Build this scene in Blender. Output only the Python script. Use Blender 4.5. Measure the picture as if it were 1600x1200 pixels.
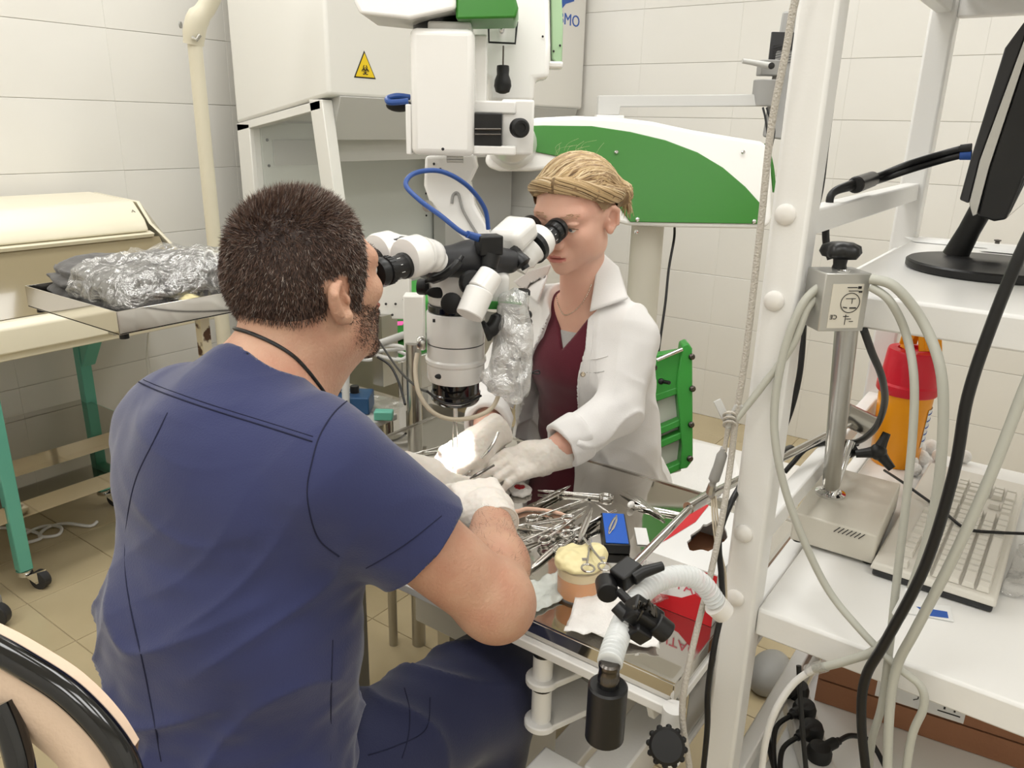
import bpy, bmesh, math, random
import numpy as np
from mathutils import Vector, Matrix, Quaternion
random.seed(7); np.random.seed(7)
for _o in list(bpy.data.objects): bpy.data.objects.remove(_o)
SC = bpy.context.scene
COL = SC.collection
V = Vector
PI = math.pi
# ---------------------------------------------------------------- camera
# world: X runs along the left wall, Y along the right wall, both towards the far corner; floor z=0
CAMP = np.array([0., 0., 1.45])
FPX = 1215.
RW = np.array([[0.58607654, -0.24431241, 0.77254497],
               [-0.80996223, -0.20231188, 0.5504826],
               [0.02180529, -0.94835719, -0.31645407]])
cam = bpy.data.cameras.new('camera'); camo = bpy.data.objects.new('camera', cam); COL.objects.link(camo)
cam.sensor_width = 36; cam.lens = FPX / 1600 * 36; cam.clip_start = .02
_m = Matrix.Identity(4)
for i in range(3):
    _m[i][0] = RW[i][0]; _m[i][1] = -RW[i][1]; _m[i][2] = -RW[i][2]; _m[i][3] = CAMP[i]
camo.matrix_world = _m
SC.camera = camo
# ---------------------------------------------------------------- world, light, exposure
w = bpy.data.worlds.new('world'); SC.world = w; w.use_nodes = True
w.node_tree.nodes['Background'].inputs[0].default_value = (1, .97, .93, 1)
w.node_tree.nodes['Background'].inputs[1].default_value = .05
SC.view_settings.view_transform = 'Standard'; SC.view_settings.look = 'None'
SC.view_settings.gamma = 1; SC.view_settings.exposure = 0.0
SC.view_settings.use_curve_mapping = False
PANEL_W = 6.8          # watts of each ceiling panel
PANEL_COL = (.965, .985, 1.0)
SITE = V((1.073, .895, .79))

def ray(x, y):
    return RW @ np.array([(x - 800) / FPX, (y - 600) / FPX, 1.])
def px(x, y, X=None, Y=None, Z=None, D=None):
    r = ray(x, y)
    if X is not None: t = X / r[0]
    elif Y is not None: t = Y / r[1]
    elif Z is not None: t = (Z - CAMP[2]) / r[2]
    else: t = D
    return V(CAMP + r * t)
def scr(p):
    v = RW.T @ (np.array(p) - CAMP); return 800 + FPX * v[0] / v[2], 600 + FPX * v[1] / v[2]
RIGHT = V(RW[:, 0]); FWD = V(RW[:, 2]); UP = V((0, 0, 1))
# horizontal screen directions
SR = V((RIGHT.x, RIGHT.y, 0)).normalized(); SF = V((FWD.x, FWD.y, 0)).normalized()

# ---------------------------------------------------------------- materials
def lin(c):
    o = []
    for v in c:
        v = v / 255.; o.append(v / 12.92 if v <= .04045 else ((v + .055) / 1.055) ** 2.4)
    return (o[0], o[1], o[2], 1)
MATS = {}
def mat(name, col, rough=.5, metal=0., spec=.5, noise=None, bump=None, trans=0., alpha=1., sss=0., emit=None, coat=0., sheen=0., ior=1.45, aniso=0.):
    """noise=(scale, col2, lo, hi[,stretch]) mixes a second colour; bump=(scale, strength[,detail, stretch])"""
    m = bpy.data.materials.new(name); m.use_nodes = True
    nt = m.node_tree; b = nt.nodes['Principled BSDF']; L = nt.links
    b.inputs['Base Color'].default_value = lin(col)
    b.inputs['Roughness'].default_value = rough; b.inputs['Metallic'].default_value = metal
    b.inputs['Specular IOR Level'].default_value = spec; b.inputs['IOR'].default_value = ior
    b.inputs['Transmission Weight'].default_value = trans; b.inputs['Alpha'].default_value = alpha
    b.inputs['Coat Weight'].default_value = coat; b.inputs['Sheen Weight'].default_value = sheen
    if aniso: b.inputs['Anisotropic'].default_value = aniso
    if sss:
        b.inputs['Subsurface Weight'].default_value = sss; b.inputs['Subsurface Radius'].default_value = (.012, .005, .003)
        b.inputs['Subsurface Scale'].default_value = 1.
    if emit:
        b.inputs['Emission Color'].default_value = lin(emit[0]); b.inputs['Emission Strength'].default_value = emit[1]
    tc = nt.nodes.new('ShaderNodeTexCoord')
    def tex(scale, detail=4, stretch=None):
        n = nt.nodes.new('ShaderNodeTexNoise'); n.inputs['Scale'].default_value = scale; n.inputs['Detail'].default_value = detail
        mp = nt.nodes.new('ShaderNodeMapping'); L.new(tc.outputs['Object'], mp.inputs[0])
        if stretch: mp.inputs['Scale'].default_value = stretch
        L.new(mp.outputs[0], n.inputs['Vector']); return n
    if noise:
        n = tex(noise[0], 5, noise[4] if len(noise) > 4 else None)
        r = nt.nodes.new('ShaderNodeValToRGB'); L.new(n.outputs[0], r.inputs[0])
        r.color_ramp.elements[0].position = noise[2]; r.color_ramp.elements[1].position = noise[3]
        r.color_ramp.elements[0].color = lin(col); r.color_ramp.elements[1].color = lin(noise[1])
        L.new(r.outputs[0], b.inputs['Base Color'])
    if bump:
        n = tex(bump[0], bump[2] if len(bump) > 2 else 3, bump[3] if len(bump) > 3 else None)
        bp = nt.nodes.new('ShaderNodeBump'); bp.inputs['Strength'].default_value = bump[1]; bp.inputs['Distance'].default_value = .01
        L.new(n.outputs[0], bp.inputs['Height']); L.new(bp.outputs[0], b.inputs['Normal'])
    MATS[name] = m; return m
M = MATS
def film_mat(name, gl, df, rough, bump):
    """thin clear plastic: transparent sheet with glossy and slightly milky share"""
    m = bpy.data.materials.new(name); m.use_nodes = True; nt = m.node_tree; L = nt.links; nt.nodes.clear()
    out = nt.nodes.new('ShaderNodeOutputMaterial'); tr = nt.nodes.new('ShaderNodeBsdfTransparent'); g = nt.nodes.new('ShaderNodeBsdfGlossy'); d = nt.nodes.new('ShaderNodeBsdfDiffuse')
    g.inputs['Roughness'].default_value = rough; d.inputs['Color'].default_value = (.9, .9, .88, 1)
    tc = nt.nodes.new('ShaderNodeTexCoord'); n = nt.nodes.new('ShaderNodeTexNoise'); n.inputs['Scale'].default_value = bump[0]; n.inputs['Detail'].default_value = 5; n.inputs['Distortion'].default_value = .6; L.new(tc.outputs['Object'], n.inputs['Vector'])
    bp = nt.nodes.new('ShaderNodeBump'); bp.inputs['Strength'].default_value = bump[1]; bp.inputs['Distance'].default_value = .02; L.new(n.outputs[0], bp.inputs['Height']); L.new(bp.outputs[0], g.inputs['Normal']); L.new(bp.outputs[0], d.inputs['Normal'])
    m1 = nt.nodes.new('ShaderNodeMixShader'); m1.inputs[0].default_value = df; L.new(tr.outputs[0], m1.inputs[1]); L.new(d.outputs[0], m1.inputs[2])
    m2 = nt.nodes.new('ShaderNodeMixShader'); m2.inputs[0].default_value = gl; L.new(m1.outputs[0], m2.inputs[1]); L.new(g.outputs[0], m2.inputs[2]); L.new(m2.outputs[0], out.inputs[0])
    MATS[name] = m; return m
mat('wall_tile', (234, 232, 227), .16, spec=.5, noise=(.8, (229, 226, 219), .3, .7))
mat('grout', (196, 192, 184), .9)
mat('wet_paper', (232, 238, 232), .2, alpha=.75, bump=(40, .6, 4))
mat('cream_grey', (216, 211, 198), .4)
mat('floor_tile', (196, 180, 146), .24, noise=(3, (184, 168, 134), .3, .75), bump=(60, .02))
mat('floor_grout', (205, 192, 165), .9)
mat('plaster', (236, 234, 228), .9)
mat('white_paint', (236, 235, 232), .35, bump=(220, .03))
mat('white_lam', (244, 243, 240), .28, spec=.4)
mat('white_plastic', (234, 231, 226), .3)
mat('scope_white', (240, 238, 234), .25, coat=.3)
mat('hood_white', (232, 230, 224), .3)
mat('hood_inner', (205, 208, 201), .35, metal=.15)
mat('hood_grey', (186, 185, 180), .35, metal=.2)
mat('green', (50, 122, 36), .35)
mat('green_pale', (158, 188, 148), .4)
mat('green_metal', (56, 150, 58), .35)
mat('black', (20, 20, 21), .38)
mat('black_rubber', (18, 18, 19), .55)
mat('black_gloss', (12, 12, 13), .12, coat=.5)
mat('dark_grey', (48, 48, 50), .45)
mat('grey_plastic', (150, 149, 146), .45)
mat('grey_light', (188, 187, 183), .4)
mat('steel', (200, 198, 194), .12, metal=1., bump=(14, .012, 2))
mat('steel_mirror', (205, 202, 196), .05, metal=1., bump=(3, .05, 2))
mat('steel_brushed', (178, 176, 170), .28, metal=1.)
mat('chrome', (222, 222, 222), .06, metal=1.)
mat('instrument', (205, 203, 198), .16, metal=1.)
mat('dark_steel', (96, 92, 88), .25, metal=1.)
mat('alu', (192, 191, 187), .33, metal=.75)
mat('cable_grey', (186, 186, 176), .5)
mat('cable_white', (232, 231, 228), .45)
mat('cable_beige', (204, 192, 170), .5)
mat('rope', (196, 190, 180), .85, bump=(400, .5))
mat('blue_cable', (48, 82, 150), .35)
mat('cream', (242, 235, 212), .3)
mat('cream_pole', (216, 209, 188), .35)
mat('teal', (104, 180, 160), .35)
mat('pink', (226, 92, 168), .6)
mat('red_plastic', (212, 26, 48), .3)
mat('red_print', (206, 22, 34), .5)
mat('yellow_plastic', (245, 160, 14), .3)
mat('sign_yellow', (240, 206, 30), .4)
mat('ink', (30, 28, 28), .6)
mat('blue_ink', (46, 92, 178), .5)
mat('red_ink', (214, 96, 112), .6)
mat('blue_tray', (22, 92, 196), .4)
mat('card', (166, 118, 88), .85, noise=(4, (150, 104, 76), .3, .7), bump=(120, .15))
mat('paper', (238, 238, 236), .8)
mat('gauze', (246, 244, 241), .9, bump=(300, .3))
mat('blood', (176, 22, 34), .4)
mat('clear', (250, 250, 250), .06, trans=1., ior=1.2, bump=(26, .5, 3))
film_mat('film', .28, .10, .08, (24, .9))
mat('tube_clear', (238, 241, 241), .18, alpha=.58)
mat('amber', (226, 140, 6), .25)
mat('liquid', (240, 216, 164), .3)
mat('key', (226, 222, 212), .45)
mat('glass_dark', (148, 136, 108), .08, spec=.6, coat=.4)
mat('rubber_glove', (231, 224, 215), .42, sss=.15, bump=(70, .12, 3))
mat('latex', (240, 228, 176), .45, bump=(50, .2))
mat('glass_lens', (20, 26, 34), .04, coat=1.)
mat('diffuser', (255, 250, 242), .5, emit=((255, 246, 232), 2.0))
mat('bulb', (255, 255, 255), .2, emit=((255, 250, 240), 6.0))

# ---------------------------------------------------------------- mesh builder
def frame(z, x=None):
    z = V(z).normalized()
    if x is None: x = V((1, 0, 0)) if abs(z.x) < .8 else V((0, 1, 0))
    x = V(x); x = (x - z * x.dot(z)).normalized(); return x, z.cross(x), z
class MB:
    def __init__(s): s.v = []; s.f = []; s.mi = []; s.cur = 0
    def m(s, i): s.cur = i; return s
    def add(s, vs, fs):
        n = len(s.v); s.v += [V(p) for p in vs]
        s.f += [tuple(i + n for i in f) for f in fs]; s.mi += [s.cur] * len(fs); return s
    def box(s, lo, hi):
        a, b = V(lo), V(hi)
        p = [(x, y, z) for z in (a.z, b.z) for y in (a.y, b.y) for x in (a.x, b.x)]
        return s.add(p, [(0, 2, 3, 1), (4, 5, 7, 6), (0, 1, 5, 4), (2, 6, 7, 3), (0, 4, 6, 2), (1, 3, 7, 5)])
    def obox(s, c, half, ax):
        """box at c with half sizes along the axes ax=(x,y,z vectors)"""
        c = V(c); p = []
        for k in (-1, 1):
            for j in (-1, 1):
                for i in (-1, 1): p.append(c + ax[0] * half[0] * i + ax[1] * half[1] * j + ax[2] * half[2] * k)
        return s.add(p, [(0, 2, 3, 1), (4, 5, 7, 6), (0, 1, 5, 4), (2, 6, 7, 3), (0, 4, 6, 2), (1, 3, 7, 5)])
    def bar(s, a, b, w, h, up=(0, 0, 1)):
        a, b = V(a), V(b); x = (b - a); l = x.length; x.normalize(); u = V(up); y = u.cross(x).normalized(); z = x.cross(y)
        return s.obox((a + b) / 2, (l / 2, w / 2, h / 2), (x, y, z))
    def prism(s, pts, d):
        """closed outline of 3D points pushed along vector d"""
        n = len(pts); pts = [V(p) for p in pts]; d = V(d)
        nrm = V((0, 0, 0))
        for i in range(n): nrm += pts[i].cross(pts[(i + 1) % n])
        if nrm.dot(d) > 0: pts = pts[::-1]
        vs = pts + [p + d for p in pts]
        fs = [tuple(range(n)), tuple(range(2 * n - 1, n - 1, -1))] + [(i, i + n, (i + 1) % n + n, (i + 1) % n) for i in range(n)]
        return s.add(vs, fs)
    def lathe(s, prof, c, ax=(0, 0, 1), seg=24, xd=None, sx=1., sy=1.):
        """prof = [(r, t)] along axis ax from point c"""
        c = V(c); x, y, z = frame(ax, xd); vs = []; fs = []; n = len(prof)
        for r, t in prof:
            for k in range(seg):
                a = 2 * PI * k / seg; vs.append(c + x * (r * sx * math.cos(a)) + y * (r * sy * math.sin(a)) + z * t)
        for i in range(n - 1):
            for k in range(seg):
                k2 = (k + 1) % seg; fs.append((i * seg + k, i * seg + k2, (i + 1) * seg + k2, (i + 1) * seg + k))
        if prof[0][0] > 1e-6: fs.append(tuple(range(seg - 1, -1, -1)))
        if prof[-1][0] > 1e-6: fs.append(tuple(range((n - 1) * seg, n * seg)))
        return s.add(vs, fs)
    def cyl(s, a, b, r, r2=None, seg=20, ch=0.):
        a, b = V(a), V(b); r2 = r if r2 is None else r2; l = (b - a).length
        if ch: pr = [(r - ch, 0), (r, ch), (r2, l - ch), (r2 - ch, l)]
        else: pr = [(r, 0), (r2, l)]
        return s.lathe(pr, a, b - a, seg)
    def ball(s, c, r, seg=16, rings=8, ax=(0, 0, 1), xd=None):
        r = (r, r, r) if not hasattr(r, '__len__') else r
        pr = [(max(1e-7, math.sin(PI * i / rings)), -math.cos(PI * i / rings)) for i in range(rings + 1)]
        x, y, z = frame(ax, xd); n0 = len(s.v); s.lathe(pr, (0, 0, 0), (0, 0, 1), seg, (1, 0, 0))
        for i in range(n0, len(s.v)):
            p = s.v[i]; s.v[i] = V(c) + x * p.x * r[0] + y * p.y * r[1] + z * p.z * r[2]
        return s
    def tube(s, pts, r, seg=10, closed=False, smooth=0, cap=True, flat=None):
        pts = [V(p) for p in pts]
        if smooth: pts = spline(pts, smooth, closed)
        n = len(pts); rs = r if hasattr(r, '__len__') else [r] * n
        if len(rs) != n: rs = [rs[min(len(rs) - 1, int(i * (len(rs) - 1) / (n - 1) + .5))] for i in range(n)]
        vs = []; fs = []; prev = None
        for i, p in enumerate(pts):
            if closed: t = pts[(i + 1) % n] - pts[i - 1]
            else: t = pts[min(i + 1, n - 1)] - pts[max(i - 1, 0)]
            if t.length < 1e-9: t = V((0, 0, 1))
            x, y, z = frame(t, prev if prev is not None else None) if prev is not None else frame(t)
            prev = x
            for k in range(seg):
                a = 2 * PI * k / seg; vs.append(p + (x * math.cos(a) + y * math.sin(a) * (flat or 1.)) * rs[i])
        m = n if closed else n - 1
        for i in range(m):
            j = (i + 1) % n
            for k in range(seg):
                k2 = (k + 1) % seg; fs.append((i * seg + k, i * seg + k2, j * seg + k2, j * seg + k))
        if cap and not closed: fs += [tuple(range(seg - 1, -1, -1)), tuple(range((n - 1) * seg, n * seg))]
        return s.add(vs, fs)
    def build(s, name, mats, parent=None, smooth=35, bevel=0., bseg=2, subsurf=0, kind=None, label=None, origin=None):
        return link(name, [tuple(p) for p in s.v], s.f, mats, parent, smooth, bevel, bseg, subsurf, kind, label, s.mi, origin)
def spline(pts, n=8, closed=False):
    out = []; N = len(pts); rng = range(N if closed else N - 1)
    for i in rng:
        if closed: a, b, c, d = pts[i - 1], pts[i], pts[(i + 1) % N], pts[(i + 2) % N]
        else: a, b, c, d = pts[max(i - 1, 0)], pts[i], pts[i + 1], pts[min(i + 2, N - 1)]
        for k in range(n):
            t = k / n
            out.append(.5 * ((2 * b) + (c - a) * t + (2 * a - 5 * b + 4 * c - d) * t * t + (3 * b - a - 3 * c + d) * t ** 3))
    if not closed: out.append(pts[-1])
    return out
WL = {}
def link(name, v, f, mats, parent=None, smooth=35, bevel=0., bseg=2, subsurf=0, kind=None, label=None, mi=None, origin=None):
    v = np.array(v, float)
    if origin is None:
        lo, hi = v.min(0), v.max(0); origin = (lo + hi) / 2
        if parent is None: origin[2] = lo[2]
    origin = V(origin)
    me = bpy.data.meshes.new(name); me.from_pydata((v - np.array(origin)).tolist(), [], [tuple(int(i) for i in q) for q in f])
    ml = mats if isinstance(mats, (list, tuple)) else [mats]
    for m in ml: me.materials.append(M[m] if isinstance(m, str) else m)
    if len(ml) > 1 and mi is not None: me.polygons.foreach_set('material_index', [min(int(i), len(ml) - 1) for i in mi])
    me.validate(); me.update()
    if smooth:
        me.polygons.foreach_set('use_smooth', [True] * len(me.polygons))
        if smooth < 180: me.set_sharp_from_angle(angle=math.radians(smooth))
    o = bpy.data.objects.new(name, me); COL.objects.link(o)
    if bevel:
        b = o.modifiers.new('bevel', 'BEVEL'); b.width = bevel; b.segments = bseg; b.limit_method = 'ANGLE'; b.angle_limit = math.radians(40); b.harden_normals = False
    if subsurf:
        b = o.modifiers.new('sub', 'SUBSURF'); b.levels = subsurf; b.render_levels = subsurf
    put(o, origin, parent)
    if kind: o['kind'] = kind
    if label: o['label'] = label
    return o
def put(o, wloc, parent=None):
    wloc = V(wloc); WL[o.name] = wloc
    if parent is not None:
        o.parent = parent; o.location = wloc - WL[parent.name]
    else: o.location = wloc
def thing(name, label, cat, loc, group=None):
    o = bpy.data.objects.new(name, None); o.empty_display_size = .05; COL.objects.link(o); put(o, loc)
    o['label'] = label; o['category'] = cat
    if group: o['group'] = group
    return o
def tag(o, label, cat, group=None, kind=None):
    o['label'] = label; o['category'] = cat
    if group: o['group'] = group
    if kind: o['kind'] = kind
    return o
def copy_tree(root, loc, label=None, group=None, rot=None, scale=None):
    r = root.copy(); COL.objects.link(r); r.location = loc; WL[r.name] = V(loc)
    if rot is not None: r.rotation_euler = rot
    if scale is not None: r.scale = scale
    if label: r['label'] = label
    if group: r['group'] = group
    def rec(a, b):
        for ch in a.children:
            c = ch.copy(); COL.objects.link(c); c.parent = b; rec(ch, c)
    rec(root, r); return r
def share(o, wloc, parent):
    """another object with the same mesh"""
    c = bpy.data.objects.new(o.name.split('.')[0], o.data); COL.objects.link(c); put(c, wloc, parent)
    for md in o.modifiers:
        n = c.modifiers.new(md.name, md.type)
        if md.type == 'BEVEL': n.width = md.width; n.segments = md.segments; n.limit_method = md.limit_method; n.angle_limit = md.angle_limit
    return c
def cable(name, pts, r, m, label, cat='cable', seg=8, smooth=8, group=None):
    return tag(MB().tube(pts, r, seg, smooth=smooth).build(name, m, smooth=60), label, cat, group)
def text_mesh(s, size, m, c, xd, nd, name='lettering', parent=None, depth=.0006, bold=0., font_scale=(1, 1)):
    """flat raised lettering centred on c, reading along xd, facing nd"""
    cu = bpy.data.curves.new('txt', 'FONT'); cu.body = s; cu.size = size; cu.align_x = 'CENTER'; cu.align_y = 'CENTER'; cu.extrude = depth; cu.offset = bold; cu.resolution_u = 3
    t = bpy.data.objects.new('txt', cu); COL.objects.link(t)
    dg = bpy.context.evaluated_depsgraph_get(); me = bpy.data.meshes.new_from_object(t.evaluated_get(dg)); bpy.data.objects.remove(t)
    xd = V(xd).normalized(); nd = V(nd).normalized(); yd = nd.cross(xd).normalized(); c = V(c)
    vs = [tuple(c + xd * p.co.x * font_scale[0] + yd * p.co.y * font_scale[1] + nd * (p.co.z + depth)) for p in me.vertices]; fs = [tuple(p.vertices) for p in me.polygons]
    bpy.data.meshes.remove(me)
    return link(name, vs, fs, m, parent, smooth=0)
# ---------------------------------------------------------------- signed-distance sculpting (surface nets)
def A(*p): return np.array(p, float)
def nz(v): v = np.asarray(v, float); return v / (np.linalg.norm(v) + 1e-12)
def s_cap(a, b, ra, rb=None):
    a, b = np.asarray(a, float), np.asarray(b, float); rb = ra if rb is None else rb; ab = b - a; l2 = ab @ ab + 1e-12
    def f(P):
        t = np.clip((P - a) @ ab / l2, 0, 1); return np.linalg.norm(P - a - t[:, None] * ab, axis=1) - (ra + t * (rb - ra))
    return f
def s_ecap(a, b, ra, rb, xd):
    """tapered limb of elliptic section; ra=(rx,ry), xd = direction of rx"""
    a, b = np.asarray(a, float), np.asarray(b, float); ab = b - a; L = np.linalg.norm(ab); z = ab / L
    x = np.asarray(xd, float); x = nz(x - z * (x @ z)); y = np.cross(z, x)
    def f(P):
        d = P - a; tz = d @ z; t = np.clip(tz / L, 0, 1); rx = ra[0] + t * (rb[0] - ra[0]); ry = ra[1] + t * (rb[1] - ra[1])
        q = np.stack([d @ x / rx, d @ y / ry, (tz - t * L) / np.minimum(rx, ry)], 1); k = np.linalg.norm(q, axis=1) + 1e-9
        g = np.linalg.norm(q / np.stack([rx, ry, np.minimum(rx, ry)], 1), axis=1) + 1e-9
        return k * (k - 1) / g
    return f
def s_ell(c, r, ax=None):
    c = np.asarray(c, float); r = np.asarray(r, float); Rm = np.eye(3) if ax is None else np.array([nz(a) for a in ax])
    def f(P):
        q = (P - c) @ Rm.T; k0 = np.linalg.norm(q / r, axis=1) + 1e-9; k1 = np.linalg.norm(q / (r * r), axis=1) + 1e-9
        return k0 * (k0 - 1) / k1
    return f
def s_box(c, h, rad=0., ax=None):
    c = np.asarray(c, float); h = np.asarray(h, float) - rad; Rm = np.eye(3) if ax is None else np.array([nz(a) for a in ax])
    def f(P):
        q = np.abs((P - c) @ Rm.T) - h; return np.linalg.norm(np.maximum(q, 0), axis=1) + np.minimum(q.max(1), 0) - rad
    return f
def s_plane(c, n):
    c = np.asarray(c, float); n = nz(n); return lambda P: (P - c) @ n
def smin(a, b, k):
    if k <= 0: return np.minimum(a, b)
    h = np.maximum(k - np.abs(a - b), 0) / k; return np.minimum(a, b) - h * h * k * .25
def smax(a, b, k): return -smin(-a, -b, k)
def combine(ops):
    """ops = [(op, k, f)]: '+' smooth union, '-' smooth subtraction, '&' intersection"""
    def f(P, sel=None):
        d = None
        for i, (op, k, g) in enumerate(ops):
            if sel is not None and not sel[i]: continue
            v = g(P)
            if d is None: d = v if op == '+' else np.full(len(P), 9.)
            elif op == '+': d = smin(d, v, k)
            elif op == '-': d = smax(d, -v, k)
            else: d = smax(d, v, k)
        return d if d is not None else np.full(len(P), 9.)
    f.ops = ops
    return f
def vnoise(P, sc, seed=0):
    """smooth value noise, vectorised"""
    P = P * sc; i = np.floor(P).astype(np.int64); t = P - i; t = t * t * (3 - 2 * t)
    def h(a, b, c):
        n = (a * 73856093) ^ (b * 19349663) ^ (c * 83492791) ^ (seed * 2654435); n = (n ^ (n >> 13)) * 1274126177; n = n & 0x7fffffff
        return (n % 10007) / 5003.5 - 1
    r = 0
    for dx in (0, 1):
        for dy in (0, 1):
            for dz in (0, 1):
                wgt = (t[:, 0] if dx else 1 - t[:, 0]) * (t[:, 1] if dy else 1 - t[:, 1]) * (t[:, 2] if dz else 1 - t[:, 2])
                r = r + wgt * h(i[:, 0] + dx, i[:, 1] + dy, i[:, 2] + dz)
    return r
def polygonize(f, lo, hi, h, newton=2, disp=None):
    lo, hi = np.asarray(lo, float), np.asarray(hi, float); n = np.ceil((hi - lo) / h).astype(int) + 1
    B = 12; nb = np.ceil(n / B).astype(int); n = nb * B + 1
    ci = np.stack(np.meshgrid(*[np.arange(k) for k in nb], indexing='ij'), -1).reshape(-1, 3)
    cc = lo + (ci + .5) * B * h; dc = f(cc); keep = np.abs(dc) < B * h * 1.1
    G = np.empty(n, np.float32); sg = np.sign(dc).reshape(nb)
    G[:-1, :-1, :-1] = np.repeat(np.repeat(np.repeat(sg, B, 0), B, 1), B, 2); G[-1] = 1; G[:, -1] = 1; G[:, :, -1] = 1
    o = np.stack(np.meshgrid(*[np.arange(B + 1)] * 3, indexing='ij'), -1).reshape(-1, 3)
    kb_ = ci[keep]; kc = cc[keep]; kd = dc[keep]; sel = None; Rm = B * h * .87 * 1.4
    if hasattr(f, 'ops') and len(f.ops) > 6:      # per block, only the pieces that can matter there
        sel = np.ones((len(kb_), len(f.ops)), bool); d_run = np.full(len(kb_), 9.)
        for i, (op, k, g) in enumerate(f.ops):
            v = g(kc)
            if op == '+': sel[:, i] = (v - Rm < kd + Rm + k + .01) | (v - Rm < np.abs(kd) + Rm + k + .01)
            elif op == '-': sel[:, i] = v - Rm < Rm + np.abs(kd) + k + .01
    ev = (lambda P, b: f(P, sel[b])) if sel is not None else (lambda P, b: f(P))
    for b in range(len(kb_)):
        idx = kb_[b] * B + o; G[idx[:, 0], idx[:, 1], idx[:, 2]] = ev(lo + idx * h, b)
    S = G < 0
    c = np.zeros(np.array(n) - 1, np.int8)
    cr = [(i, j, k) for i in (0, 1) for j in (0, 1) for k in (0, 1)]
    for i, j, k in cr: c += S[i:n[0] - 1 + i, j:n[1] - 1 + j, k:n[2] - 1 + k]
    act = (c > 0) & (c < 8); ai = np.argwhere(act); vid = -np.ones(act.shape, np.int32); vid[act] = np.arange(len(ai))
    g = np.stack([G[ai[:, 0] + i, ai[:, 1] + j, ai[:, 2] + k] for i, j, k in cr], 1); acc = np.zeros((len(ai), 3)); cnt = np.zeros(len(ai))
    for a in range(8):
        for b in range(a + 1, 8):
            df = np.array(cr[b]) - np.array(cr[a])
            if np.abs(df).sum() != 1: continue
            m = (g[:, a] < 0) != (g[:, b] < 0); t = g[:, a] / (g[:, a] - g[:, b] + 1e-12)
            acc[m] += (np.array(cr[a]) + t[m, None] * df); cnt[m] += 1
    P = lo + (ai + acc / np.maximum(cnt, 1)[:, None]) * h
    F = []
    for ax in range(3):
        u, v = (ax + 1) % 3, (ax + 2) % 3; d = [0, 0, 0]; d[ax] = 1
        a = S[tuple(slice(0, n[i] - d[i]) for i in range(3))]; b = S[tuple(slice(d[i], n[i]) for i in range(3))]
        e = np.argwhere(a != b); e = e[(e[:, u] > 0) & (e[:, v] > 0) & (e[:, u] < n[u] - 1) & (e[:, v] < n[v] - 1)]
        def cell(du, dv):
            q = e.copy(); q[:, u] -= du; q[:, v] -= dv; return vid[q[:, 0], q[:, 1], q[:, 2]]
        quad = np.stack([cell(0, 0), cell(1, 0), cell(1, 1), cell(0, 1)], 1); fl = S[e[:, 0], e[:, 1], e[:, 2]]
        quad[~fl] = quad[~fl][:, ::-1]; F.append(quad)
    F = np.concatenate(F); F = F[(F >= 0).all(1)]
    # vertices grouped by block for the projection steps
    bid = -np.ones(nb, np.int64); bid[kb_[:, 0], kb_[:, 1], kb_[:, 2]] = np.arange(len(kb_)); vb = bid[tuple(np.minimum(ai // B, nb - 1).T)]
    order = np.argsort(vb, kind='stable'); st_ = np.searchsorted(vb[order], np.arange(len(kb_) + 1)); e = h * .25
    off = np.concatenate([np.zeros((1, 3)), np.eye(3) * e, -np.eye(3) * e])
    GR = np.zeros_like(P)
    for it in range(newton + (1 if disp is not None else 0)):
        for b in range(len(kb_)):
            q = order[st_[b]:st_[b + 1]]
            if len(q) == 0: continue
            d = ev((P[q][None] + off[:, None]).reshape(-1, 3), b).reshape(7, -1); gr = ((d[1:4] - d[4:7]) / (2 * e)).T
            if it < newton: P[q] -= gr * np.clip(d[0] / ((gr * gr).sum(1) + 1e-6), -h, h)[:, None]
            else: GR[q] = gr
    if disp is not None:
        GR /= np.linalg.norm(GR, axis=1)[:, None] + 1e-9; P = P + GR * disp(P)[:, None]
    return P, F
def sdf_obj(name, f, lo, hi, h, mats, parent=None, disp=None, label=None, face_mat=None, newton=2, keep=None, kind=None):
    P, F = polygonize(f, lo, hi, h, newton, disp)
    if keep is not None:
        m = keep(P[F].mean(1)); F = F[m]; u = np.unique(F); mp = -np.ones(len(P), int); mp[u] = np.arange(len(u)); P = P[u]; F = mp[F]
    mi = face_mat(P[F].mean(1)) if face_mat is not None else None
    return link(name, P, F, mats, parent, smooth=180, mi=mi, label=label, kind=kind)
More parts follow.
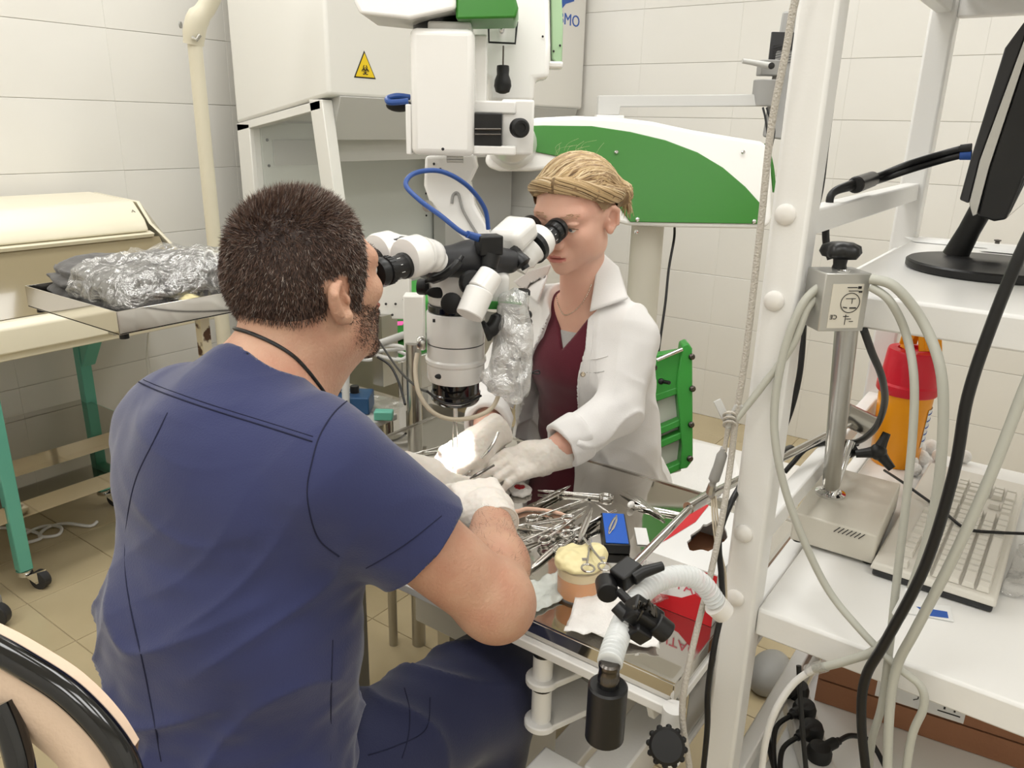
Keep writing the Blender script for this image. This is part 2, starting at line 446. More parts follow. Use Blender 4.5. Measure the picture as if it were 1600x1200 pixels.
# ================================================================ room
DA, DB, XM, YM, CEIL = 3.013, 3.766, -1.3, -1.5, 2.75
def wallplane(name, lo, hi, m):
    o = MB().box(lo, hi).build(name, m, smooth=0); o['kind'] = 'structure'; return o
w_left = wallplane('wall_left', (XM, DA + .004, 0), (DB + .1, DA + .1, CEIL), 'grout')
w_right = wallplane('wall_right', (DB + .004, YM, 0), (DB + .1, DA + .003, CEIL), 'grout')
wallplane('wall_back', (XM - .1, YM, 0), (XM, DA, CEIL), 'plaster')
wallplane('wall_near', (XM - .1, YM - .1, 0), (DB + .1, YM, CEIL), 'plaster')
wallplane('ceiling', (XM - .1, YM - .1, CEIL), (DB + .1, DA + .1, CEIL + .1), 'plaster')
fl = wallplane('floor', (XM - .1, YM - .1, -.1), (DB + .1, DA + .1, -.004), 'floor_grout')
def tile_mesh(name, sx, sy, d, ch, m):
    """tile face in local xy, thickness along z, chamfered"""
    b = MB(); x, y = sx / 2, sy / 2
    v = [(-x, -y, -d), (x, -y, -d), (x, y, -d), (-x, y, -d), (-x, -y, -ch), (x, -y, -ch), (x, y, -ch), (-x, y, -ch)]
    c = ch * 1.3; v += [(-x + c, -y + c, 0), (x - c, -y + c, 0), (x - c, y - c, 0), (-x + c, y - c, 0)]
    f = [(8, 9, 10, 11)] + [(i, (i + 1) % 4, 4 + (i + 1) % 4, 4 + i) for i in range(4)] + [(4 + i, 4 + (i + 1) % 4, 8 + (i + 1) % 4, 8 + i) for i in range(4)]
    me = bpy.data.meshes.new(name); me.from_pydata(v, [], f); me.materials.append(M[m]); me.update(); return me
def place_tiles(parent, me, pts, rot, jit=.0):
    rnd = random.Random(3)
    for p in pts:
        o = bpy.data.objects.new('tile', me); COL.objects.link(o); o.parent = parent
        o.location = V(p) - WL[parent.name]
        o.rotation_euler = (rot[0] + rnd.uniform(-jit, jit), rot[1] + rnd.uniform(-jit, jit), rot[2])
wt = tile_mesh('wall_tile', .4998, .2484, .006, .0011, 'wall_tile')
pts = [(x, DA, z) for x in np.arange(-1.117, 3.9, .5) for z in np.arange(.125, 2.7, .25) if x < DB - .2]
pts += [(3.515, DA + .0005, z) for z in np.arange(.125, 2.7, .25)]
place_tiles(w_left, wt, pts, (PI / 2, 0, 0), .0012)
pts = [(DB, y, z) for y in np.arange(-1.3, 2.7, .5) - .01 for z in np.arange(.125, 2.7, .25)]
pts += [(DB, 2.69, z) for z in np.arange(.125, 2.7, .25)]
place_tiles(w_right, wt, pts, (PI / 2, 0, -PI / 2), .0012)
ft = tile_mesh('floor_tile', .2975, .2975, .005, .001, 'floor_tile')
pts = [(x, y, 0) for x in np.arange(-1.18, 3.75, .3) + .05 for y in np.arange(-1.36, 3.0, .3) + .03 if not (x < -.3)]
place_tiles(fl, ft, pts, (0, 0, 0), .0006)
# ceiling panels (the room's lamps)
def panel(x, y, i):
    t = thing('ceiling_light', 'square white ceiling light panel', 'ceiling light', (x, y, CEIL - .03), 'ceiling light panels')
    b = MB()
    for s in (-1, 1):
        b.box((x - .31, y + s * .295 - .015, CEIL - .03), (x + .31, y + s * .295 + .015, CEIL))
        b.box((x + s * .295 - .015, y - .28, CEIL - .03), (x + s * .295 + .015, y + .28, CEIL))
    b.build('frame', 'white_paint', t)
    MB().box((x - .28, y - .28, CEIL - .02), (x + .28, y + .28, CEIL - .005)).build('diffuser', 'diffuser', t, smooth=0)
    la = bpy.data.lights.new('panel_light', 'AREA'); la.shape = 'SQUARE'; la.size = .56; la.energy = PANEL_W; la.color = PANEL_COL
    lo = bpy.data.objects.new('panel_light', la); COL.objects.link(lo); lo.parent = t; lo.location = (0, 0, -.005)
for i, (x, y) in enumerate([(x, y) for x in (-.6, .5, 1.6, 2.8) for y in (-.6, .75, 2.2)]): panel(x, y, i)
# ================================================================ white steel rack on the right
RX0, RX1, RY0, RY1 = .94, 1.745, .30, -.80     # front, back, left, right
PS = .045
rk = thing('equipment_rack', 'white steel equipment rack with bolted posts beside the operating table', 'rack', (1.34, -.25, 0))
def rk_box(name, lo, hi, m='white_paint', bev=.003): return MB().box(lo, hi).build(name, m, rk, bevel=bev)
p_ = rk_box('post', (RX0, RY0 - PS, 0), (RX0 + PS, RY0, 1.95), bev=.005)
for x, y in ((RX1 - PS, RY0 - PS), (RX0, RY1), (RX1 - PS, RY1)): share(p_, (x + PS / 2, y + PS / 2, .975), rk)
def shelf(z, th, lip=.042, name='shelf', back=RX1, fr=0.):
    rk_box(name, (RX0 + .02 + fr, RY1 + .002, z - th), (back - .01, RY0 - PS + .0, z), 'white_lam')
    rk_box('front_rail', (RX0 + .018 + fr, RY1 + PS, z - lip), (RX0 + .048 + fr, RY0 - PS - .0005, z - .0015))
    rk_box('back_rail', (RX1 - .04, RY1 + PS, z - lip), (RX1 - .012, RY0 - PS - .0005, z - .0015))
for z, f_ in ((1.258, .075), (.82, 0), (.40, 0)): shelf(z, .02, fr=f_)
for z in (1.36, 1.69, .935, .465):    # side rails
    for y in (RY0 - .036, RY1 + .010):
        rk_box('side_rail', (RX0 + PS, y, z - .032), (RX1 - PS, y + .026, z))
for z in (1.256, .818, .398): rk_box('side_rail', (RX0 + PS, RY0 - .036, z - .04), (RX1 - PS, RY0 - .010, z - .0205))
rk_box('top_panel', (RX0 - .005, RY1 - .005, 1.69), (RX1 + .005, RY0 - .05, 1.712))
rk_box('back_rail', (RX1 - .04, RY1 + PS, 1.65), (RX1 - .012, RY0 - PS, 1.689))
rk_box('front_rail', (RX0 + .018, RY1 + PS, 1.65), (RX0 + .046, RY0 - PS, 1.689))
bb = None
for z in (1.357, 1.254, .936, .836, .465, .385):
    if bb is None: bb = MB().lathe([(.0125, 0), (.0125, .002), (.0105, .0045), (.006, .0062), (1e-6, .0068)], (RX0, .282, z), (-1, 0, 0), 20).build('bolt_cap', 'white_plastic', rk)
    else: share(bb, V((RX0 - .0034, .282, z)), rk)
DESK = .82
# ---- keyboard: long side runs into the shelf
kA, kB = px(1350, 886, Z=DESK + .012), px(1522, 952, Z=DESK + .012)
kdir = V((1, -.012, 0)).normalized(); kx = kdir; ky = V((kA - kB)); ky.z = 0; KW = .165; ky = UP.cross(kx)
KL = .47; k0 = V((kB.x, kB.y, DESK)) + V((.0, -.0, 0))
k0 = V((kA.x, kA.y, DESK)) - ky * (KW + .007)
kb = thing('keyboard', 'off-white computer keyboard with dark underside on the white desk shelf', 'keyboard', k0 + kx * KL / 2 + ky * KW / 2)
def kp(u, v, z): return k0 + kx * u + ky * v + UP * z
def kbox(b, u0, u1, v0, v1, z0, z1, ins=0.):
    p = [kp(u0, v0, z0), kp(u1, v0, z0), kp(u1, v1, z0), kp(u0, v1, z0), kp(u0 + ins, v0 + ins, z1), kp(u1 - ins, v0 + ins, z1), kp(u1 - ins, v1 - ins, z1), kp(u0 + ins, v1 - ins, z1)]
    return b.add(p, [(3, 2, 1, 0), (4, 5, 6, 7), (0, 1, 5, 4), (1, 2, 6, 5), (2, 3, 7, 6), (3, 0, 4, 7)])
kbox(MB(), .004, KL - .004, .004, KW - .004, .001, .012).build('base', 'dark_grey', kb, bevel=.003)
kbox(MB(), 0, KL, 0, KW, .0125, .024, .003).build('case', 'key', kb, bevel=.003)
unit = .0187
keys = []
def row(v, ws, u0):
    u = u0
    for q in ws:
        if q > 0: keys.append((u, v, q)); u += q * unit
        else: u -= q * unit
R0 = .012
row(.012, [1.25, 1.25, 1.25, 5.9, 1.25, 1.25, 1.25, 1.35, -.35, 1, 1, 1, -.35, 2, 1], R0)
row(.012 + unit, [2.25] + [1] * 10 + [2.5, -1.35, 1, -1.35, 1, 1, 1], R0)
row(.012 + 2 * unit, [1.75] + [1] * 11 + [2.0, -3.7 , 1, 1, 1], R0)
row(.012 + 3 * unit, [1.5] + [1] * 12 + [1.25, -.35, 1, 1, 1, -.35, 1, 1, 1], R0)
row(.012 + 4 * unit, [1] * 13 + [1.75, -.35, 1, 1, 1, -.35, 1, 1, 1], R0)
row(.012 + 5.6 * unit, [1, -1, 1, 1, 1, 1, -.5, 1, 1, 1, 1, -.5, 1, 1, 1, 1, -.6, 1, 1, 1], R0)
kcache = {}
for u, v, q in keys:
    if q not in kcache:
        ww = q * unit - .0022; hh = unit - .0022
        o = kbox(MB(), 0, ww, 0, hh, .0245, .0325, .0018).build('key', 'key', kb, smooth=0, bevel=.0008, bseg=1)
        kcache[q] = o; o.location = kp(u + ww / 2, v + hh / 2, .0285) - WL[kb.name]
    else:
        c = bpy.data.objects.new('key', kcache[q].data); COL.objects.link(c); put(c, kp(u + (q * unit - .0022) / 2, v + (unit - .0022) / 2, .0285), kb)
# ---- sharps container
sc = px(1388, 728, Z=DESK); sc = V((sc.x + .03, sc.y - .003, DESK + .0005))
t = thing('sharps_container', 'yellow sharps container with red collar and hinged yellow lid', 'container', sc)
MB().lathe([(.042, 0), (.044, .004), (.050, .150), (.052, .152), (.052, .158)], sc, (0, 0, 1), 32).build('body', 'yellow_plastic', t)
b = MB().lathe([(.054, .150), (.056, .153), (.056, .168), (.052, .172), (.047, .232), (.045, .236), (.030, .237), (.030, .230)], sc, (0, 0, 1), 32); b.build('collar', 'red_plastic', t)
lx = -SF; ly = SR
b = MB(); lc = sc + UP * .237
for s0 in (-1, 1):
    b.obox(lc + ly * (.004 + s0 * .018) + UP * .018, (.010, .0165, .0022), ((lx * .25 + UP).normalized(), ly, (lx - UP * .25).normalized())) if s0 < 0 else b.obox(lc + ly * .018 + lx * .016 + UP * .017, (.018, .022, .0022), ((UP - lx * .45).normalized(), ly, (lx + UP * .45).normalized()))
b.obox(lc + ly * (.001) + UP * .034, (.010, .030, .0025), (lx, ly, UP))
b.obox(lc - ly * .017 + UP * .016, (.017, .003, .012), ((UP + ly * .25).normalized(), (ly - UP * .25).normalized(), lx))
for k in range(3): b.obox(lc + ly * (.008 + k * .010) + lx * .0185 + UP * .0175, (.014, .0016, .0020), ((UP - lx * .45).normalized(), ly, (lx + UP * .45).normalized()))
b.build('lid', 'yellow_plastic', t, bevel=.001)
b = MB().obox(sc + UP * .156 + ly * .062, (.012, .012, .002), (ly, lx, UP)); b.build('tab', 'yellow_plastic', t, bevel=.001)
vs = []; fs = []
for i in range(7):
    a = math.atan2(-SF.y, -SF.x) + math.radians(34 + i * 7)
    for z_, rr in ((.045, .0465), (.125, .0502)): vs.append(sc + V((math.cos(a) * rr, math.sin(a) * rr, z_)))
for i in range(6): fs.append((2 * i, 2 * i + 2, 2 * i + 3, 2 * i + 1))
link('sticker', vs, fs, 'paper', t, smooth=60)
b = MB()
for k in range(5):
    for i in range(5):
        a = math.atan2(-SF.y, -SF.x) + math.radians(38 + i * 7); z_ = .060 + k * .014; rr = .0478 + k * .0006
        b.obox(sc + V((math.cos(a) * rr, math.sin(a) * rr, z_)), (.0022, .0012, .0003), (V((-math.sin(a), math.cos(a), 0)), UP, V((math.cos(a), math.sin(a), 0))))
b.build('printing', 'blue_ink', t)
# ---- cotton balls
for i, (x, y, r) in enumerate([(1434, 700, .016), (1440, 716, .016), (1424, 722, .014), (1454, 698, .015), (1430, 734, .013), (1508, 714, .013), (1466, 712, .013)]):
    c = px(x, y, Z=DESK + r) + UP * .0006
    o = MB().ball(c, (r, r * .93, r), 14, 8).build('cotton_ball', 'gauze', smooth=180)
    tag(o, 'white cotton ball beside the sharps container' if i != 5 else 'single white cotton ball lying past the keyboard end', 'cotton ball', 'cotton balls on the desk shelf' if i != 5 else None)
# ---- footed metal base block with a steel post carrying the connector box
bz = .055
c0 = px(1240, 800, Z=DESK + bz); c1 = px(1372, 838, Z=DESK + bz); c2 = px(1408, 755, Z=DESK + bz); c3 = c0 + (c2 - c1)
bc = (c0 + c1 + c2 + c3) / 4; bc.z = DESK
t = thing('clamp_stand', 'cream metal block stand with steel post and grey connector box on top', 'stand', bc)
q = [V((p.x, p.y, DESK + .006)) for p in (c0, c1, c2, c3)]
MB().prism(q, (0, 0, bz - .006)).build('base_block', 'cream_grey', t, bevel=.003)
for p in q: MB().cyl(V((p.x, p.y, DESK)) * .85 + V((bc.x, bc.y, DESK)) * .15, V((p.x, p.y, DESK + .0065)) * .85 + V((bc.x, bc.y, DESK + .0065)) * .15, .008).build('foot', 'black_rubber', t)
ex = (c1 - c0).normalized(); ez = UP; fn = ex.cross(UP)
fc = c0 * .35 + c1 * .65; b = MB()
for i in range(7): b.bar(V((fc.x, fc.y, DESK + .046)) + ex * (-.018 + i * .006) + fn * .0006 - UP * .004, V((fc.x, fc.y, DESK + .046)) + ex * (-.010 + i * .006) + fn * .0006 + UP * .006, .0012, .0008, fn)
b.build('hatch_mark', 'ink', t)
pb = px(1297, 772, Z=DESK + bz); ptop = px(1332, 500, D=1.0)
# near-vertical post: same XY drifted slightly
pt = V((pb.x + .012, pb.y + .004, 0)); 
zt = 1.118
MB().lathe([(.024, 0), (.024, .004), (.018, .006), (.016, .003), (.012, .003)], pb, (0, 0, 1), 28).build('socket', 'chrome', t)
pend = px(1322, 512, D=.922) + UP * .012
MB().cyl(pb + UP * .004, pb + (pend - pb) * .09, .0095, seg=20).build('post_foot', 'chrome', t)
MB().cyl(pb + (pend - pb) * .08, pend, .0135, seg=24).build('post', 'steel_brushed', t)
# ================================================================ operating table
TZ = .75; TX0, TX1, TY0, TY1 = .826, 1.388, .312, 1.22
t = thing('operating_table', 'stainless steel operating table on white frame between the two people', 'table', ((TX0 + TX1) / 2, .8, 0))
MB().box((TX0, TY0, TZ - .030), (TX1, TY1, TZ)).build('steel_top', 'steel_mirror', t, bevel=.002)
b = MB()
for y in (TY0, TY1 - .006): b.box((TX0, y, TZ), (TX1, y + .006, TZ + .0025))
for x in (TX0, TX1 - .006): b.box((x, TY0 + .006, TZ), (x + .006, TY1 - .006, TZ + .0025))
b.build('rim', 'steel', t)
MB().box((TX0 - .012, TY0 + .006, TZ - .046), (TX0 + .03, TY1, TZ - .0305)).build('edge_frame', 'white_paint', t, bevel=.002)
MB().box((TX1 - .03, TY0 + .006, TZ - .046), (TX1 + .01, TY1, TZ - .0305)).build('edge_frame', 'white_paint', t, bevel=.002)
MB().box((TX0 + .03, TY0 - .004, TZ - .046), (TX1 - .03, TY0 + .03, TZ - .0305)).build('edge_frame', 'white_paint', t, bevel=.002)
# hinge column with two ears at the near long edge
hx, hy = TX0 + .012, TY0 + .215
for k, z in enumerate((TZ - .105, TZ - .185)):
    MB().lathe([(.024, 0), (.026, .002), (.026, .010), (.024, .012)], (hx, hy, z - .006), (0, 0, 1), 24).build('hinge_disc', 'white_paint', t)
    MB().prism([(hx - .005, hy - .024, z - .005), (hx + .012, hy + .024, z - .005), (hx + .14, hy + .03, z - .005), (hx + .14, hy - .06, z - .005), (hx + .06, hy - .05, z - .005)], (0, 0, .011)).build('hinge_plate', 'white_paint', t, bevel=.002)
MB().cyl((hx, hy, TZ - .099), (hx, hy, TZ - .047), .0155).build('hinge_pin', 'white_paint', t)
MB().cyl((hx, hy, TZ - .179), (hx, hy, TZ - .111), .0155).build('hinge_pin', 'white_paint', t)
MB().cyl((hx, hy, TZ - .205), (hx, hy, TZ - .190), .009, seg=6).build('hinge_nut', 'white_paint', t)
for z in (TZ - .058, TZ - .120): MB().lathe([(.0168, 0), (.0168, .006)], (hx, hy, z), (0, 0, 1), 20).build('hinge_ring', 'black', t)
# steel drum, drain tray and support
dc = V((1.02, .50, 0))
MB().lathe([(.060, .56), (.068, .563), (.070, .60), (.070, .70), (.066, .704)], (dc.x, dc.y, 0), (0, 0, 1), 32).build('drain_drum', 'steel', t)
MB().box((.95, .335, .545), (1.37, .345, .70)).build('side_sheet', 'steel', t, bevel=.002)
MB().box((.95, .330, .535), (1.37, .352, .5449)).build('side_rail', 'white_paint', t, bevel=.002)
b = MB().lathe([(.006, 0), (.021, .003), (.0225, .005), (.0225, .018), (.019, .022), (1e-6, .0225)], px(1042, 1166, D=.99), px(1042, 1166, D=.85) - px(1042, 1166, D=.99), 24)
kc = px(1042, 1166, D=.99); b.build('lock_knob', 'black_rubber', t)
kd = (V(CAMP) - kc).normalized(); xk, yk, zk = frame(kd); b = MB()
for k in range(12):
    a = 2 * PI * k / 12; b.ball(kc + kd * .012 + xk * .0222 * math.cos(a) + yk * .0222 * math.sin(a), .0042, 8, 6)
o = b.build('knob_grip', 'black_rubber', t); o['kind'] = 'stuff'
MB().cyl(kc - kd * .10, kc + kd * .002, .011).build('knob_shaft', 'steel_brushed', t)
MB().cyl(kc - kd * .05 + V((.012, .0, -.03)), kc - kd * .05 + V((.012, .0, .055)), .016, .015).build('knob_socket', 'white_paint', t)
MB().prism([(.90, .40, .70), (.93, .40, .70), (1.0, .40, .60), (1.0, .40, .55), (.955, .40, .56), (.93, .40, .62)], (0, -.012, 0)).build('gusset', 'white_paint', t, bevel=.002)
# base: column and feet
MB().box((1.06, .70, .12), (1.18, .86, .70)).build('column', 'grey_light', t, bevel=.004)
MB().box((1.20, 1.02, .08), (1.24, 1.06, .70)).build('support_leg', 'steel_brushed', t, bevel=.002)
MB().box((.90, 1.02, .08), (.94, 1.06, .70)).build('support_leg', 'steel_brushed', t, bevel=.002)
def fb(name, lo, hi): MB().box(lo, hi).build(name, 'white_paint', t, bevel=.004)
fb('foot_beam', (.80, .40, .42), (.86, .53, .50)); fb('foot_beam', (.861, .40, .42), (1.30, .46, .50)); fb('foot_beam', (1.06, .461, .42), (1.18, 1.0, .50))
fb('floor_beam', (.90, .66, 0.03), (1.34, .74, .11)); fb('floor_beam', (.90, .98, .03), (1.34, 1.06, .079))
for x in (.95, 1.29):
    for y in (.70, 1.02): MB().cyl((x, y, 0), (x, y, .031), .022).build('foot_pad', 'black_rubber', t)
TT = TZ + .0006
# ---- black canister with ribbed hose and the clamp arm
t = thing('scavenger_hose', 'ribbed translucent hose ending in a hanging black canister', 'hose', px(945, 1165, D=.83))
cb, ct = px(943, 1150, D=.80), px(950, 1072, D=.80)
axc = UP; cb = V((ct.x, ct.y, ct.z - .066 * 1.0))
MB().lathe([(.0, 0), (.0185, 0), (.0205, .002), (.0205, .066), (.0185, .068), (.011, .068), (.0105, .074), (0, .074)], cb, axc, 32).build('canister', 'black', t)
MB().lathe([(.0095, .072), (.0112, .073), (.0112, .080), (.0106, .081), (.0106, .089), (.0112, .090), (.0112, .094), (.009, .096)], cb, axc, 24).build('coupling', 'dark_steel', t)
hp = [cb + UP * .094, px(960, 1010, D=.815), px(978, 965, D=.87), px(1000, 930, D=.91), px(1035, 905, D=.94), px(1075, 900, D=.965), px(1100, 915, D=.98), px(1118, 940, D=.99)]
hs = spline(hp, 60); L = 0; rs = []
for i, p in enumerate(hs):
    if i: L += (p - hs[i - 1]).length
    rs.append(.0118 + .0016 * math.sin(L * 2 * PI / .0062))
MB().tube(hs, rs, 18).build('ribbed_hose', 'tube_clear', t, smooth=60)
MB().cyl(hp[-1] - UP * .004, hp[-1] + (hp[-1] - hp[-2]).normalized() * .022, .0155, .0145).build('hose_end', 'white_plastic', t)
# clamp arm: steel rod from rack to articulated black clamps
t = thing('articulated_arm', 'steel rod arm with black clamp knuckles holding the ribbed hose', 'clamp arm', px(985, 960, D=.86))
r0, r1, r2 = px(985, 888, D=.92), px(1082, 790, D=1.06), px(1215, 712, D=1.22)
MB().cyl(r0, r1, .0052).build('rod', 'steel', t)
MB().cyl(r1 - (r2 - r1).normalized() * .01, r1 + (r2 - r1).normalized() * .06, .0085).build('rod_sleeve', 'steel', t)
MB().cyl(r1 + (r2 - r1).normalized() * .055, px(1340, 655, D=1.36), .0062).build('rod', 'steel', t)
kn = px(1340, 655, D=1.36)
MB().cyl(kn + SR * -.028 - SF * .004 + UP * .012, kn + SR * .026 - SF * .004 - UP * .012, .020).build('joint_head', 'steel_brushed', t)
MB().cyl(px(1222, 710, D=1.24), px(1236, 704, D=1.26), .0095).build('rod_stopper', 'black', t)
MB().cyl(px(1300, 775, Z=DESK + .06), px(1330, 690, D=1.30), .0065).build('strut', 'chrome', t)
c = px(1372, 706, D=1.28); b = MB(); xk, yk, zk = frame(V(CAMP) - c)
for k in range(3):
    a = math.radians(20 + 120 * k); d = xk * math.cos(a) + yk * math.sin(a); b.tube([c, c + d * .018, c + d * .034], [.0115, .008, .0065], 10)
b.ball(c, .014); b.build('wing_knob', 'black', t)
MB().cyl(px(1322, 706, D=1.31), px(1335, 700, D=1.31), .0125).build('collar', 'black', t)
# black knuckles
e1 = px(972, 904, D=.90); e2 = px(1036, 884, D=.91); e0 = px(948, 918, D=.90)
MB().obox((e1 + r0) / 2, (.016, .011, .0125), frame((r0 - e0).normalized())[::-1]).build('clamp_block', 'black', t, bevel=.003)
MB().cyl(e0 - SF * .013, e0 + SF * .013, .0125).build('clamp_roll', 'black', t, bevel=.0015)
MB().tube([e1 + SR * .012, e1 * .5 + e2 * .5, e2], [.0085, .0075, .0055], 12).build('clamp_lever', 'black', t, bevel=.001)
f0, f1 = px(968, 925, D=.885), px(1010, 968, D=.84)
MB().cyl(f0, f1, .0052).build('link_rod', 'black', t)
MB().obox(px(1006, 962, D=.835), (.020, .0115, .013), frame(SR + UP * -.75)[::-1]).build('clamp_block', 'black', t, bevel=.003)
MB().cyl(px(1022, 972, D=.832), px(1044, 990, D=.832), .0125).build('clamp_roll', 'black', t, bevel=.002)
MB().cyl(px(962, 946, D=.84), px(980, 965, D=.835), .0075).build('hook', 'black', t, bevel=.001)
MB().obox(px(1000, 985, D=.833), (.010, .010, .010), frame(SR + UP * -.7)[::-1]).build('clamp_jaw', 'black', t, bevel=.002)
b = MB()
for k in range(7):
    a = px(990 + k * 5, 945 + (k % 3) * 5, D=.822); b.tube([a, a + V((random.uniform(-.006, .006), random.uniform(-.006, .006), -.008)), a + V((random.uniform(-.007, .007), random.uniform(-.007, .007), .006))], .0016, 5, smooth=3)
o = b.build('tape_knot', 'dark_steel', t); o['kind'] = 'stuff'
# ---- glove box
TBX = 1.065
g0 = px(1052, 905, Z=TZ); 
gc = V((1.105, .372, TZ)); t = thing('glove_carton', 'white and red disposable glove carton with torn opening on the steel table', 'box', gc)
gx0, gx1, gy0, gy1, gh = .975, 1.175, .322, .434, .088
# a shell with an oval hole in its top
b = MB(); cx_, cy_ = (gx0 + gx1) / 2, (gy0 + gy1) / 2
out = [];
for k in range(24):
    a = 2 * PI * k / 24; ca, sa = math.cos(a), math.sin(a); m_ = max(abs(ca), abs(sa)); out.append((cx_ + ca / m_ * (gx1 - gx0) / 2, cy_ + sa / m_ * (gy1 - gy0) / 2))
rr = random.Random(5)
inn = [(cx_ + math.cos(2 * PI * k / 24) * .058 * rr.uniform(.85, 1.1), cy_ + math.sin(2 * PI * k / 24) * .024 * rr.uniform(.8, 1.15)) for k in range(24)]
vs = [(x, y, TT + gh) for x, y in out] + [(x, y, TT + gh) for x, y in inn] + [(x, y, TT) for x, y in out] + [(x, y, TT + gh - .004) for x, y in inn]
fs = []
for k in range(24):
    k2 = (k + 1) % 24; fs += [(k, k2, 24 + k2, 24 + k), (48 + k, 48 + k2, k2, k), (24 + k, 24 + k2, 72 + k2, 72 + k)]
b.add(vs, fs)
b.add([(x, y, TT + gh - .004) for x, y in out] + [(x, y, TT + gh - .004) for x, y in inn], [(24 + k, 24 + (k + 1) % 24, (k + 1) % 24, k) for k in range(24)])
b.build('carton', 'paper', t, smooth=0)
MB().box((gx0 + .01, gy0 + .01, TT + .03), (gx1 - .01, gy1 - .01, TT + .04)).build('carton_inside', 'card', t)
e = .0006
b = MB()
b.prism([(gx0 + .012, gy1 + e, TT + gh), (gx1 - .0, gy1 + e, TT + gh), (gx1, gy1 + e, TT + gh - .03), (gx1 - .06, gy1 + e, TT + gh - .022), (gx0 + .05, gy1 + e, TT + gh - .008)], (0, .0003, 0))
b.prism([(gx0 - e, gy0, TT), (gx0 - e, gy1, TT), (gx0 - e, gy1, TT + .018), (gx0 - e, gy0 + .05, TT + .030), (gx0 - e, gy0, TT + .068)], (-.0003, 0, 0))
b.prism([(gx0, gy1, TT + gh + e), (gx1, gy1, TT + gh + e), (gx1, gy1 - .016, TT + gh + e), (gx1 - .07, gy1 - .022, TT + gh + e), (gx0 + .05, gy1 - .010, TT + gh + e)], (0, 0, .0003))
b.prism([(gx0 - e, gy0, TT + gh - .002), (gx0 - e, gy0 + .03, TT + gh - .002), (gx0 - e, gy0 + .018, TT + gh - .024), (gx0 - e, gy0, TT + gh - .026)], (-.0003, 0, 0))
b.build('red_print', 'red_print', t, smooth=0)
text_mesh('CONTACT', .024, 'red_ink', (gx0 - .0007, (gy0 + gy1) / 2 + .004, TT + .050), (0, -1, 0), (-1, 0, 0), 'lettering', t, .0002)
# clear film bag leaning on it
f = s_ell(A(.968, .425, TZ + .04), A(.045, .03, .032))
o = sdf_obj('plastic_film', f, A(.90, .37, TZ), A(1.03, .48, TZ + .1), .006, 'film', None, disp=lambda P: .006 * vnoise(P, 60, 4) + .006 * vnoise(P, 130, 8)); tag(o, 'crumpled clear plastic film against the glove carton', 'plastic film')
# ---- blue instrument case
c = px(961, 826, Z=TZ + .018); bx = px(956, 790, Z=TZ + .018) - px(966, 858, Z=TZ + .018); bx.z = 0; bx.normalize(); by = UP.cross(bx)
t = thing('blue_tray', 'small blue lined instrument case with black sides', 'case', (c.x, c.y, TZ))
MB().obox((c.x, c.y, TT + .009), (.058, .0225, .009), (bx, by, UP)).build('case_body', 'black', t, bevel=.002)
MB().obox((c.x, c.y, TT + .0188), (.054, .0195, .0006), (bx, by, UP)).build('blue_liner', 'blue_tray', t)
CASE = (c, bx, by)
# paper strip by the case
o = MB().obox(px(1003, 838, Z=TT + .0012), (.030, .011, .0008), (bx, by, UP)).build('paper_strip', 'paper'); tag(o, 'white paper strip beside the blue instrument case', 'paper')
# ---- instruments
def hemo(name, L=.15, open_=.10, curve=0., ring=.0115):
    """ring-handled clamp lying in local xy, tip at +x; returns root at origin"""
    b = []
    for s in (-1, 1):
        a = open_ * s; ca, sa = math.cos(a), math.sin(a)
        R2 = lambda x, y: V((x * ca - y * sa, x * sa + y * ca, .0025 + .0012 * s))
        tip = [R2(0, 0), R2(L * .15, -.0008 * s + curve * .3), R2(L * .33, -.0018 * s + curve)]
        hd = [R2(0, 0), R2(-L * .25, .0008 * s), R2(-L * .5, .001 * s)]
        m_ = MB().tube(tip, [.0030, .0024, .0009], 8, smooth=5); m_.tube(hd, [.0030, .0020, .0018], 8, smooth=4)
        rc = R2(-L * .5 - ring, .004 * s); m_.tube([rc + V((math.cos(q) * ring * 1.15, math.sin(q) * ring * .85, 0)) for q in np.linspace(0, 2 * PI, 22)[:-1]], .0017, 7, closed=True)
        m_.obox(R2(-L * .36, -.0035 * s), (.0035, .0045, .0009), (V((1, 0, 0)), V((0, 1, 0)), UP))
        b.append(m_)
    r = thing(name, 'x', 'x', (0, 0, 0)); b[0].build('blade_arm', 'instrument', r, smooth=60); b[1].build('blade_arm', 'instrument', r, smooth=60)
    MB().cyl((0, 0, -.0012), (0, 0, .0062), .0034, seg=12).build('pivot_screw', 'instrument', r); return r
def twee(name, L=.11, gap=.009):
    r = thing(name, 'x', 'x', (0, 0, 0))
    for s in (-1, 1):
        m_ = MB().tube([V((-L / 2, 0, .002)), V((-L * .25, gap * .5 * s, .002)), V((L * .1, gap * .55 * s, .002)), V((L * .36, gap * .28 * s, .002)), V((L / 2, .0004 * s, .002))], [.0022, .0034, .0036, .0018, .0006], 8, smooth=5, flat=.5); m_.build('prong', 'instrument', r, smooth=60)
    MB().box((-L / 2 - .004, -.0022, .0005), (-L / 2 + .004, .0022, .0035)).build('heel', 'instrument', r); return r
def lay(root, first, x0, y0, x1, y1, z, label, cat, group=None, tilt=0., roll=0., scale=1.):
    """lay an instrument from handle pixel (x0,y0) to tip pixel (x1,y1) at height z"""
    p, q = px(x0, y0, Z=z), px(x1, y1, Z=z); d = q - p; ang = math.atan2(d.y, d.x); mid = (p + q) / 2
    if first: root.location = mid; root.rotation_euler = (roll, tilt, ang); r = root; WL[r.name] = mid
    else: r = copy_tree(root, mid, rot=(roll, tilt, ang))
    r.scale = (scale,) * 3
    r['label'] = label; r['category'] = cat
    if group: r['group'] = group
    elif 'group' in r: del r['group']
    return r
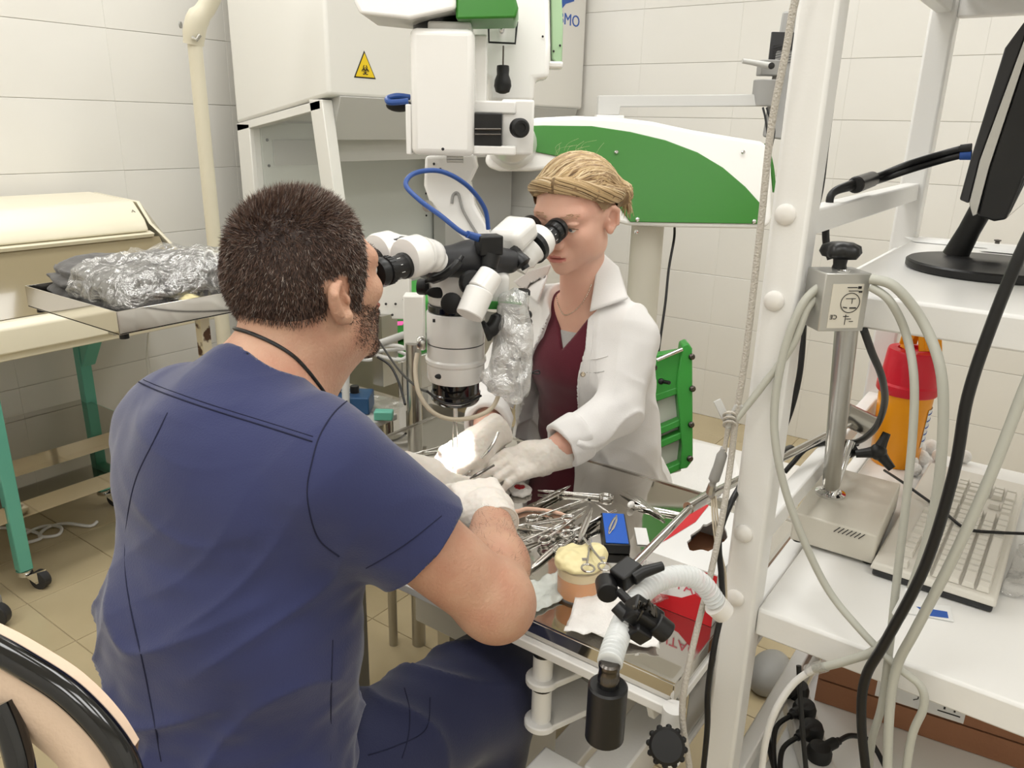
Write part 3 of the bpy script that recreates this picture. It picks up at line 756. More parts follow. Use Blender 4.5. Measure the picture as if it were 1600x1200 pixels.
H1 = hemo('hemostat', .15, .055); H2 = hemo('hemostat', .13, .22); H3 = hemo('surgical_scissors', .15, .10, .006); T1 = twee('tweezers', .115); T2 = twee('tweezers', .125, .005)
GR = 'ring-handled clamps piled on the table'; zz = TT + .002
lay(H1, 1, 918, 775, 840, 768, zz, 'straight ring-handled clamp beside the blood-stained gauze', 'clamp')
lay(H1, 0, 870, 862, 955, 800, zz, 'ring-handled clamp whose finger rings lie against the amber jar', 'clamp')
lay(H1, 0, 852, 845, 930, 790, zz + .006, 'ring-handled clamp crossing the middle of the instrument pile', 'clamp')
lay(H3, 1, 812, 848, 900, 815, zz + .004, 'curved surgical scissors at the edge of the pile by the forearm', 'scissors')
lay(H1, 0, 850, 818, 790, 828, zz + .004, 'ring-handled clamp with its rings next to the beige tail', 'clamp')
lay(H1, 0, 882, 838, 985, 788, zz + .009, 'topmost clamp of the pile with its tip reaching the blue case', 'clamp')
lay(H3, 0, 858, 830, 800, 820, zz + .001, 'surgical scissors under the pile of clamps', 'scissors')
lay(H1, 0, 865, 800, 910, 785, zz + .002, 'ring-handled clamp lying behind the beige tail', 'clamp')
lay(H2, 1, 680, 705, 640, 712, zz, 'open clamp with rings beyond the gloved hands', 'clamp')
lay(T2, 1, 905, 845, 925, 795, zz + .012, 'thin tweezers leaning across the clamp pile', 'tweezers')
lay(T2, 0, 822, 896, 888, 838, zz, 'long steel tweezers next to the forearm', 'tweezers')
lay(T1, 1, 832, 792, 895, 758, zz + .003, 'broad steel tweezers behind the blood-stained gauze', 'tweezers')
lay(T2, 0, 1040, 812, 975, 765, zz, 'long steel forceps pair lying towards the far table edge', 'tweezers', 'forceps near the glove carton')
lay(T2, 0, 1032, 806, 972, 770, zz, 'long steel forceps pair lying towards the far table edge', 'tweezers', 'forceps near the glove carton')
lay(T1, 0, 1070, 806, 985, 790, zz, 'thin forceps with a cotton tip beside the blue case', 'tweezers')
cz = TT + .0195
lay(T1, 0, 964, 805, 950, 838, cz, 'small tweezers opened in the blue case', 'tweezers', scale=.62)
lay(T2, 0, 935, 790, 950, 800, cz, 'tiny steel blade at the end of the blue case', 'blade', scale=.35)
o = MB().ball(px(986, 788, Z=TT + .008), (.010, .006, .006), 12, 8).build('cotton_swab', 'gauze', smooth=180); tag(o, 'small white cotton swab near the forceps', 'swab')
# ---- blood-stained gauze
gp = px(812, 770, Z=TT)
def face_m(P): return (np.linalg.norm((P - A(gp.x, gp.y, TT + .012)) * A(1, 1, .6), axis=1) < .011 + .004 * vnoise(P, 90, 3)).astype(int)
f = combine([('+', 0, s_ell(A(gp.x, gp.y, TT + .006), A(.024, .022, .009)))])
o = sdf_obj('gauze_swab', f, A(gp.x - .04, gp.y - .04, TT - .004), A(gp.x + .04, gp.y + .04, TT + .03), .0022, ['gauze', 'blood'], None, face_mat=face_m, disp=lambda P: .004 * vnoise(P, 90, 1) + .002 * vnoise(P, 200, 2)); tag(o, 'crumpled white gauze swab stained with blood', 'gauze')
mat('jar_glass', (240, 244, 242), .08, alpha=.12)
# ---- jar with gauze and clamp on it
jb = px(905, 940, Z=TT); jc = V((jb.x + .018, jb.y + .012, TT))
t = thing('specimen_jar', 'clear jar of amber liquid topped with folded gauze', 'jar', jc)
MB().lathe([(.034, 0), (.037, .003), (.038, .060), (.036, .060), (.035, .004), (0, .003)], jc, (0, 0, 1), 32).build('glass', 'jar_glass', t)
MB().lathe([(0, .0045), (.0340, .0045), (.0350, .038), (0, .038)], jc, (0, 0, 1), 28).build('liquid', 'amber', t)
MB().lathe([(0, .0385), (.0350, .0385), (.0354, .052), (0, .052)], jc, (0, 0, 1), 28).build('upper_liquid', 'liquid', t)
f = combine([('+', 0, s_ell(jc + UP * .062, A(.041, .041, .012))), ('+', .012, s_ell(A(jc.x + .02, jc.y - .01, jc.z + .068), A(.022, .016, .012))), ('+', .01, s_ell(A(jc.x - .014, jc.y + .014, jc.z + .066), A(.024, .018, .010)))])
o = sdf_obj('gauze_pad', f, np.array(jc) + A(-.06, -.06, .03), np.array(jc) + A(.06, .06, .10), .0028, 'latex', None, disp=lambda P: .0035 * vnoise(P, 70, 5) + .0012 * vnoise(P, 170, 6)); tag(o, 'folded cream gauze pad resting on the amber jar', 'gauze')
r = copy_tree(H2, (jc.x + .012, jc.y - .008, jc.z + .079), rot=(0, .10, math.radians(38))); r['label'] = 'opened ring-handled clamp lying on the gauze-topped jar'; r['category'] = 'clamp'; r.scale = (.95,) * 3
# ---- white napkin hanging round the near corner area and wet wipe
def sheet(name, corners, z, n, bumpf, m, label, cat, thick=.0012, parent=None):
    """quad sheet given by 4 plan points (in order), drape height from bumpf(u,v)"""
    a, b_, c_, d_ = [V(p) for p in corners]; vs = []; fs = []
    for i in range(n + 1):
        for j in range(n + 1):
            u, v = i / n, j / n; p = (a * (1 - u) + b_ * u) * (1 - v) + (d_ * (1 - u) + c_ * u) * v
            vs.append(p + UP * (z + bumpf(u, v, p)))
    for i in range(n):
        for j in range(n): k = i * (n + 1) + j; fs.append((k, k + n + 1, k + n + 2, k + 1))
    o = link(name, vs, fs, m, parent, smooth=60); s = o.modifiers.new('solid', 'SOLIDIFY'); s.thickness = thick; s.offset = 1
    if label: tag(o, label, cat)
    return o
def ns(p, sc, seed): return float(vnoise(np.array([[p.x, p.y, p.z]]), sc, seed)[0])
cs = [px(880, 1000, Z=TT), px(1030, 1018, Z=TT), px(1010, 930, Z=TT), px(905, 925, Z=TT)]
sheet('paper_napkin', [V((p.x, p.y, 0)) for p in cs], TT + .004, 24, lambda u, v, p: max(0, .006 + .009 * ns(p, 38, 2) + .004 * ns(p, 90, 3)) + .030 * max(0, v - .55) * (1 - u) , 'gauze', 'crumpled white paper napkin beside the amber jar', 'napkin')
cs = [px(826, 965, Z=TT), px(888, 935, Z=TT), px(872, 898, Z=TT), px(828, 915, Z=TT)]
sheet('wet_wipe', [V((p.x, p.y, 0)) for p in cs], TT + .002, 20, lambda u, v, p: max(0, .004 + .007 * ns(p, 60, 12) + .003 * ns(p, 130, 3)), 'wet_paper', 'crumpled damp transparent wipe next to the bent elbow', 'wipe')
# ---- laboratory rat on its white pad
pc = px(715, 785, Z=TT)
sheet('surgical_pad', [V((p.x, p.y, 0)) for p in (px(640, 830, Z=TT), px(735, 850, Z=TT), px(800, 770, Z=TT), px(690, 730, Z=TT))], TT + .001, 12, lambda u, v, p: .0015 + .0015 * ns(p, 50, 4), 'gauze', 'white absorbent pad under the operated rat', 'pad')
s0 = V((SITE.x, SITE.y, TT)); hd = px(716, 803, Z=TT + .018); bdir = (hd - s0); bdir.z = 0; bdir.normalize(); bs = UP.cross(bdir)
tg = px(790, 796, Z=TT + .012)
body_c = s0 + bdir * .01 + UP * .022
mat('rat_fur', (236, 230, 222), .9, noise=(60, (222, 210, 200), .35, .7), bump=(260, .5), sss=.1)
mat('rat_skin', (226, 186, 164), .6, sss=.1)
ax = [np.array(bdir), np.array(bs), A(0, 0, 1)]
f = combine([('+', 0, s_ell(body_c, A(.070, .032, .022), ax)), ('+', .02, s_ell(np.array(body_c + bdir * .06), A(.03, .022, .018), ax)),
             ('+', .012, s_ell(np.array(hd), A(.024, .015, .014), ax)), ('+', .008, s_ell(np.array(hd + bdir * .018 - UP * .003), A(.014, .008, .008), ax)),
             ('+', .008, s_cap(np.array(body_c + bdir * .045 - bs * .02), np.array(body_c + bdir * .055 - bs * .048 - UP * .012), .008, .004)),
             ('+', .008, s_cap(np.array(body_c + bdir * .045 + bs * .02), np.array(body_c + bdir * .055 + bs * .048 - UP * .012), .008, .004)),
             ('+', .008, s_cap(np.array(body_c - bdir * .045 - bs * .022), np.array(body_c - bdir * .05 - bs * .055 - UP * .014), .011, .005)),
             ('+', .008, s_cap(np.array(body_c - bdir * .045 + bs * .022), np.array(body_c - bdir * .05 + bs * .055 - UP * .014), .011, .005)),
             ('+', .002, s_ell(np.array(hd - bdir * .016 + bs * .013 + UP * .008), A(.006, .003, .007), ax)), ('+', .002, s_ell(np.array(hd - bdir * .016 - bs * .013 + UP * .008), A(.006, .003, .007), ax))])
t = thing('laboratory_rat', 'white rat lying on the pad under the microscope light', 'rat', s0)
wound = lambda P: (np.linalg.norm((P - np.array(body_c + bdir * .008 + UP * .02)) * A(1, 1, .5), axis=1) < .011 + .004 * vnoise(P, 130, 3)).astype(int)
sdf_obj('body', f, np.array(s0) - A(.13, .13, .004), np.array(s0) + A(.13, .13, .06), .003, ['rat_fur', 'blood'], t, disp=lambda P: .0008 * vnoise(P, 240, 3), face_mat=wound)
eb = hd + bdir * .006 - bs * .0135 + UP * .005
MB().ball(eb, .0028, 10, 6).build('eye', 'black_gloss', t); MB().ball(eb + bs * .027, .0028, 10, 6).build('eye', 'black_gloss', t)
b = MB()
for k in range(9):
    q0 = hd + bdir * .028 - bs * (.006 if k < 5 else -.006); b.tube([q0, q0 + bdir * .012 + bs * (-.02 if k < 5 else .02) * (.6 + .1 * k % .4) + UP * (-.004 + .002 * (k % 5))], .0003, 4)
o = b.build('whiskers', 'paper', t); o['kind'] = 'stuff'
tl = [body_c - bdir * .06 - UP * .008, px(790, 796, Z=TT + .006), px(825, 795, Z=TT + .005), px(862, 799, Z=TT + .004), px(895, 808, Z=TT + .003)]
MB().tube(tl, [.0052, .0046, .004, .0034, .0022], 10, smooth=8).build('tail', 'rat_skin', t, smooth=60)
# microscope's own lamp on the site
sp = bpy.data.lights.new('scope_lamp', 'SPOT'); sp.energy = 11; sp.spot_size = math.radians(42); sp.spot_blend = .5; sp.shadow_soft_size = .012; sp.color = (1, .97, .92)
SPOT = bpy.data.objects.new('scope_lamp', sp); COL.objects.link(SPOT)
# ================================================================ things on the rack
def pxs(l, **k): return [px(x, y, **k) for x, y in l]
# connector box on the leaning post
bxc = px(1320, 473, D=.900)
fr_ = SR; bw, bh_, bd = .0281, .0343, .022
ex_ = (SR + SF * .12).normalized(); ey_ = UP.cross(ex_)
tb = bpy.data.objects['clamp_stand']
cbx = MB().obox(bxc + ey_ * bd, (bw, bd, bh_), (ex_, ey_, UP)).build('connector_box', 'alu', tb, bevel=.0015)
FC = bxc - ey_ * .0004
MB().obox(FC - UP * .004 + ex_ * .001, (.019, .0003, .026), (ex_, ey_, UP)).build('label_plate', 'cream_grey', cbx)
b = MB(); lf = FC - ey_ * .0008
b.tube([lf + ex_ * (.006 + .0115 * math.cos(a)) + UP * (.0 + .0115 * math.sin(a)) for a in np.linspace(0, 2 * PI, 30)[:-1]], .00045, 4, closed=True)
b.tube([lf + ex_ * .000 + UP * .005, lf + ex_ * .012 + UP * .005], .0004, 4); b.tube([lf + ex_ * .008 + UP * .005, lf + ex_ * .008 - UP * .001], .0004, 4)
b.tube([lf + ex_ * .006 - UP * .006, lf + ex_ * .014 - UP * .006], .0008, 4); b.tube([lf - ex_ * .002 - UP * .005, lf + ex_ * .003 - UP * .006], .0006, 4)
for k in range(3): b.tube([lf + ex_ * (.000 + .004 * k) - UP * (.016 + .003 * k), lf + ex_ * (.007 + .003 * k) - UP * (.016 + .003 * k)], .0004, 4)
b.tube([lf + ex_ * .003 - UP * .014, lf + ex_ * .003 - UP * .026], .0004, 4)
b.tube([lf + ex_ * .000 + UP * .018, lf + ex_ * .012 + UP * .018], .0005, 4); b.obox(lf + ex_ * .015 + UP * .018, (.002, .0004, .0014), (ex_, ey_, UP)); b.tube([lf + ex_ * .002 + UP * .014, lf + ex_ * .014 + UP * .014], .0004, 4); b.obox(lf + ex_ * .0165 + UP * .013, (.002, .0004, .001), (ex_, ey_, UP))
b.build('printed_diagram', 'ink', cbx)
text_mesh('CE', .0075, 'ink', lf - ex_ * .012 - UP * .017, -ex_, -ey_, 'lettering', cbx, .0002, font_scale=(1, -1))
tc_ = bxc + ey_ * .012 + UP * bh_
MB().lathe([(.0075, 0), (.0075, .001), (.005, .001), (.004, -.001), (0, -.001)], tc_, UP, 20).build('socket_ring', 'chrome', cbx)
kc = bxc + ey_ * .034 + ex_ * .006 + UP * bh_
b = MB().lathe([(.0085, .0005), (.0075, .004), (.0085, .012)], kc, UP, 24); b.build('knob_neck', 'black', cbx)
N = 60; prof = []
vs = []; fs = []
for (rr_, zz_, lob) in ((.009, .011, .1), (.020, .013, .22), (.0235, .0185, .22), (.0215, .026, .18), (.013, .030, .08), (.0005, .031, 0)):
    for k in range(N):
        a = 2 * PI * k / N; r_ = rr_ * (1 + lob * (math.cos(5 * a) - .4) * .6); vs.append(kc + ex_ * r_ * math.cos(a) + ey_ * r_ * math.sin(a) + UP * zz_)
for i in range(5):
    for k in range(N): fs.append((i * N + k, i * N + (k + 1) % N, (i + 1) * N + (k + 1) % N, (i + 1) * N + k))
link('star_knob', vs, fs, 'black', cbx, smooth=60)
# ---- cables hanging in front of the rack
cable('grey_cable', [px(1288, 442, X=.945), px(1254, 475, X=.930), px(1225, 550, X=.926), px(1210, 640, X=.926), px(1216, 720, X=.926), px(1242, 810, X=.932), px(1290, 915, X=.940), px(1345, 985, X=.930), px(1400, 1040, X=.925), px(1438, 1072, X=.925), px(1443, 1105, X=.925), px(1425, 1150, X=.925), px(1412, 1230, X=.925)], .0050, 'cable_grey', 'grey cable swooping from the connector box down past the post')
cable('grey_cable', [px(1288, 452, X=.950), px(1262, 482, X=.934), px(1238, 540, X=.930), px(1190, 605, X=.926), px(1150, 655, X=.915)], .0045, 'cable_grey', 'grey cable stretched from the connector box to the knotted clip')
cable('grey_cable', [px(1360, 436, X=.955), px(1398, 448, X=.955), px(1440, 500, X=.965), px(1468, 570, X=.955), px(1474, 650, X=.95), px(1466, 760, X=.945), px(1445, 860, X=.94), px(1412, 950, X=.93), px(1375, 1010, X=.925), px(1325, 1032, X=.93), px(1272, 1045, X=.935)], .0058, 'cable_grey', 'thick grey cable with printed sleeve arching from the connector box')
MB().cyl(px(1424, 925, X=.926), px(1404, 962, X=.922), .0078).build('cable_sleeve', 'paper', bpy.data.objects['grey_cable.002'])
cable('grey_cable', [px(1360, 448, X=.955), px(1390, 470, X=.955), px(1415, 520, X=.97), px(1428, 590, X=.96), px(1426, 680, X=.955), px(1414, 800, X=.95), px(1402, 900, X=.945), px(1390, 1010, X=.93), px(1378, 1100, X=.93), px(1362, 1160, X=.93), px(1356, 1230, X=.93)], .0048, 'cable_grey', 'thin grey cable dropping straight down beside the keyboard')
cable('grey_cable', [V((1.0, px(1820, 20, X=.95).y - .01, 1.69)), px(1800, 90, X=.95), px(1760, 220, X=.94), px(1700, 370, X=.935), px(1640, 515, X=.93), px(1600, 610, X=.925), px(1545, 750, X=.915), px(1485, 880, X=.91), px(1430, 985, X=.91), px(1402, 1040, X=.915), px(1390, 1110, X=.915), px(1386, 1230, X=.915)], .0058, 'cable_grey', 'thick grey cable crossing over the keyboard')
cable('black_cable', [V((1.0, px(1780, 20, X=.95).y - .01, 1.69)), px(1760, 60, X=.95), px(1715, 160, X=.93), px(1660, 270, X=.92), px(1600, 385, X=.91), px(1552, 500, X=.905), px(1512, 620, X=.90), px(1490, 740, X=.90), px(1445, 885, X=.90), px(1385, 1000, X=.90), px(1352, 1060, X=.905), px(1346, 1130, X=.905), px(1356, 1230, X=.905)], .0060, 'black', 'thick black cable hanging across the monitor shelf and keyboard')
cable('white_cable', [px(1272, 1045, X=.935), px(1240, 1068, X=.935), px(1212, 1110, X=.93), px(1196, 1160, X=.93), px(1188, 1230, X=.93)], .0048, 'cable_white', 'white cable joined to the thick grey one above the power strip')
MB().cyl(px(1290, 1040, X=.932), px(1262, 1048, X=.935), .0080).build('coupler', 'film', bpy.data.objects['white_cable'])
zk_ = DESK + .036
cable('mouse_lead', [px(1382, 735, Z=DESK + .02), px(1408, 752, Z=zk_), px(1440, 775, Z=zk_), px(1475, 800, Z=zk_), px(1510, 826, Z=zk_), px(1560, 832, Z=zk_), px(1640, 835, Z=zk_)], .0026, 'black', 'thin black lead lying across the keyboard keys')
cable('black_cable', [px(1350, 516, X=1.03), px(1362, 550, X=1.06), px(1378, 590, X=1.12), px(1382, 630, X=1.22), px(1368, 668, X=1.32), px(1340, 690, X=1.38), px(1310, 690, X=1.42)], .0052, 'black', 'black cable curling from under the connector box to the clamp joint')
cable('black_cable', [V((1.03, .215, 1.69)), px(1326, -20, X=1.02), px(1312, 60, X=1.02), px(1302, 130, X=1.02), px(1290, 220, X=1.02), px(1280, 300, X=1.02), px(1262, 370, X=1.02), px(1256, 430, X=1.06), px(1256, 500, X=1.15), px(1250, 580, X=1.2), px(1236, 640, X=1.2), px(1216, 690, X=1.22)], .0048, 'black', 'black cable running down behind the front rack post')
cable('black_cable', [px(1300, 330, X=1.12), px(1291, 350, X=1.12), px(1291, 380, X=1.12), px(1298, 405, X=1.12)], .0050, 'black', 'short black cable loop behind the star knob')
cable('black_cable', [px(1340, 694, X=1.40), px(1300, 690, X=1.35), px(1262, 700, X=1.30), px(1240, 722, X=1.28), px(1226, 738, X=1.27)], .0042, 'black', 'black cable wound along the steel rod')
# rope and clip
RXp = .915
cable('cord_rope', [V((.96, .20, 1.715)), V((RXp + .01, .27, 1.715)), px(1248, -20, X=RXp), px(1228, 80, X=RXp), px(1205, 200, X=RXp), px(1190, 340, X=RXp), px(1172, 500, X=RXp), px(1160, 590, X=RXp), px(1150, 650, X=RXp), px(1142, 720, X=RXp), px(1130, 800, X=RXp - .02), px(1112, 890, X=RXp - .04), px(1090, 980, X=RXp - .075), px(1072, 1060, X=RXp - .11), px(1066, 1120, X=RXp - .12), px(1076, 1190, X=RXp - .12), px(1080, 1230, X=RXp - .12)], .0042, 'rope', 'long pale cord hanging in front of the rack post', 'cord')
t = thing('alligator_clip', 'grey peg clip tied to the pale cord', 'clip', px(1135, 660, X=RXp))
MB().bar(px(1120, 625, X=RXp), px(1141, 668, X=RXp), .010, .006, SF).build('jaw_handle', 'grey_light', t, bevel=.001)
MB().bar(px(1155, 632, X=RXp), px(1138, 668, X=RXp), .010, .006, SF).build('jaw_handle', 'grey_light', t, bevel=.001)
for k in range(3): MB().tube([px(1140 + 9 * math.cos(a), 655 + 7 * k - 6 + 5 * math.sin(a) , X=RXp + .006 * math.sin(a) - .004) for a in np.linspace(0, 2 * PI, 16)[:-1]], .0020, 6, closed=True).build('knot_wrap', 'rope', t)
MB().tube([px(1138, 668, X=RXp), px(1134, 690, X=RXp), px(1132, 705, X=RXp)], [.004, .003, .0035], 8).build('wire', 'rope', t)
MB().tube([px(1131, 700, X=RXp), px(1124, 725, X=RXp), px(1117, 745, X=RXp), px(1113, 758, X=RXp)], [.005, .0085, .0090, .0055], 12, smooth=4, flat=.8).build('boot', 'grey_plastic', t, smooth=60)
MB().tube([px(1113, 756, X=RXp), px(1110, 768, X=RXp), px(1112, 776, X=RXp + .02)], [.005, .0062, .004], 8).build('jaw', 'steel_brushed', t)
for k in range(3):
    cable('thin_wire', [px(1112 + k * 3, 775, X=.935), px(1114 + k * 4, 815, X=.92), px(1120 + k * 3, 860, X=.91), px(1128 + k * 3, 900, X=.91), px(1131 + k * 2, 960, X=.905)], .0014, 'cable_beige', 'fine beige wire hanging from the rod clip', group='fine wires at the rod clip')
cable('black_cable', [px(1195, 705, X=1.06), px(1172, 735, X=1.0), px(1142, 786, X=.925), px(1124, 840, X=.905), px(1127, 900, X=.90), px(1128, 950, X=.89), px(1116, 1010, X=.865), px(1106, 1080, X=.86), px(1105, 1140, X=.86), px(1096, 1230, X=.86)], .0042, 'black', 'black cable dangling between glove carton and rack post')
# ---- monitor on the upper shelf
MZ = 1.258
dcn = px(1545, 412, Z=MZ + .012)
mo = thing('computer_monitor', 'black computer monitor with silver edge seen from its side', 'monitor', (dcn.x, dcn.y, MZ))
Rd = (px(1416, 400, Z=MZ + .012) - dcn).length
MB().lathe([(Rd * .97, 0), (Rd, .003), (Rd, .011), (Rd * .97, .0135), (Rd * .3, .0145), (Rd * .22, .017)], (dcn.x, dcn.y, MZ), UP, 56).build('base', 'black', mo)
XM1 = dcn.x - .01
n0 = px(1492, 400, Z=MZ + .012); n1 = px(1538, 318, X=n0.x - .005)
MB().tube([n0, n0 * .5 + n1 * .5, n1], [.017, .0145, .015], 20, flat=1.1).build('neck', 'black', mo, smooth=60)
XS = XM1 - .075
def mp(l, x0, x1, nm, m, bev=.004): return MB().prism([px(x, y, X=x0) for x, y in l], (x1 - x0, 0, 0)).build(nm, m, mo, bevel=bev)
mp([(1499, 312), (1516, 250), (1570, 75), (1612, 18), (1600, 60), (1530, 250), (1513, 318)], XS, XS + .30, 'back_shell', 'dark_grey', .002)
mp([(1514, 318), (1531, 250), (1601, 60), (1613, 20), (1622, 20), (1612, 60), (1545, 262), (1526, 335), (1520, 338)], XS - .001, XS + .31, 'silver_band', 'alu', .001)
mp([(1527, 337), (1546, 262), (1613, 60), (1623, 20), (1690, 20), (1640, 180), (1572, 343), (1553, 346)], XS, XS + .31, 'front_shell', 'black', .003)
mp([(1573, 341), (1641, 180), (1691, 20), (1700, 22), (1650, 190), (1580, 330)], XS + .012, XS + .298, 'screen', 'glass_lens', .001)
q = px(1516, 238, X=XS + .1); q2 = px(1504, 240, X=XS + .1)
for k, (dy, m_) in enumerate(((-6, 'black'), (4, 'blue_ink'))):
    a, b2 = px(1518, 238 + dy, X=XS + .10), px(1500, 238 + dy + 1, X=XS + .10); MB().cyl(a, b2, .0075, .0065, 14).build('plug', m_, mo)
    pts = [b2, px(1470, 247 + dy, X=XS + .10), px(1420, 262 + dy, X=XS + .08), px(1370, 280 + dy * .7, X=XS + .05), px(1330, 290 + dy * .5, X=1.16), px(1300, 303, X=1.12), px(1296, 330, X=1.12)]
    MB().tube(pts, .0052, 10, smooth=8).build('video_lead', 'black', mo, smooth=60)
MB().cyl(px(1362, 280, X=XS + .04), px(1337, 289, X=1.165), .0115).build('ferrite_core', 'black', mo, bevel=.002)
for i, l in enumerate((((1428, 378), (1620, 395), (1640, 358), (1450, 352)), ((1530, 392), (1640, 402), (1650, 380), (1560, 384)))):
    pp = pxs(l, Z=MZ + .0008 + .001 * i); pp = [V((min(p.x, 1.69), p.y, p.z)) for p in pp]
    o = MB().prism(pp, UP * .0006).build('paper_sheet', 'paper', smooth=0); tag(o, ['white paper sheet lying behind the monitor base', 'smaller printed paper slip on the shelf beside the monitor neck'][i], 'paper')
pp = px(1558, 380, Z=MZ + .004); o = MB().lathe([(.004, 0), (.004, .004), (.006, .005), (.006, .007), (0, .008)], pp - UP * .0008, UP, 12).build('small_stud', 'dark_steel'); tag(o, 'small metal stud on the printed paper slip', 'stud')
# blue printed wrapper and plastic on the desk
pp = pxs(((1400, 935), (1485, 948), (1490, 972), (1415, 958)), Z=DESK + .001)
o = MB().prism(pp, UP * .001).build('syringe_wrapper', 'paper', smooth=0); tag(o, 'blue and white paper wrapper at the keyboard corner', 'wrapper')
b = MB().prism(pxs(((1432, 948), (1480, 956), (1482, 966), (1450, 962)), Z=DESK + .0022), UP * .0003); b.build('blue_print', 'blue_ink', o)
pp = [px(1560, 930, Z=DESK), px(1640, 950, Z=DESK), px(1660, 870, Z=DESK), px(1590, 860, Z=DESK)]
sheet('plastic_wrap', [V((p.x, p.y, 0)) for p in pp], DESK + .002, 16, lambda u, v, p: max(0, .006 + .012 * ns(p, 40, 21) + .006 * ns(p, 90, 22)), 'film', 'crumpled clear plastic wrap at the keyboard side', 'plastic wrap')
# ---- cardboard box on the low shelf
LZ = .40
k0_, k1_ = px(1272, 1094, Z=LZ + .001), px(1597, 1203, Z=LZ + .001); kd_ = (k1_ - k0_); KL_ = kd_.length; kd_.normalize(); kn = UP.cross(kd_)
if kn.dot(SF) < 0: kn = -kn
cbx = thing('cardboard_box', 'brown cardboard shipping box with fragile marks under the desk shelf', 'box', (k0_ + k1_) / 2)
kdp = .25
def kb3(nm, m, u0, u1, d0, d1, z0, z1, bev=.001):
    p = [k0_ + kd_ * u + kn * d for u, d in ((u0, d0), (u1, d0), (u1, d1), (u0, d1))]; p = [V((q.x, q.y, LZ + z0)) for q in p]; return MB().prism(p, UP * (z1 - z0)).build(nm, m, cbx, bevel=bev)
kb3('lower_half', 'card', 0, KL_ + .03, 0, kdp, .001, .050); kb3('upper_half', 'card', 0, KL_ + .03, -.001, kdp, .054, .20); kb3('gap', 'ink', .004, KL_ + .026, .004, kdp - .004, .0505, .0535)
lb0 = .10; lb = kb3('label', 'paper', lb0, lb0 + .145, -.0016, -.0011, .056, .113, 0)
def lp(u, z): return k0_ + kd_ * u - kn * .0022 + UP * (z - .013)
b = MB(); g0 = lb0 + .020
b.prism([lp(g0 - .009, .104), lp(g0 + .009, .104), lp(g0 + .006, .094), lp(g0 + .002, .090), lp(g0 - .002, .090), lp(g0 - .006, .094)], -kn * .0003); b.bar(lp(g0, .091), lp(g0, .078), .0012, .0006, -kn); b.bar(lp(g0 - .009, .077), lp(g0 + .009, .077), .0018, .0006, -kn)
g0 = lb0 + .120
for s in (-.008, .008): b.bar(lp(g0 + s, .086), lp(g0 + s, .112), .0030, .0006, -kn)
b.bar(lp(g0 - .018, .080), lp(g0 + .018, .080), .0022, .0006, -kn)
g0 = lb0 + .068; b.tube([lp(g0, .112), lp(g0 + .001, .090), lp(g0 - .006, .085)], .0009, 4)
b.build('printed_symbols', 'ink', lb)
# ---- power strip
ps0, ps1 = px(1292, 1225, Z=LZ + .03), px(1246, 1090, Z=LZ + .03); pd = (ps1 - ps0); pd.z = 0; pL = pd.length; pd.normalize(); pw = UP.cross(pd)
pst = thing('power_strip', 'white power strip with black plugs on the low shelf', 'power strip', V(((ps0 + ps1) / 2).xy.to_3d()) + UP * LZ)
MB().obox(V((((ps0 + ps1) / 2).x, ((ps0 + ps1) / 2).y, LZ + .016)), (pL / 2 + .02, .026, .0155), (pd, pw, UP)).build('body', 'white_plastic', pst, bevel=.004)
text_mesh('Pilot', .028, 'blue_ink', V((ps0.x, ps0.y, LZ + .0318)) + pd * .012, pw, UP, 'lettering', pst, .0003)
for k in range(4):
    c = V((ps0.x, ps0.y, LZ + .032)) + pd * (.055 + .052 * k)
    pg = MB().lathe([(.020, 0), (.021, .004), (.021, .014), (.017, .024), (0, .026)], c, UP, 20).build('plug', 'black_rubber', pst)
    dr = (pw * (1 if k % 4 else -.9) - pd * (.9 if k else .2)).normalized()
    if k == 0: dr = (-pw * .8 + pd * .5).normalized()
    a = c + UP * .014; MB().tube([a, a + dr * .030 + UP * .004, a + dr * .045 + UP * .004], [.012, .0095, .0065], 12, smooth=4).build('cord_boot', 'black_rubber', pg)
    e1_ = a + dr * .045 + UP * .004
    if k == 0: e_ = [e1_, e1_ + dr * .03, e1_ + dr * .07 - pd * .02 - UP * .01, e1_ + dr * .09 - pd * .07 - UP * .03]
    else: e_ = [e1_, e1_ + dr * .04 - UP * .008, e1_ + dr * .06 - pd * .06 - UP * .02, e1_ + dr * .06 - pd * .14 - UP * .025]
    MB().tube(e_, .0045, 8, smooth=6).build('cord', 'black', pg)
cable('black_cable', [px(1248, 1040, X=1.08), px(1250, 1080, X=1.07), px(1254, 1140, X=1.05), px(1262, 1230, X=1.03)], .0040, 'black', 'thin black cable dropping in front of the power strip plugs')
# foot pedal on the floor beyond
pc_ = px(1203, 1052, Z=.03); f = combine([('+', 0, s_ell(np.array(pc_), A(.085, .055, .055))), ('&', .01, s_plane(A(0, 0, .001), A(0, 0, -1)))])
o = sdf_obj('foot_pedal', f, np.array(pc_) - .11, np.array(pc_) + .11, .008, 'grey_plastic'); tag(o, 'grey rounded foot pedal on the floor behind the rack post', 'pedal')
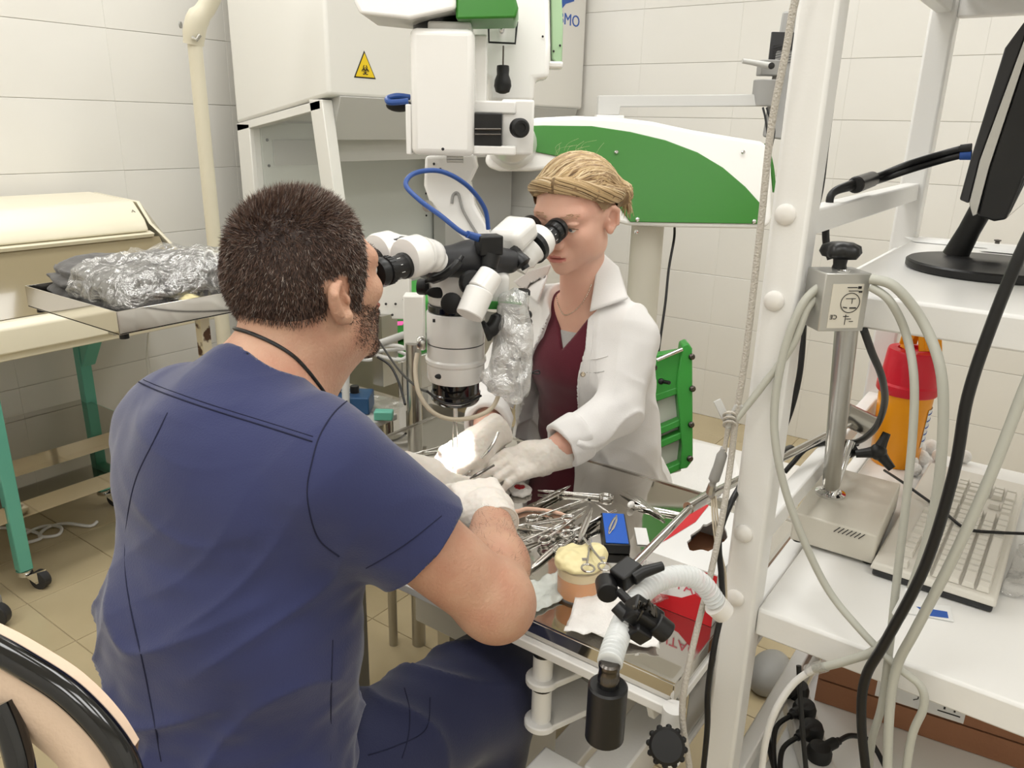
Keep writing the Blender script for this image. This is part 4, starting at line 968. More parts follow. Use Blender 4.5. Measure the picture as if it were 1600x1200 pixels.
# ================================================================ surgical microscope
AX = V((SITE.x, SITE.y, 0)); XX = V((1, 0, 0)); YY = V((0, 1, 0))
SPOT.location = (AX.x, AX.y, 1.01)
ms = thing('surgical_microscope', 'white and green surgical microscope with two binoculars hanging over the operating table', 'microscope', (2.03, .995, 0))
SPOT.parent = ms; SPOT.location = V((AX.x, AX.y, .940)) - WL[ms.name]
def sbox(b, x0, y0, x1, y1, D, dep, ax=None):
    """box whose camera side covers the pixel rectangle at depth D; dep metres deep"""
    ax = SR if ax is None else ax; ay = UP.cross(ax)
    a, c = px(x0, (y0 + y1) / 2, D=D), px(x1, (y0 + y1) / 2, D=D); u, l = px((x0 + x1) / 2, y0, D=D), px((x0 + x1) / 2, y1, D=D)
    w_ = (c - a).length / 2; h_ = (u - l).length / 2 ; ctr = px((x0 + x1) / 2, (y0 + y1) / 2, D=D) + ay * dep / 2
    return b.obox(ctr, (w_, dep / 2, h_), (ax, ay, UP))
def spart(name, m, x0, y0, x1, y1, D, dep, bev=.003, ax=None, par=None, bs=2): return sbox(MB(), x0, y0, x1, y1, D, dep, ax).build(name, m, par or ms, bevel=bev, bseg=bs)
def ax_lathe(name, m, prof, seg=40, par=None, sm=35): return MB().lathe([(r, z) for r, z in prof], AX, UP, seg).build(name, m, par or ms, smooth=sm)
# optical column
ob = ax_lathe('objective', 'black_gloss', [(.030, .947), (.042, .949), (.046, .955), (.047, .962), (.047, .968), (.0445, .970), (.0445, .992)])
MB().lathe([(0, .950), (.030, .9485), (.0301, .9468), (0, .946)], AX, UP, 32).build('lens', 'bulb', ob)
ax_lathe('lower_barrel', 'scope_white', [(.047, .9925), (.0515, .994), (.054, 1.0), (.054, 1.026), (.057, 1.030), (.057, 1.036), (.0535, 1.039), (.0535, 1.065)])
ax_lathe('barrel_seam', 'dark_grey', [(.0532, 1.065), (.0532, 1.0665)])
ax_lathe('middle_barrel', 'scope_white', [(.0535, 1.067), (.054, 1.07), (.054, 1.122), (.052, 1.125)])
ax_lathe('black_ring', 'black_gloss', [(.048, 1.1255), (.051, 1.127), (.051, 1.137), (.047, 1.139)])
cd = (V(CAMP) - V((AX.x, AX.y, 1.0))); cd.z = 0; cd.normalize(); cs_ = cd.cross(UP)   # towards camera / screen-left
def onbar(dx, z, r=.054):
    """point on the column facing the camera, dx metres to screen right"""
    s = -cs_ if cs_.dot(SR) < 0 else cs_
    return AX + s * dx + cd * math.sqrt(max(r * r - dx * dx, 0)) + UP * z
MB().ball(onbar(-.030, 1.012), (.0085, .0022, .005), 14, 8, ax=UP, xd=SR).build('window_mark', 'dark_grey', ms)
for dx, z in ((-.038, 1.115), (-.036, 1.192)): MB().obox(onbar(dx, z, .0545), (.003, .0006, .003), (SR, SF, UP)).build('badge', 'dark_grey', ms)
MB().lathe([(.003, 0), (.011, .001), (.013, .004), (.013, .013), (.011, .016), (0, .0165)], onbar(-.050, 1.068) + SR * -.004, (-SR), 24).build('knurled_screw', 'steel_brushed', ms)
# illumination head: rounded white body widening to the right
b = combine([('+', 0, s_ecap(np.array(AX + UP * 1.142), np.array(AX + UP * 1.19), (.050, .048), (.053, .050), SR)),
             ('+', .02, s_box(np.array(AX + SR * .052 + SF * .012 + UP * 1.155), A(.045, .045, .045), .012, [SR, SF, UP]))])
fb_ = combine([('+', 0, b), ('&', .006, lambda P: -(P[:, 2] - 1.138)), ('&', .008, s_plane(np.array(AX + UP * 1.212), np.array(UP * 1.0 + SR * .02)))])
sdf_obj('illuminator_body', fb_, np.array(AX) + A(-.14, -.14, 1.10), np.array(AX) + A(.14, .14, 1.24), .004, 'scope_white', ms)
MB().ball(onbar(-.032, 1.166, .052), (.020, .0025, .010), 18, 8, ax=UP, xd=SR).build('rubber_pad', 'black_rubber', ms)
for dx, z, r in ((-.050, 1.172, .0145),): MB().lathe([(r * .6, -.004), (r, 0), (r, .012), (r * .85, .016), (0, .017)], onbar(dx, z) + SR * -.002 , -SR + SF * .1, 24).build('focus_knob', 'black_rubber', ms)
k1 = px(737, 442, D=1.32); MB().lathe([(.018, -.012), (.022, -.004), (.022, .008), (.018, .012), (0, .013)], k1, V(CAMP) - k1 + SR * .3, 24).build('side_knob', 'black_rubber', ms)
k2 = px(706, 474, D=1.325); MB().lathe([(.014, -.008), (.0185, 0), (.0185, .006), (.014, .009), (0, .009)], k2, V(CAMP) - k2 - SR * .2, 20).build('side_knob', 'black_rubber', ms)
spart('green_stripe', 'green_metal', 752, 472, 815, 484, 1.38, .06, .001)
# black beam splitter saddle
g = combine([('+', 0, s_cap(np.array(px(668, 412, D=1.33)), np.array(px(735, 405, D=1.36)), .026, .029)), ('+', .02, s_cap(np.array(px(735, 405, D=1.36)), np.array(px(795, 408, D=1.40)), .029, .022)),
             ('+', .02, s_cap(np.array(px(745, 410, D=1.36)), np.array(px(765, 432, D=1.36)), .026, .012))])
sdf_obj('beam_splitter', g, np.array(AX) + A(-.18, -.16, 1.14), np.array(AX) + A(.16, .16, 1.32), .004, 'dark_grey', ms)
MB().tube([px(665, 440, D=1.30), px(690, 432, D=1.29), px(712, 415, D=1.29), px(722, 400, D=1.295)], [.004, .0075, .0075, .004], 10, smooth=6).build('black_trim', 'black', ms)
# camera tube
c0, c1, c2 = px(768, 428, D=1.31), px(750, 455, D=1.30), px(733, 494, D=1.29)
MB().cyl(c0, c1, .0215, .023, 28).build('camera_tube', 'scope_white', ms, bevel=.002)
MB().cyl(c1, c2, .0245, .0235, 28).build('camera_tube', 'scope_white', ms, bevel=.002)
# connector block with the blue light cable
spart('connector_block', 'black', 749, 369, 788, 400, 1.31, .035, .003, ax=(SR + SF * .35).normalized())
MB().cyl(px(768, 398, D=1.325), px(764, 418, D=1.325), .016, .014).build('connector_neck', 'black', ms)
# ---- binoculars
def bino(sgn, eyeY, zc, ang):
    """sgn -1: the man's side, +1 the woman's; tubes along X rising by ang towards the eyes"""
    d = (XX * sgn * math.cos(ang) + UP * math.sin(ang)).normalized(); n = d.cross(YY).normalized()
    if n.z < 0: n = -n
    e = V((AX.x + sgn * .262, AX.y - .075 + .0, zc)) if sgn < 0 else V((AX.x + sgn * .235, AX.y - .070, zc))
    g = thing('x', 'x', 'x', e) ; bpy.data.objects.remove(g)
    for s in (-1, 1):
        p = V((e.x, eyeY + s * .031, e.z))
        q = p - d * .062                                         # start of the white tube head
        nm = 'eyepiece'
        ey = MB().lathe([(.0145, 0), (.0205, .001), (.0225, .006), (.0225, .013), (.0195, .014), (.0195, .018), (.0215, .019), (.0215, .030), (.0185, .031), (.0185, .056), (.0205, .058), (.0205, .064)], p, -d, 32).build('eyepiece', 'black', ms, smooth=30)
        MB().lathe([(0, .0035), (.0147, .0035), (.0147, .004), (0, .004)], p, -d, 24).build('lens', 'glass_lens', ey)
        b = MB()
        for k in range(24):
            a = 2 * PI * k / 24; o_ = YY * math.cos(a) + n * math.sin(a); b.bar(p - d * .020 + o_ * .0216, p - d * .029 + o_ * .0216, .0016, .0014, o_)
        b.build('grip_ribs', 'black', ey, kind='stuff')
        b = MB()
        for k in range(10):
            a = 2 * PI * k / 10 + .2; o_ = YY * math.cos(a) + n * math.sin(a); b.bar(p - d * .038 + o_ * .0187, p - d * (.042 + .003 * (k % 2)) + o_ * .0187, .0008, .0004, o_)
        b.build('scale_marks', 'paper', ey, kind='stuff')
        MB().lathe([(.020, 0), (.0305, .002), (.0325, .008), (.0325, .034), (.030, .038)], q - n * -.010, -d, 36).build('tube_head', 'scope_white', ms)
        if sgn > 0: MB().lathe([(.0329, 0), (.0329, .011)], q + n * .010 - d * .028, -d, 36).build('head_band', 'black', ms)
        m0 = q + n * .010 - d * .036; m1 = m0 - d * (.055 if sgn < 0 else .045) - n * .022 + YY * (-s * .012)
        MB().tube([m0, m0 * .5 + m1 * .5 + n * .004, m1], [.029, .027, .019], 24, smooth=4).build('prism_house', 'scope_white', ms, smooth=60)
    m = V((e.x, eyeY, e.z)) - d * .095 + n * .010
    br = MB().obox(m, (.018, .028, .022), (d, YY, n)).build('bridge', 'scope_white', ms, bevel=.004)
    MB().obox(m + n * .0225, (.012, .014, .001), (d, YY, n)).build('bridge_plate', 'dark_grey' if sgn < 0 else 'scope_white', ms)
    return d
bino(-1, .862, 1.236, math.radians(-4)); bino(1, .857, 1.262, math.radians(24))
MB().tube([px(800, 400, D=1.41), px(815, 410, D=1.40), px(822, 420, D=1.40)], [.022, .016, .008], 14, smooth=4).build('black_cover', 'black', ms)
dw_ = (XX * math.cos(.42) + UP * math.sin(.42)); MB().obox(px(803, 366, D=1.43), (.036, .034, .022), (dw_, YY, dw_.cross(YY))).build('prism_cover', 'scope_white', ms, bevel=.014, bseg=4)
# blue cable
cb_ = [px(748, 372, D=1.31), px(722, 363, D=1.29), px(690, 338, D=1.28), px(655, 312, D=1.28), px(634, 288, D=1.29), px(650, 270, D=1.31), px(690, 268, D=1.33), px(730, 290, D=1.36), px(757, 325, D=1.40), px(763, 358, D=1.42)]
b = MB().tube(cb_, .0042, 12, smooth=12); b.build('light_cable', 'blue_cable', ms, smooth=60)
MB().cyl(px(748, 372, D=1.31), px(730, 366, D=1.292), .0072, .006).build('cable_plug', 'blue_cable', ms)
# bent carrying arm behind (white bracket)
g = [(664, 244), (742, 240), (746, 262), (735, 285), (742, 320), (770, 372), (745, 395), (700, 350), (672, 320), (662, 290)]
b = MB().prism([px(x, y, D=1.47) for x, y in g], SF * .05); b.build('carrier_arm', 'scope_white', ms, bevel=.006, bseg=3)
MB().tube([px(706, 318, D=1.465), px(708, 305, D=1.465), px(716, 303, D=1.465), px(724, 330, D=1.465), px(745, 365, D=1.465)], .0028, 8, smooth=6).build('arm_groove', 'grey_plastic', ms)
kk = px(712, 246, D=1.42); MB().cyl(kk - SR * .016, kk + SR * .014, .0095).build('arm_pivot', 'steel_brushed', ms)
for x, y in ((678, 256), (688, 264), (737, 385)): MB().ball(px(x, y, D=1.468), .0024, 8, 6).build('screw', 'ink', ms)
MB().lathe([(.011, 0), (.011, .004), (0, .005)], px(669, 322, D=1.468), -SF, 20).build('arm_disc', 'steel_brushed', ms)
# vertical drive box, slide and lever
D0 = 1.33
spart('drive_box', 'scope_white', 641, 52, 741, 240, D0, .10, .012, bs=3)
spart('drive_cap', 'scope_white', 668, 34, 736, 54, D0 - .002, .085, .004)
cc_ = px(681, 34, D=D0 + .04); MB().lathe([(.038, -.016), (.040, -.014), (.040, .012), (.038, .014)], cc_, UP, 32).build('swivel_collar', 'black', ms)
for x, y in ((689, 60), (692, 233), (718, 40)): MB().lathe([(.0026, 0), (.0026, .0012), (0, .0014)], px(x, y, D=D0 - .001), -SF, 12).build('screw', 'ink', ms)
spart('side_plate', 'scope_white', 740, 62, 760, 240, D0 + .05, .05, .003)
spart('side_bracket', 'scope_white', 634, 165, 643, 240, D0 + .03, .05, .002)
spart('slide_housing', 'black', 737, 178, 784, 228, 1.36, .06, .002)
MB().cyl(px(742, 202, D=1.355), px(783, 202, D=1.355), .0024).build('slide_rod', 'dark_steel', ms)
MB().cyl(px(742, 210, D=1.355), px(783, 210, D=1.355), .0016).build('slide_rod', 'dark_steel', ms)
spart('slide_top', 'scope_white', 738, 158, 806, 177, 1.37, .07, .003); spart('slide_side', 'scope_white', 783, 158, 834, 240, 1.385, .07, .004); spart('slide_bottom', 'scope_white', 738, 228, 806, 242, 1.37, .07, .003)
kc_ = px(812, 200, D=1.36); b = MB().lathe([(.014, -.010), (.0165, -.008), (.0165, .006), (.013, .009), (.008, .009), (.008, .007), (0, .007)], kc_, (V(CAMP) - kc_).normalized() + SR * .35, 24)
for k in range(10):
    pass
b.build('slide_knob', 'black_rubber', ms, smooth=30)
# brake clamp on the left of the drive box
MB().tube([px(640, 152, D=1.38), px(620, 150, D=1.37), px(606, 154, D=1.37), px(610, 160, D=1.36), px(638, 158, D=1.36)], .0052, 10, smooth=6).build('cable_loop', 'blue_cable', ms)
MB().ball(px(624, 165, D=1.38), (.024, .014, .011), 18, 10, ax=UP, xd=SR).build('brake_handle', 'black_rubber', ms)
# suspension above: curved white housing with lever
g = [(737, 0), (737, 60), (741, 95), (752, 118), (762, 124), (762, 160), (834, 160), (836, 124), (858, 122), (860, 70), (858, 0), (862, -60), (735, -60)]
MB().prism([px(x, y, D=1.50) for x, y in g], SF * .09).build('suspension_housing', 'scope_white', ms, bevel=.010, bseg=3)
g = [(860, -40), (876, -40), (880, 40), (878, 104), (862, 92)]
MB().prism([px(x, y, D=1.53) for x, y in g], SF * .07).build('green_side_cover', 'green_pale', ms, bevel=.003)
spart('cover_lip', 'scope_white', 855, 96, 880, 106, 1.525, .06, .004)
for x, y in ((848, 57), (865, 80), (875, 71)): MB().ball(px(x, y, D=1.495 if x < 860 else 1.527), .0022, 8, 6).build('screw', 'ink', ms)
lv = px(786, 103, D=1.46); MB().lathe([(.0115, 0), (.012, .006), (.0115, .016), (.0155, .026), (.0165, .036), (.013, .046), (.006, .049), (0, .0495)], lv, -UP - SF * .1, 24).build('lever_knob', 'black_rubber', ms)
MB().cyl(lv, lv + UP * .035, .0016).build('lever_pin', 'dark_steel', ms)
b = MB().tube([px(763, 30, D=1.49), px(764, 66, D=1.49), px(805, 68, D=1.49), px(808, 34, D=1.49)], .0022, 8); b.build('wire_bail', 'black', ms)
MB().ball(px(784, 45, D=1.49), (.006, .006, .010), 12, 8).build('limit_pin', 'chrome', ms)
spart('bail_bracket', 'green_metal', 766, 30, 806, 40, 1.495, .03, .002)
# overhead arm in white and green crossing the top of the view
b = MB().prism([px(x, y, D=1.28) for x, y in [(552, -60), (552, 2), (562, 22), (640, 30), (712, 14), (712, -60)]], SF * .16); b.build('overhead_arm', 'scope_white', ms, bevel=.006, bseg=3)
b = MB().prism([px(x, y, D=1.29) for x, y in [(712, -60), (712, 30), (806, 28), (810, 12), (804, -10), (800, -60)]], SF * .15); b.build('overhead_arm_cover', 'green', ms, bevel=.004)
# ---- swing arm with green panel, on the column
AD = 2.20
ol = [(806, 190), (840, 184), (900, 181), (960, 183), (1020, 190), (1080, 203), (1140, 213), (1190, 221), (1200, 228), (1206, 260), (1207, 340), (1203, 352), (1190, 358), (1060, 356), (985, 353), (966, 349), (955, 330), (940, 300), (915, 270), (880, 262), (830, 268), (780, 268), (762, 262), (757, 250), (764, 236), (800, 232)]
arm = MB().prism([px(x, y, D=AD) for x, y in ol], SF * .20).build('swing_arm', 'scope_white', ms, bevel=.018, bseg=4)
gp_ = [(806, 197), (850, 196), (925, 197), (985, 206), (1040, 219), (1090, 238), (1130, 262), (1165, 292), (1192, 322), (1190, 350), (985, 347), (972, 330), (950, 296), (920, 262), (880, 246), (830, 236), (806, 231)]
MB().prism([px(x, y, D=AD - .006) for x, y in gp_], SF * .02).build('green_panel', 'green', ms, bevel=.002)
for x, y in ((963, 238), (1161, 238), (996, 343), (1178, 346)): MB().lathe([(.006, 0), (.006, .003), (.003, .006), (0, .006)], px(x, y, D=AD - .007), -SF, 14).build('dome_screw', 'chrome', ms)
b = MB().tube([px(1197, 224, D=AD + .1), px(1206, 260, D=AD + .1), px(1210, 300, D=AD + .1)], .006, 8, smooth=4); b.build('green_trim', 'green', ms)
# linking nose from the swing arm to the suspension
MB().tube([px(800, 225, D=AD + .10), px(800, 222, D=1.95), px(796, 200, D=1.70), px(795, 170, D=1.58)], [.07, .055, .036, .030], 24, smooth=5).build('link_arm', 'scope_white', ms, smooth=60)
# column, base
cpt = px(1012, 357, D=AD + .10); cxy = V((cpt.x, cpt.y, 0))
MB().lathe([(.048, .35), (.048, cpt.z + .01)], cxy, UP, 32, xd=SR, sy=.8).build('column', 'cream_grey', ms)
MB().lathe([(.006, 0), (.006, .003), (0, .004)], px(994, 362, D=AD + .05), -SF, 12).build('dome_screw', 'chrome', ms)
# stand base: white slab with feet
MB().box((1.93, .60, .06), (2.60, 1.14, .355)).build('base_block', 'white_plastic', ms, bevel=.02, bseg=3)
for x, y in ((2.0, .67), (2.53, .67), (2.53, 1.07), (2.0, 1.07)): MB().cyl((x, y, 0), (x, y, .061), .03).build('foot_roller', 'black_rubber', ms)
# green ladder-like bracket with bolts
GD = 2.16
def gpx(x, y, o=0.): return px(x, y, D=GD + o)
g = thing('green_bracket', 'green cast metal bracket with rectangular cut-outs and black bolts behind the lab coat', 'bracket', gpx(1040, 748))
rail = MB().prism([gpx(x, y) for x, y in ((1066, 540), (1076, 536), (1082, 545), (1083, 720), (1074, 732), (1062, 734), (1066, 700), (1057, 600))], SF * .05).build('side_rail', 'green_metal', g, bevel=.004)
MB().prism([gpx(x, y, .01) for x, y in ((1015, 556), (1066, 548), (1068, 612), (1024, 628), (1010, 622))], SF * .03).build('upper_plate', 'green_metal', g, bevel=.003)
MB().prism([gpx(x, y) for x, y in ((1008, 622), (1024, 614), (1024, 750), (1010, 740))], SF * .045).build('side_rail', 'green_metal', g, bevel=.004)
for (x0, y0, x1, y1) in ((1020, 626, 1062, 612), (1020, 681, 1066, 662), (1020, 702, 1066, 683), (1014, 752, 1066, 730)):
    MB().prism([gpx(x0, y0 - 8, .008), gpx(x1, y1 - 8, .008), gpx(x1, y1 + 3, .008), gpx(x0, y0 + 4, .008)], SF * .03).build('rung', 'green_metal', g, bevel=.003)
MB().prism([gpx(x, y, .03) for x, y in ((994, 646), (998, 640), (1012, 665), (1014, 720), (1004, 690))], SF * .03).build('fin', 'green_metal', g, bevel=.003)
MB().prism([gpx(x, y, .042) for x, y in ((1022, 618), (1064, 606), (1064, 736), (1022, 748))], SF * .012).build('back_plate', 'white_plastic', g)
gb = None
for x, y in ((1080, 557), (1081, 607), (1079, 663), (1077, 716), (1021, 628), (1019, 686), (1021, 574)):
    p = gpx(x, y, -.004)
    if gb is None: gb = MB().lathe([(.009, 0), (.009, .006), (.007, .009), (0, .0095)], p, -SF + SR * .4, 16).build('bolt', 'dark_steel', g)
    else: share(gb, p + WL[gb.name] - gpx(1080, 557, -.004), g)
MB().cyl(gpx(1026, 563, -.01), gpx(1066, 546, -.005), .006).build('cross_bar', 'chrome', g)
MB().cyl(gpx(1034, 596, .0), gpx(1046, 598, -.03), .0055).build('thumb_screw', 'black', g, bevel=.001)
MB().ball(gpx(1033, 596, -.006), .009, 12, 8).build('thumb_head', 'black', g)
# white drape sheet on the base
o = MB().prism([px(x, y, Z=.3555) for x, y in ((1000, 760), (1085, 692), (1143, 704), (1175, 790), (1060, 800))], UP * .004).build('drape_sheet', 'gauze'); tag(o, 'white sheet spread on the microscope base under the green bracket', 'sheet')
cable('power_lead', [px(1054, 356, D=2.3), px(1053, 375, D=2.28), px(1045, 420, D=2.27), px(1040, 470, D=2.26), px(1033, 520, D=2.25), px(1028, 556, D=2.25)], .0038, 'black', 'thin black lead hanging from the green microscope arm')
# ---- monitor on the grey swing bracket
mn = thing('scope_monitor', 'grey flat monitor on a horizontal bracket above the green arm', 'monitor', px(950, 185, D=AD + .1))
b = MB().prism([px(x, y, D=AD + .06) for x, y in ((935, 149), (1205, 147), (1208, 166), (970, 167), (968, 180), (934, 180))], SF * .05); b.build('bracket_arm', 'grey_light', mn, bevel=.003)
spart('bracket_foot', 'white_plastic', 932, 180, 975, 186, AD + .055, .06, .002, par=mn)
cj = px(1193, 165, D=AD + .08); MB().lathe([(.036, 0), (.036, .068), (.034, .07)], cj, UP, 28).build('pivot', 'grey_plastic', mn)
spart('hinge_block', 'grey_plastic', 1190, 94, 1225, 117, AD + .05, .05, .003, par=mn)
MB().tube([px(1160, 95, D=AD + .02), px(1178, 98, D=AD + .02), px(1203, 103, D=AD + .02)], [.010, .011, .014], 12, flat=.7).build('lever', 'grey_light', mn, smooth=60)
MB().lathe([(.009, 0), (.009, .004), (0, .005)], px(1205, 103, D=AD + .01), -SF, 14).build('lever_bolt', 'ink', mn)
ma, mb_ = px(1216, 20, D=AD + .10), px(1188, 216, D=AD + .10)
ux_ = (SF * .80 + SR * .6).normalized(); 
b = MB().prism([px(1222, 18, D=AD + .10), px(1252, 14, D=AD + .10), px(1232, 220, D=AD + .10), px(1190, 214, D=AD + .10)], ux_ * .30); b.build('screen_back', 'grey_plastic', mn, bevel=.006)
b = MB()
for k in range(12):
    y = 54 + k * 4; b.bar(px(1210 - k * .6, y + 6, D=AD + .095), px(1240, y - 2, D=AD + .095), .0016, .0018, SF)
b.build('vent_slots', 'ink', mn)
spart('vent_plate', 'dark_grey', 1204, 52, 1240, 96, AD + .097, .01, .001, par=mn)
for k, pts in enumerate([[(1192, 168), (1196, 185), (1200, 215), (1203, 235), (1207, 215)], [(1198, 168), (1205, 190), (1210, 205), (1206, 228)]]):
    MB().tube([px(x, y, D=AD + .04) for x, y in pts], .0032, 8, smooth=6).build('lead', 'black', mn)
# ---- wrapped handle on the right of the scope
hw = ms
ha, hb = np.array(px(800, 478, D=1.38)), np.array(px(783, 610, D=1.42))
hax = nz(hb - ha); 
f = s_box((ha + hb) / 2, A(.026, .026, .082), .008, [np.cross(np.array(SF), hax), np.array(SF), hax])
sdf_obj('hand_grip', f, np.minimum(ha, hb) - .06, np.maximum(ha, hb) + .06, .005, 'grey_light', hw)
film_mat('bag_plastic', .26, .34, .12, (30, .9))
q0, q1 = np.array(px(805, 472, D=1.36)), np.array(px(795, 600, D=1.37)); q2 = np.array(px(802, 630, D=1.37))
f = combine([('+', 0, s_ecap(q0, q1, (.026, .020), (.034, .022), SR)), ('+', .02, s_ecap(np.array(px(812, 520, D=1.37)), np.array(px(806, 625, D=1.37)), (.014, .010), (.010, .006), SR)),
             ('+', .02, s_ecap(np.array(px(782, 590, D=1.37)), np.array(px(756, 590, D=1.38)), (.012, .012), (.006, .004), UP))])
sdf_obj('plastic_bag', f, np.minimum(q0, q2) - .09, np.maximum(q0, q2) + .09, .0045, 'bag_plastic', hw, disp=lambda P: .006 * (1 - 2 * np.abs(vnoise(P * A(1, 1, .35), 60, 3))) + .004 * vnoise(P, 60, 5))
# black knob on its stem
kt = px(816, 459, D=1.40)
MB().lathe([(.011, -.004), (.0145, -.002), (.0145, .005), (.012, .008), (0, .008)], kt, UP, 24).build('grip_knob', 'black_rubber', hw)
MB().cyl(kt - UP * .026, kt - UP * .002, .0065, .0085).build('knob_stem', 'black', hw)
for k, (x, y, r) in enumerate(((819, 482, .009), (824, 492, .009), (825, 503, .008))): MB().ball(px(x, y, D=1.40), r, 14, 8).build('stem_joint', 'black', hw)
MB().tube([px(757, 518, D=1.36), px(772, 510, D=1.36), px(786, 478, D=1.365)], [.019, .014, .006], 14, smooth=5).build('black_hinge', 'black', hw)
# coil of cord on the handle
b = MB()
for k in range(5): b.tube([px(818 - k * 2 + 10 * math.cos(a) * .9, 585 + 34 * math.sin(a) + 6 * math.cos(a), D=1.40 + .008 * math.cos(a + k)) for a in np.linspace(0, 2 * PI, 26)[:-1]], .0028, 7, closed=True)
o = b.build('cord_coil', 'grey_plastic', hw, kind='stuff')
MB().tube([px(806, 590, D=1.385), px(825, 583, D=1.38), px(842, 584, D=1.38), px(840, 579, D=1.38), px(822, 582, D=1.378), px(812, 560, D=1.385)], .0015, 6, smooth=5).build('wire_tie', 'black', hw)
# grey hose looping under the objective
cable('loop_hose', [px(652, 552, D=1.43), px(649, 580, D=1.42), px(655, 615, D=1.40), px(675, 643, D=1.39), px(705, 655, D=1.385), px(740, 652, D=1.385), px(768, 638, D=1.39), px(780, 615, D=1.40)], .0042, 'cable_beige', 'pale thin hose looping below the microscope objective', 'hose')
b = MB().tube([px(668, 612, D=1.43), px(690, 628, D=1.41), px(715, 632, D=1.40), px(735, 627, D=1.41), px(752, 618, D=1.42)], .0022, 7, smooth=6); tag(b.build('elastic_band', 'black'), 'thin black band stretched under the objective', 'band')
t = thing('drill_handpiece', 'thin steel handpiece hanging down to the surgery site', 'handpiece', px(712, 735, D=1.50))
MB().cyl(px(711, 632, D=1.49), px(712, 655, D=1.50), .0042).build('shank', 'steel_brushed', t)
for dx in (-3, 3): MB().tube([px(711 + dx * .5, 655, D=1.50), px(711 + dx * 1.2, 690, D=1.51), px(711 + dx * .8, 715, D=1.515), px(713, 733, D=1.52)], [.001, .0016, .0016, .0006], 6, smooth=4).build('wire_prong', 'steel', t)
# ================================================================ biosafety cabinet in the far corner
HX0, HX1, HY0, HY1 = 2.0, 3.735, 2.25, 2.80
hd_ = thing('biosafety_cabinet', 'white biosafety cabinet with biohazard sign and open work bay in the corner', 'cabinet', ((HX0 + HX1) / 2, (HY0 + HY1) / 2, 0))
def hb(name, m, lo, hi, bev=.004): return MB().box(lo, hi).build(name, m, hd_, bevel=bev)
# upper casing: side outline (Y,Z), extruded along X
prof = [(HY1, 1.43), (HY0 - .0, 1.535), (HY0 + .0, 1.55), (HY0, 2.30), (HY1, 2.30)]
MB().prism([(HX0, y, z) for y, z in prof], (HX1 - HX0, 0, 0)).build('upper_casing', 'hood_white', hd_, bevel=.012, bseg=3)
# frames of the side windows (front pillar leans back a little)
def pil(y0, y1, z0, z1, w_, X, name='pillar'):
    MB().prism([(X, y0 - w_ / 2, z0), (X, y0 + w_ / 2, z0), (X, y1 + w_ / 2, z1), (X, y1 - w_ / 2, z1)], (.05, 0, 0)).build(name, 'hood_white', hd_, bevel=.003)
for X in (HX0, HX1 - .05):
    pil(2.23, 2.325, .80, 1.52, .07, X); pil(2.76, 2.76, .80, 1.43, .08, X)
    MB().prism([(X, 2.80, 1.429), (X, 2.30, 1.519), (X, 2.30, 1.488), (X, 2.80, 1.40)], (.05, 0, 0)).build('window_rail', 'hood_white', hd_, bevel=.002)
mat('pane', (235, 240, 238), .03, alpha=.10, spec=.6)
MB().prism([(HX0 + .02, 2.72, .82), (HX0 + .02, 2.27, .82), (HX0 + .02, 2.35, 1.48), (HX0 + .02, 2.72, 1.41)], (.006, 0, 0)).build('side_pane', 'pane', hd_)
hb('back_panel', 'hood_inner', (HX0 + .05, 2.715, .80), (HX1 - .05, 2.735, 1.435), 0)
hb('work_surface', 'steel', (HX0, HY0 - .06, .77), (HX1, HY1, .80))
hb('front_sill', 'hood_white', (HX0, HY0 - .08, .60), (HX1, HY0 - .061, .80))
MB().prism([(HX0 + .05, 2.245, 1.534), (HX0 + .05, 2.30, 1.38), (HX0 + .05, 2.33, 1.38), (HX0 + .05, 2.40, 1.534)], (HX1 - HX0 - .1, 0, 0)).build('inner_hood', 'hood_grey', hd_, bevel=.003)
MB().prism([(HX0 + .06, 2.34, 1.38), (HX0 + .06, 2.36, 1.30), (HX0 + .06, 2.37, 1.30), (HX0 + .06, 2.37, 1.38)], (HX1 - HX0 - .12, 0, 0)).build('sash_strip', 'hood_grey', hd_)
hb('outlet_plate', 'hood_grey', (2.10, 2.708, 1.27), (2.42, 2.7149, 1.37), .001)
for z in (1.37, 1.27, 1.17, 1.07):
    MB().lathe([(.006, 0), (.006, .003), (0, .004)], (HX0 + .075, 2.714, z), (0, -1, 0), 10).build('screw', 'ink', hd_)
for z in (1.33, 1.22, 1.11, 1.0): MB().lathe([(.005, 0), (.005, .003), (0, .004)], (3.02, 2.714, z), (0, -1, 0), 10).build('screw', 'ink', hd_)
hb('inner_divider', 'hood_grey', (3.06, 2.62, .80), (3.63, 2.70, 1.36), .002)
hb('stand_panel', 'hood_white', (HX0 + .02, 2.42, .10), (HX1 - .02, HY1, .599)); 
for x in (HX0 + .03, HX1 - .09):
    for y in (HY0 - .04, HY1 - .07): hb('leg', 'hood_white', (x, y, 0), (x + .05, y + .05, .60 if y < 2.4 else .0999))
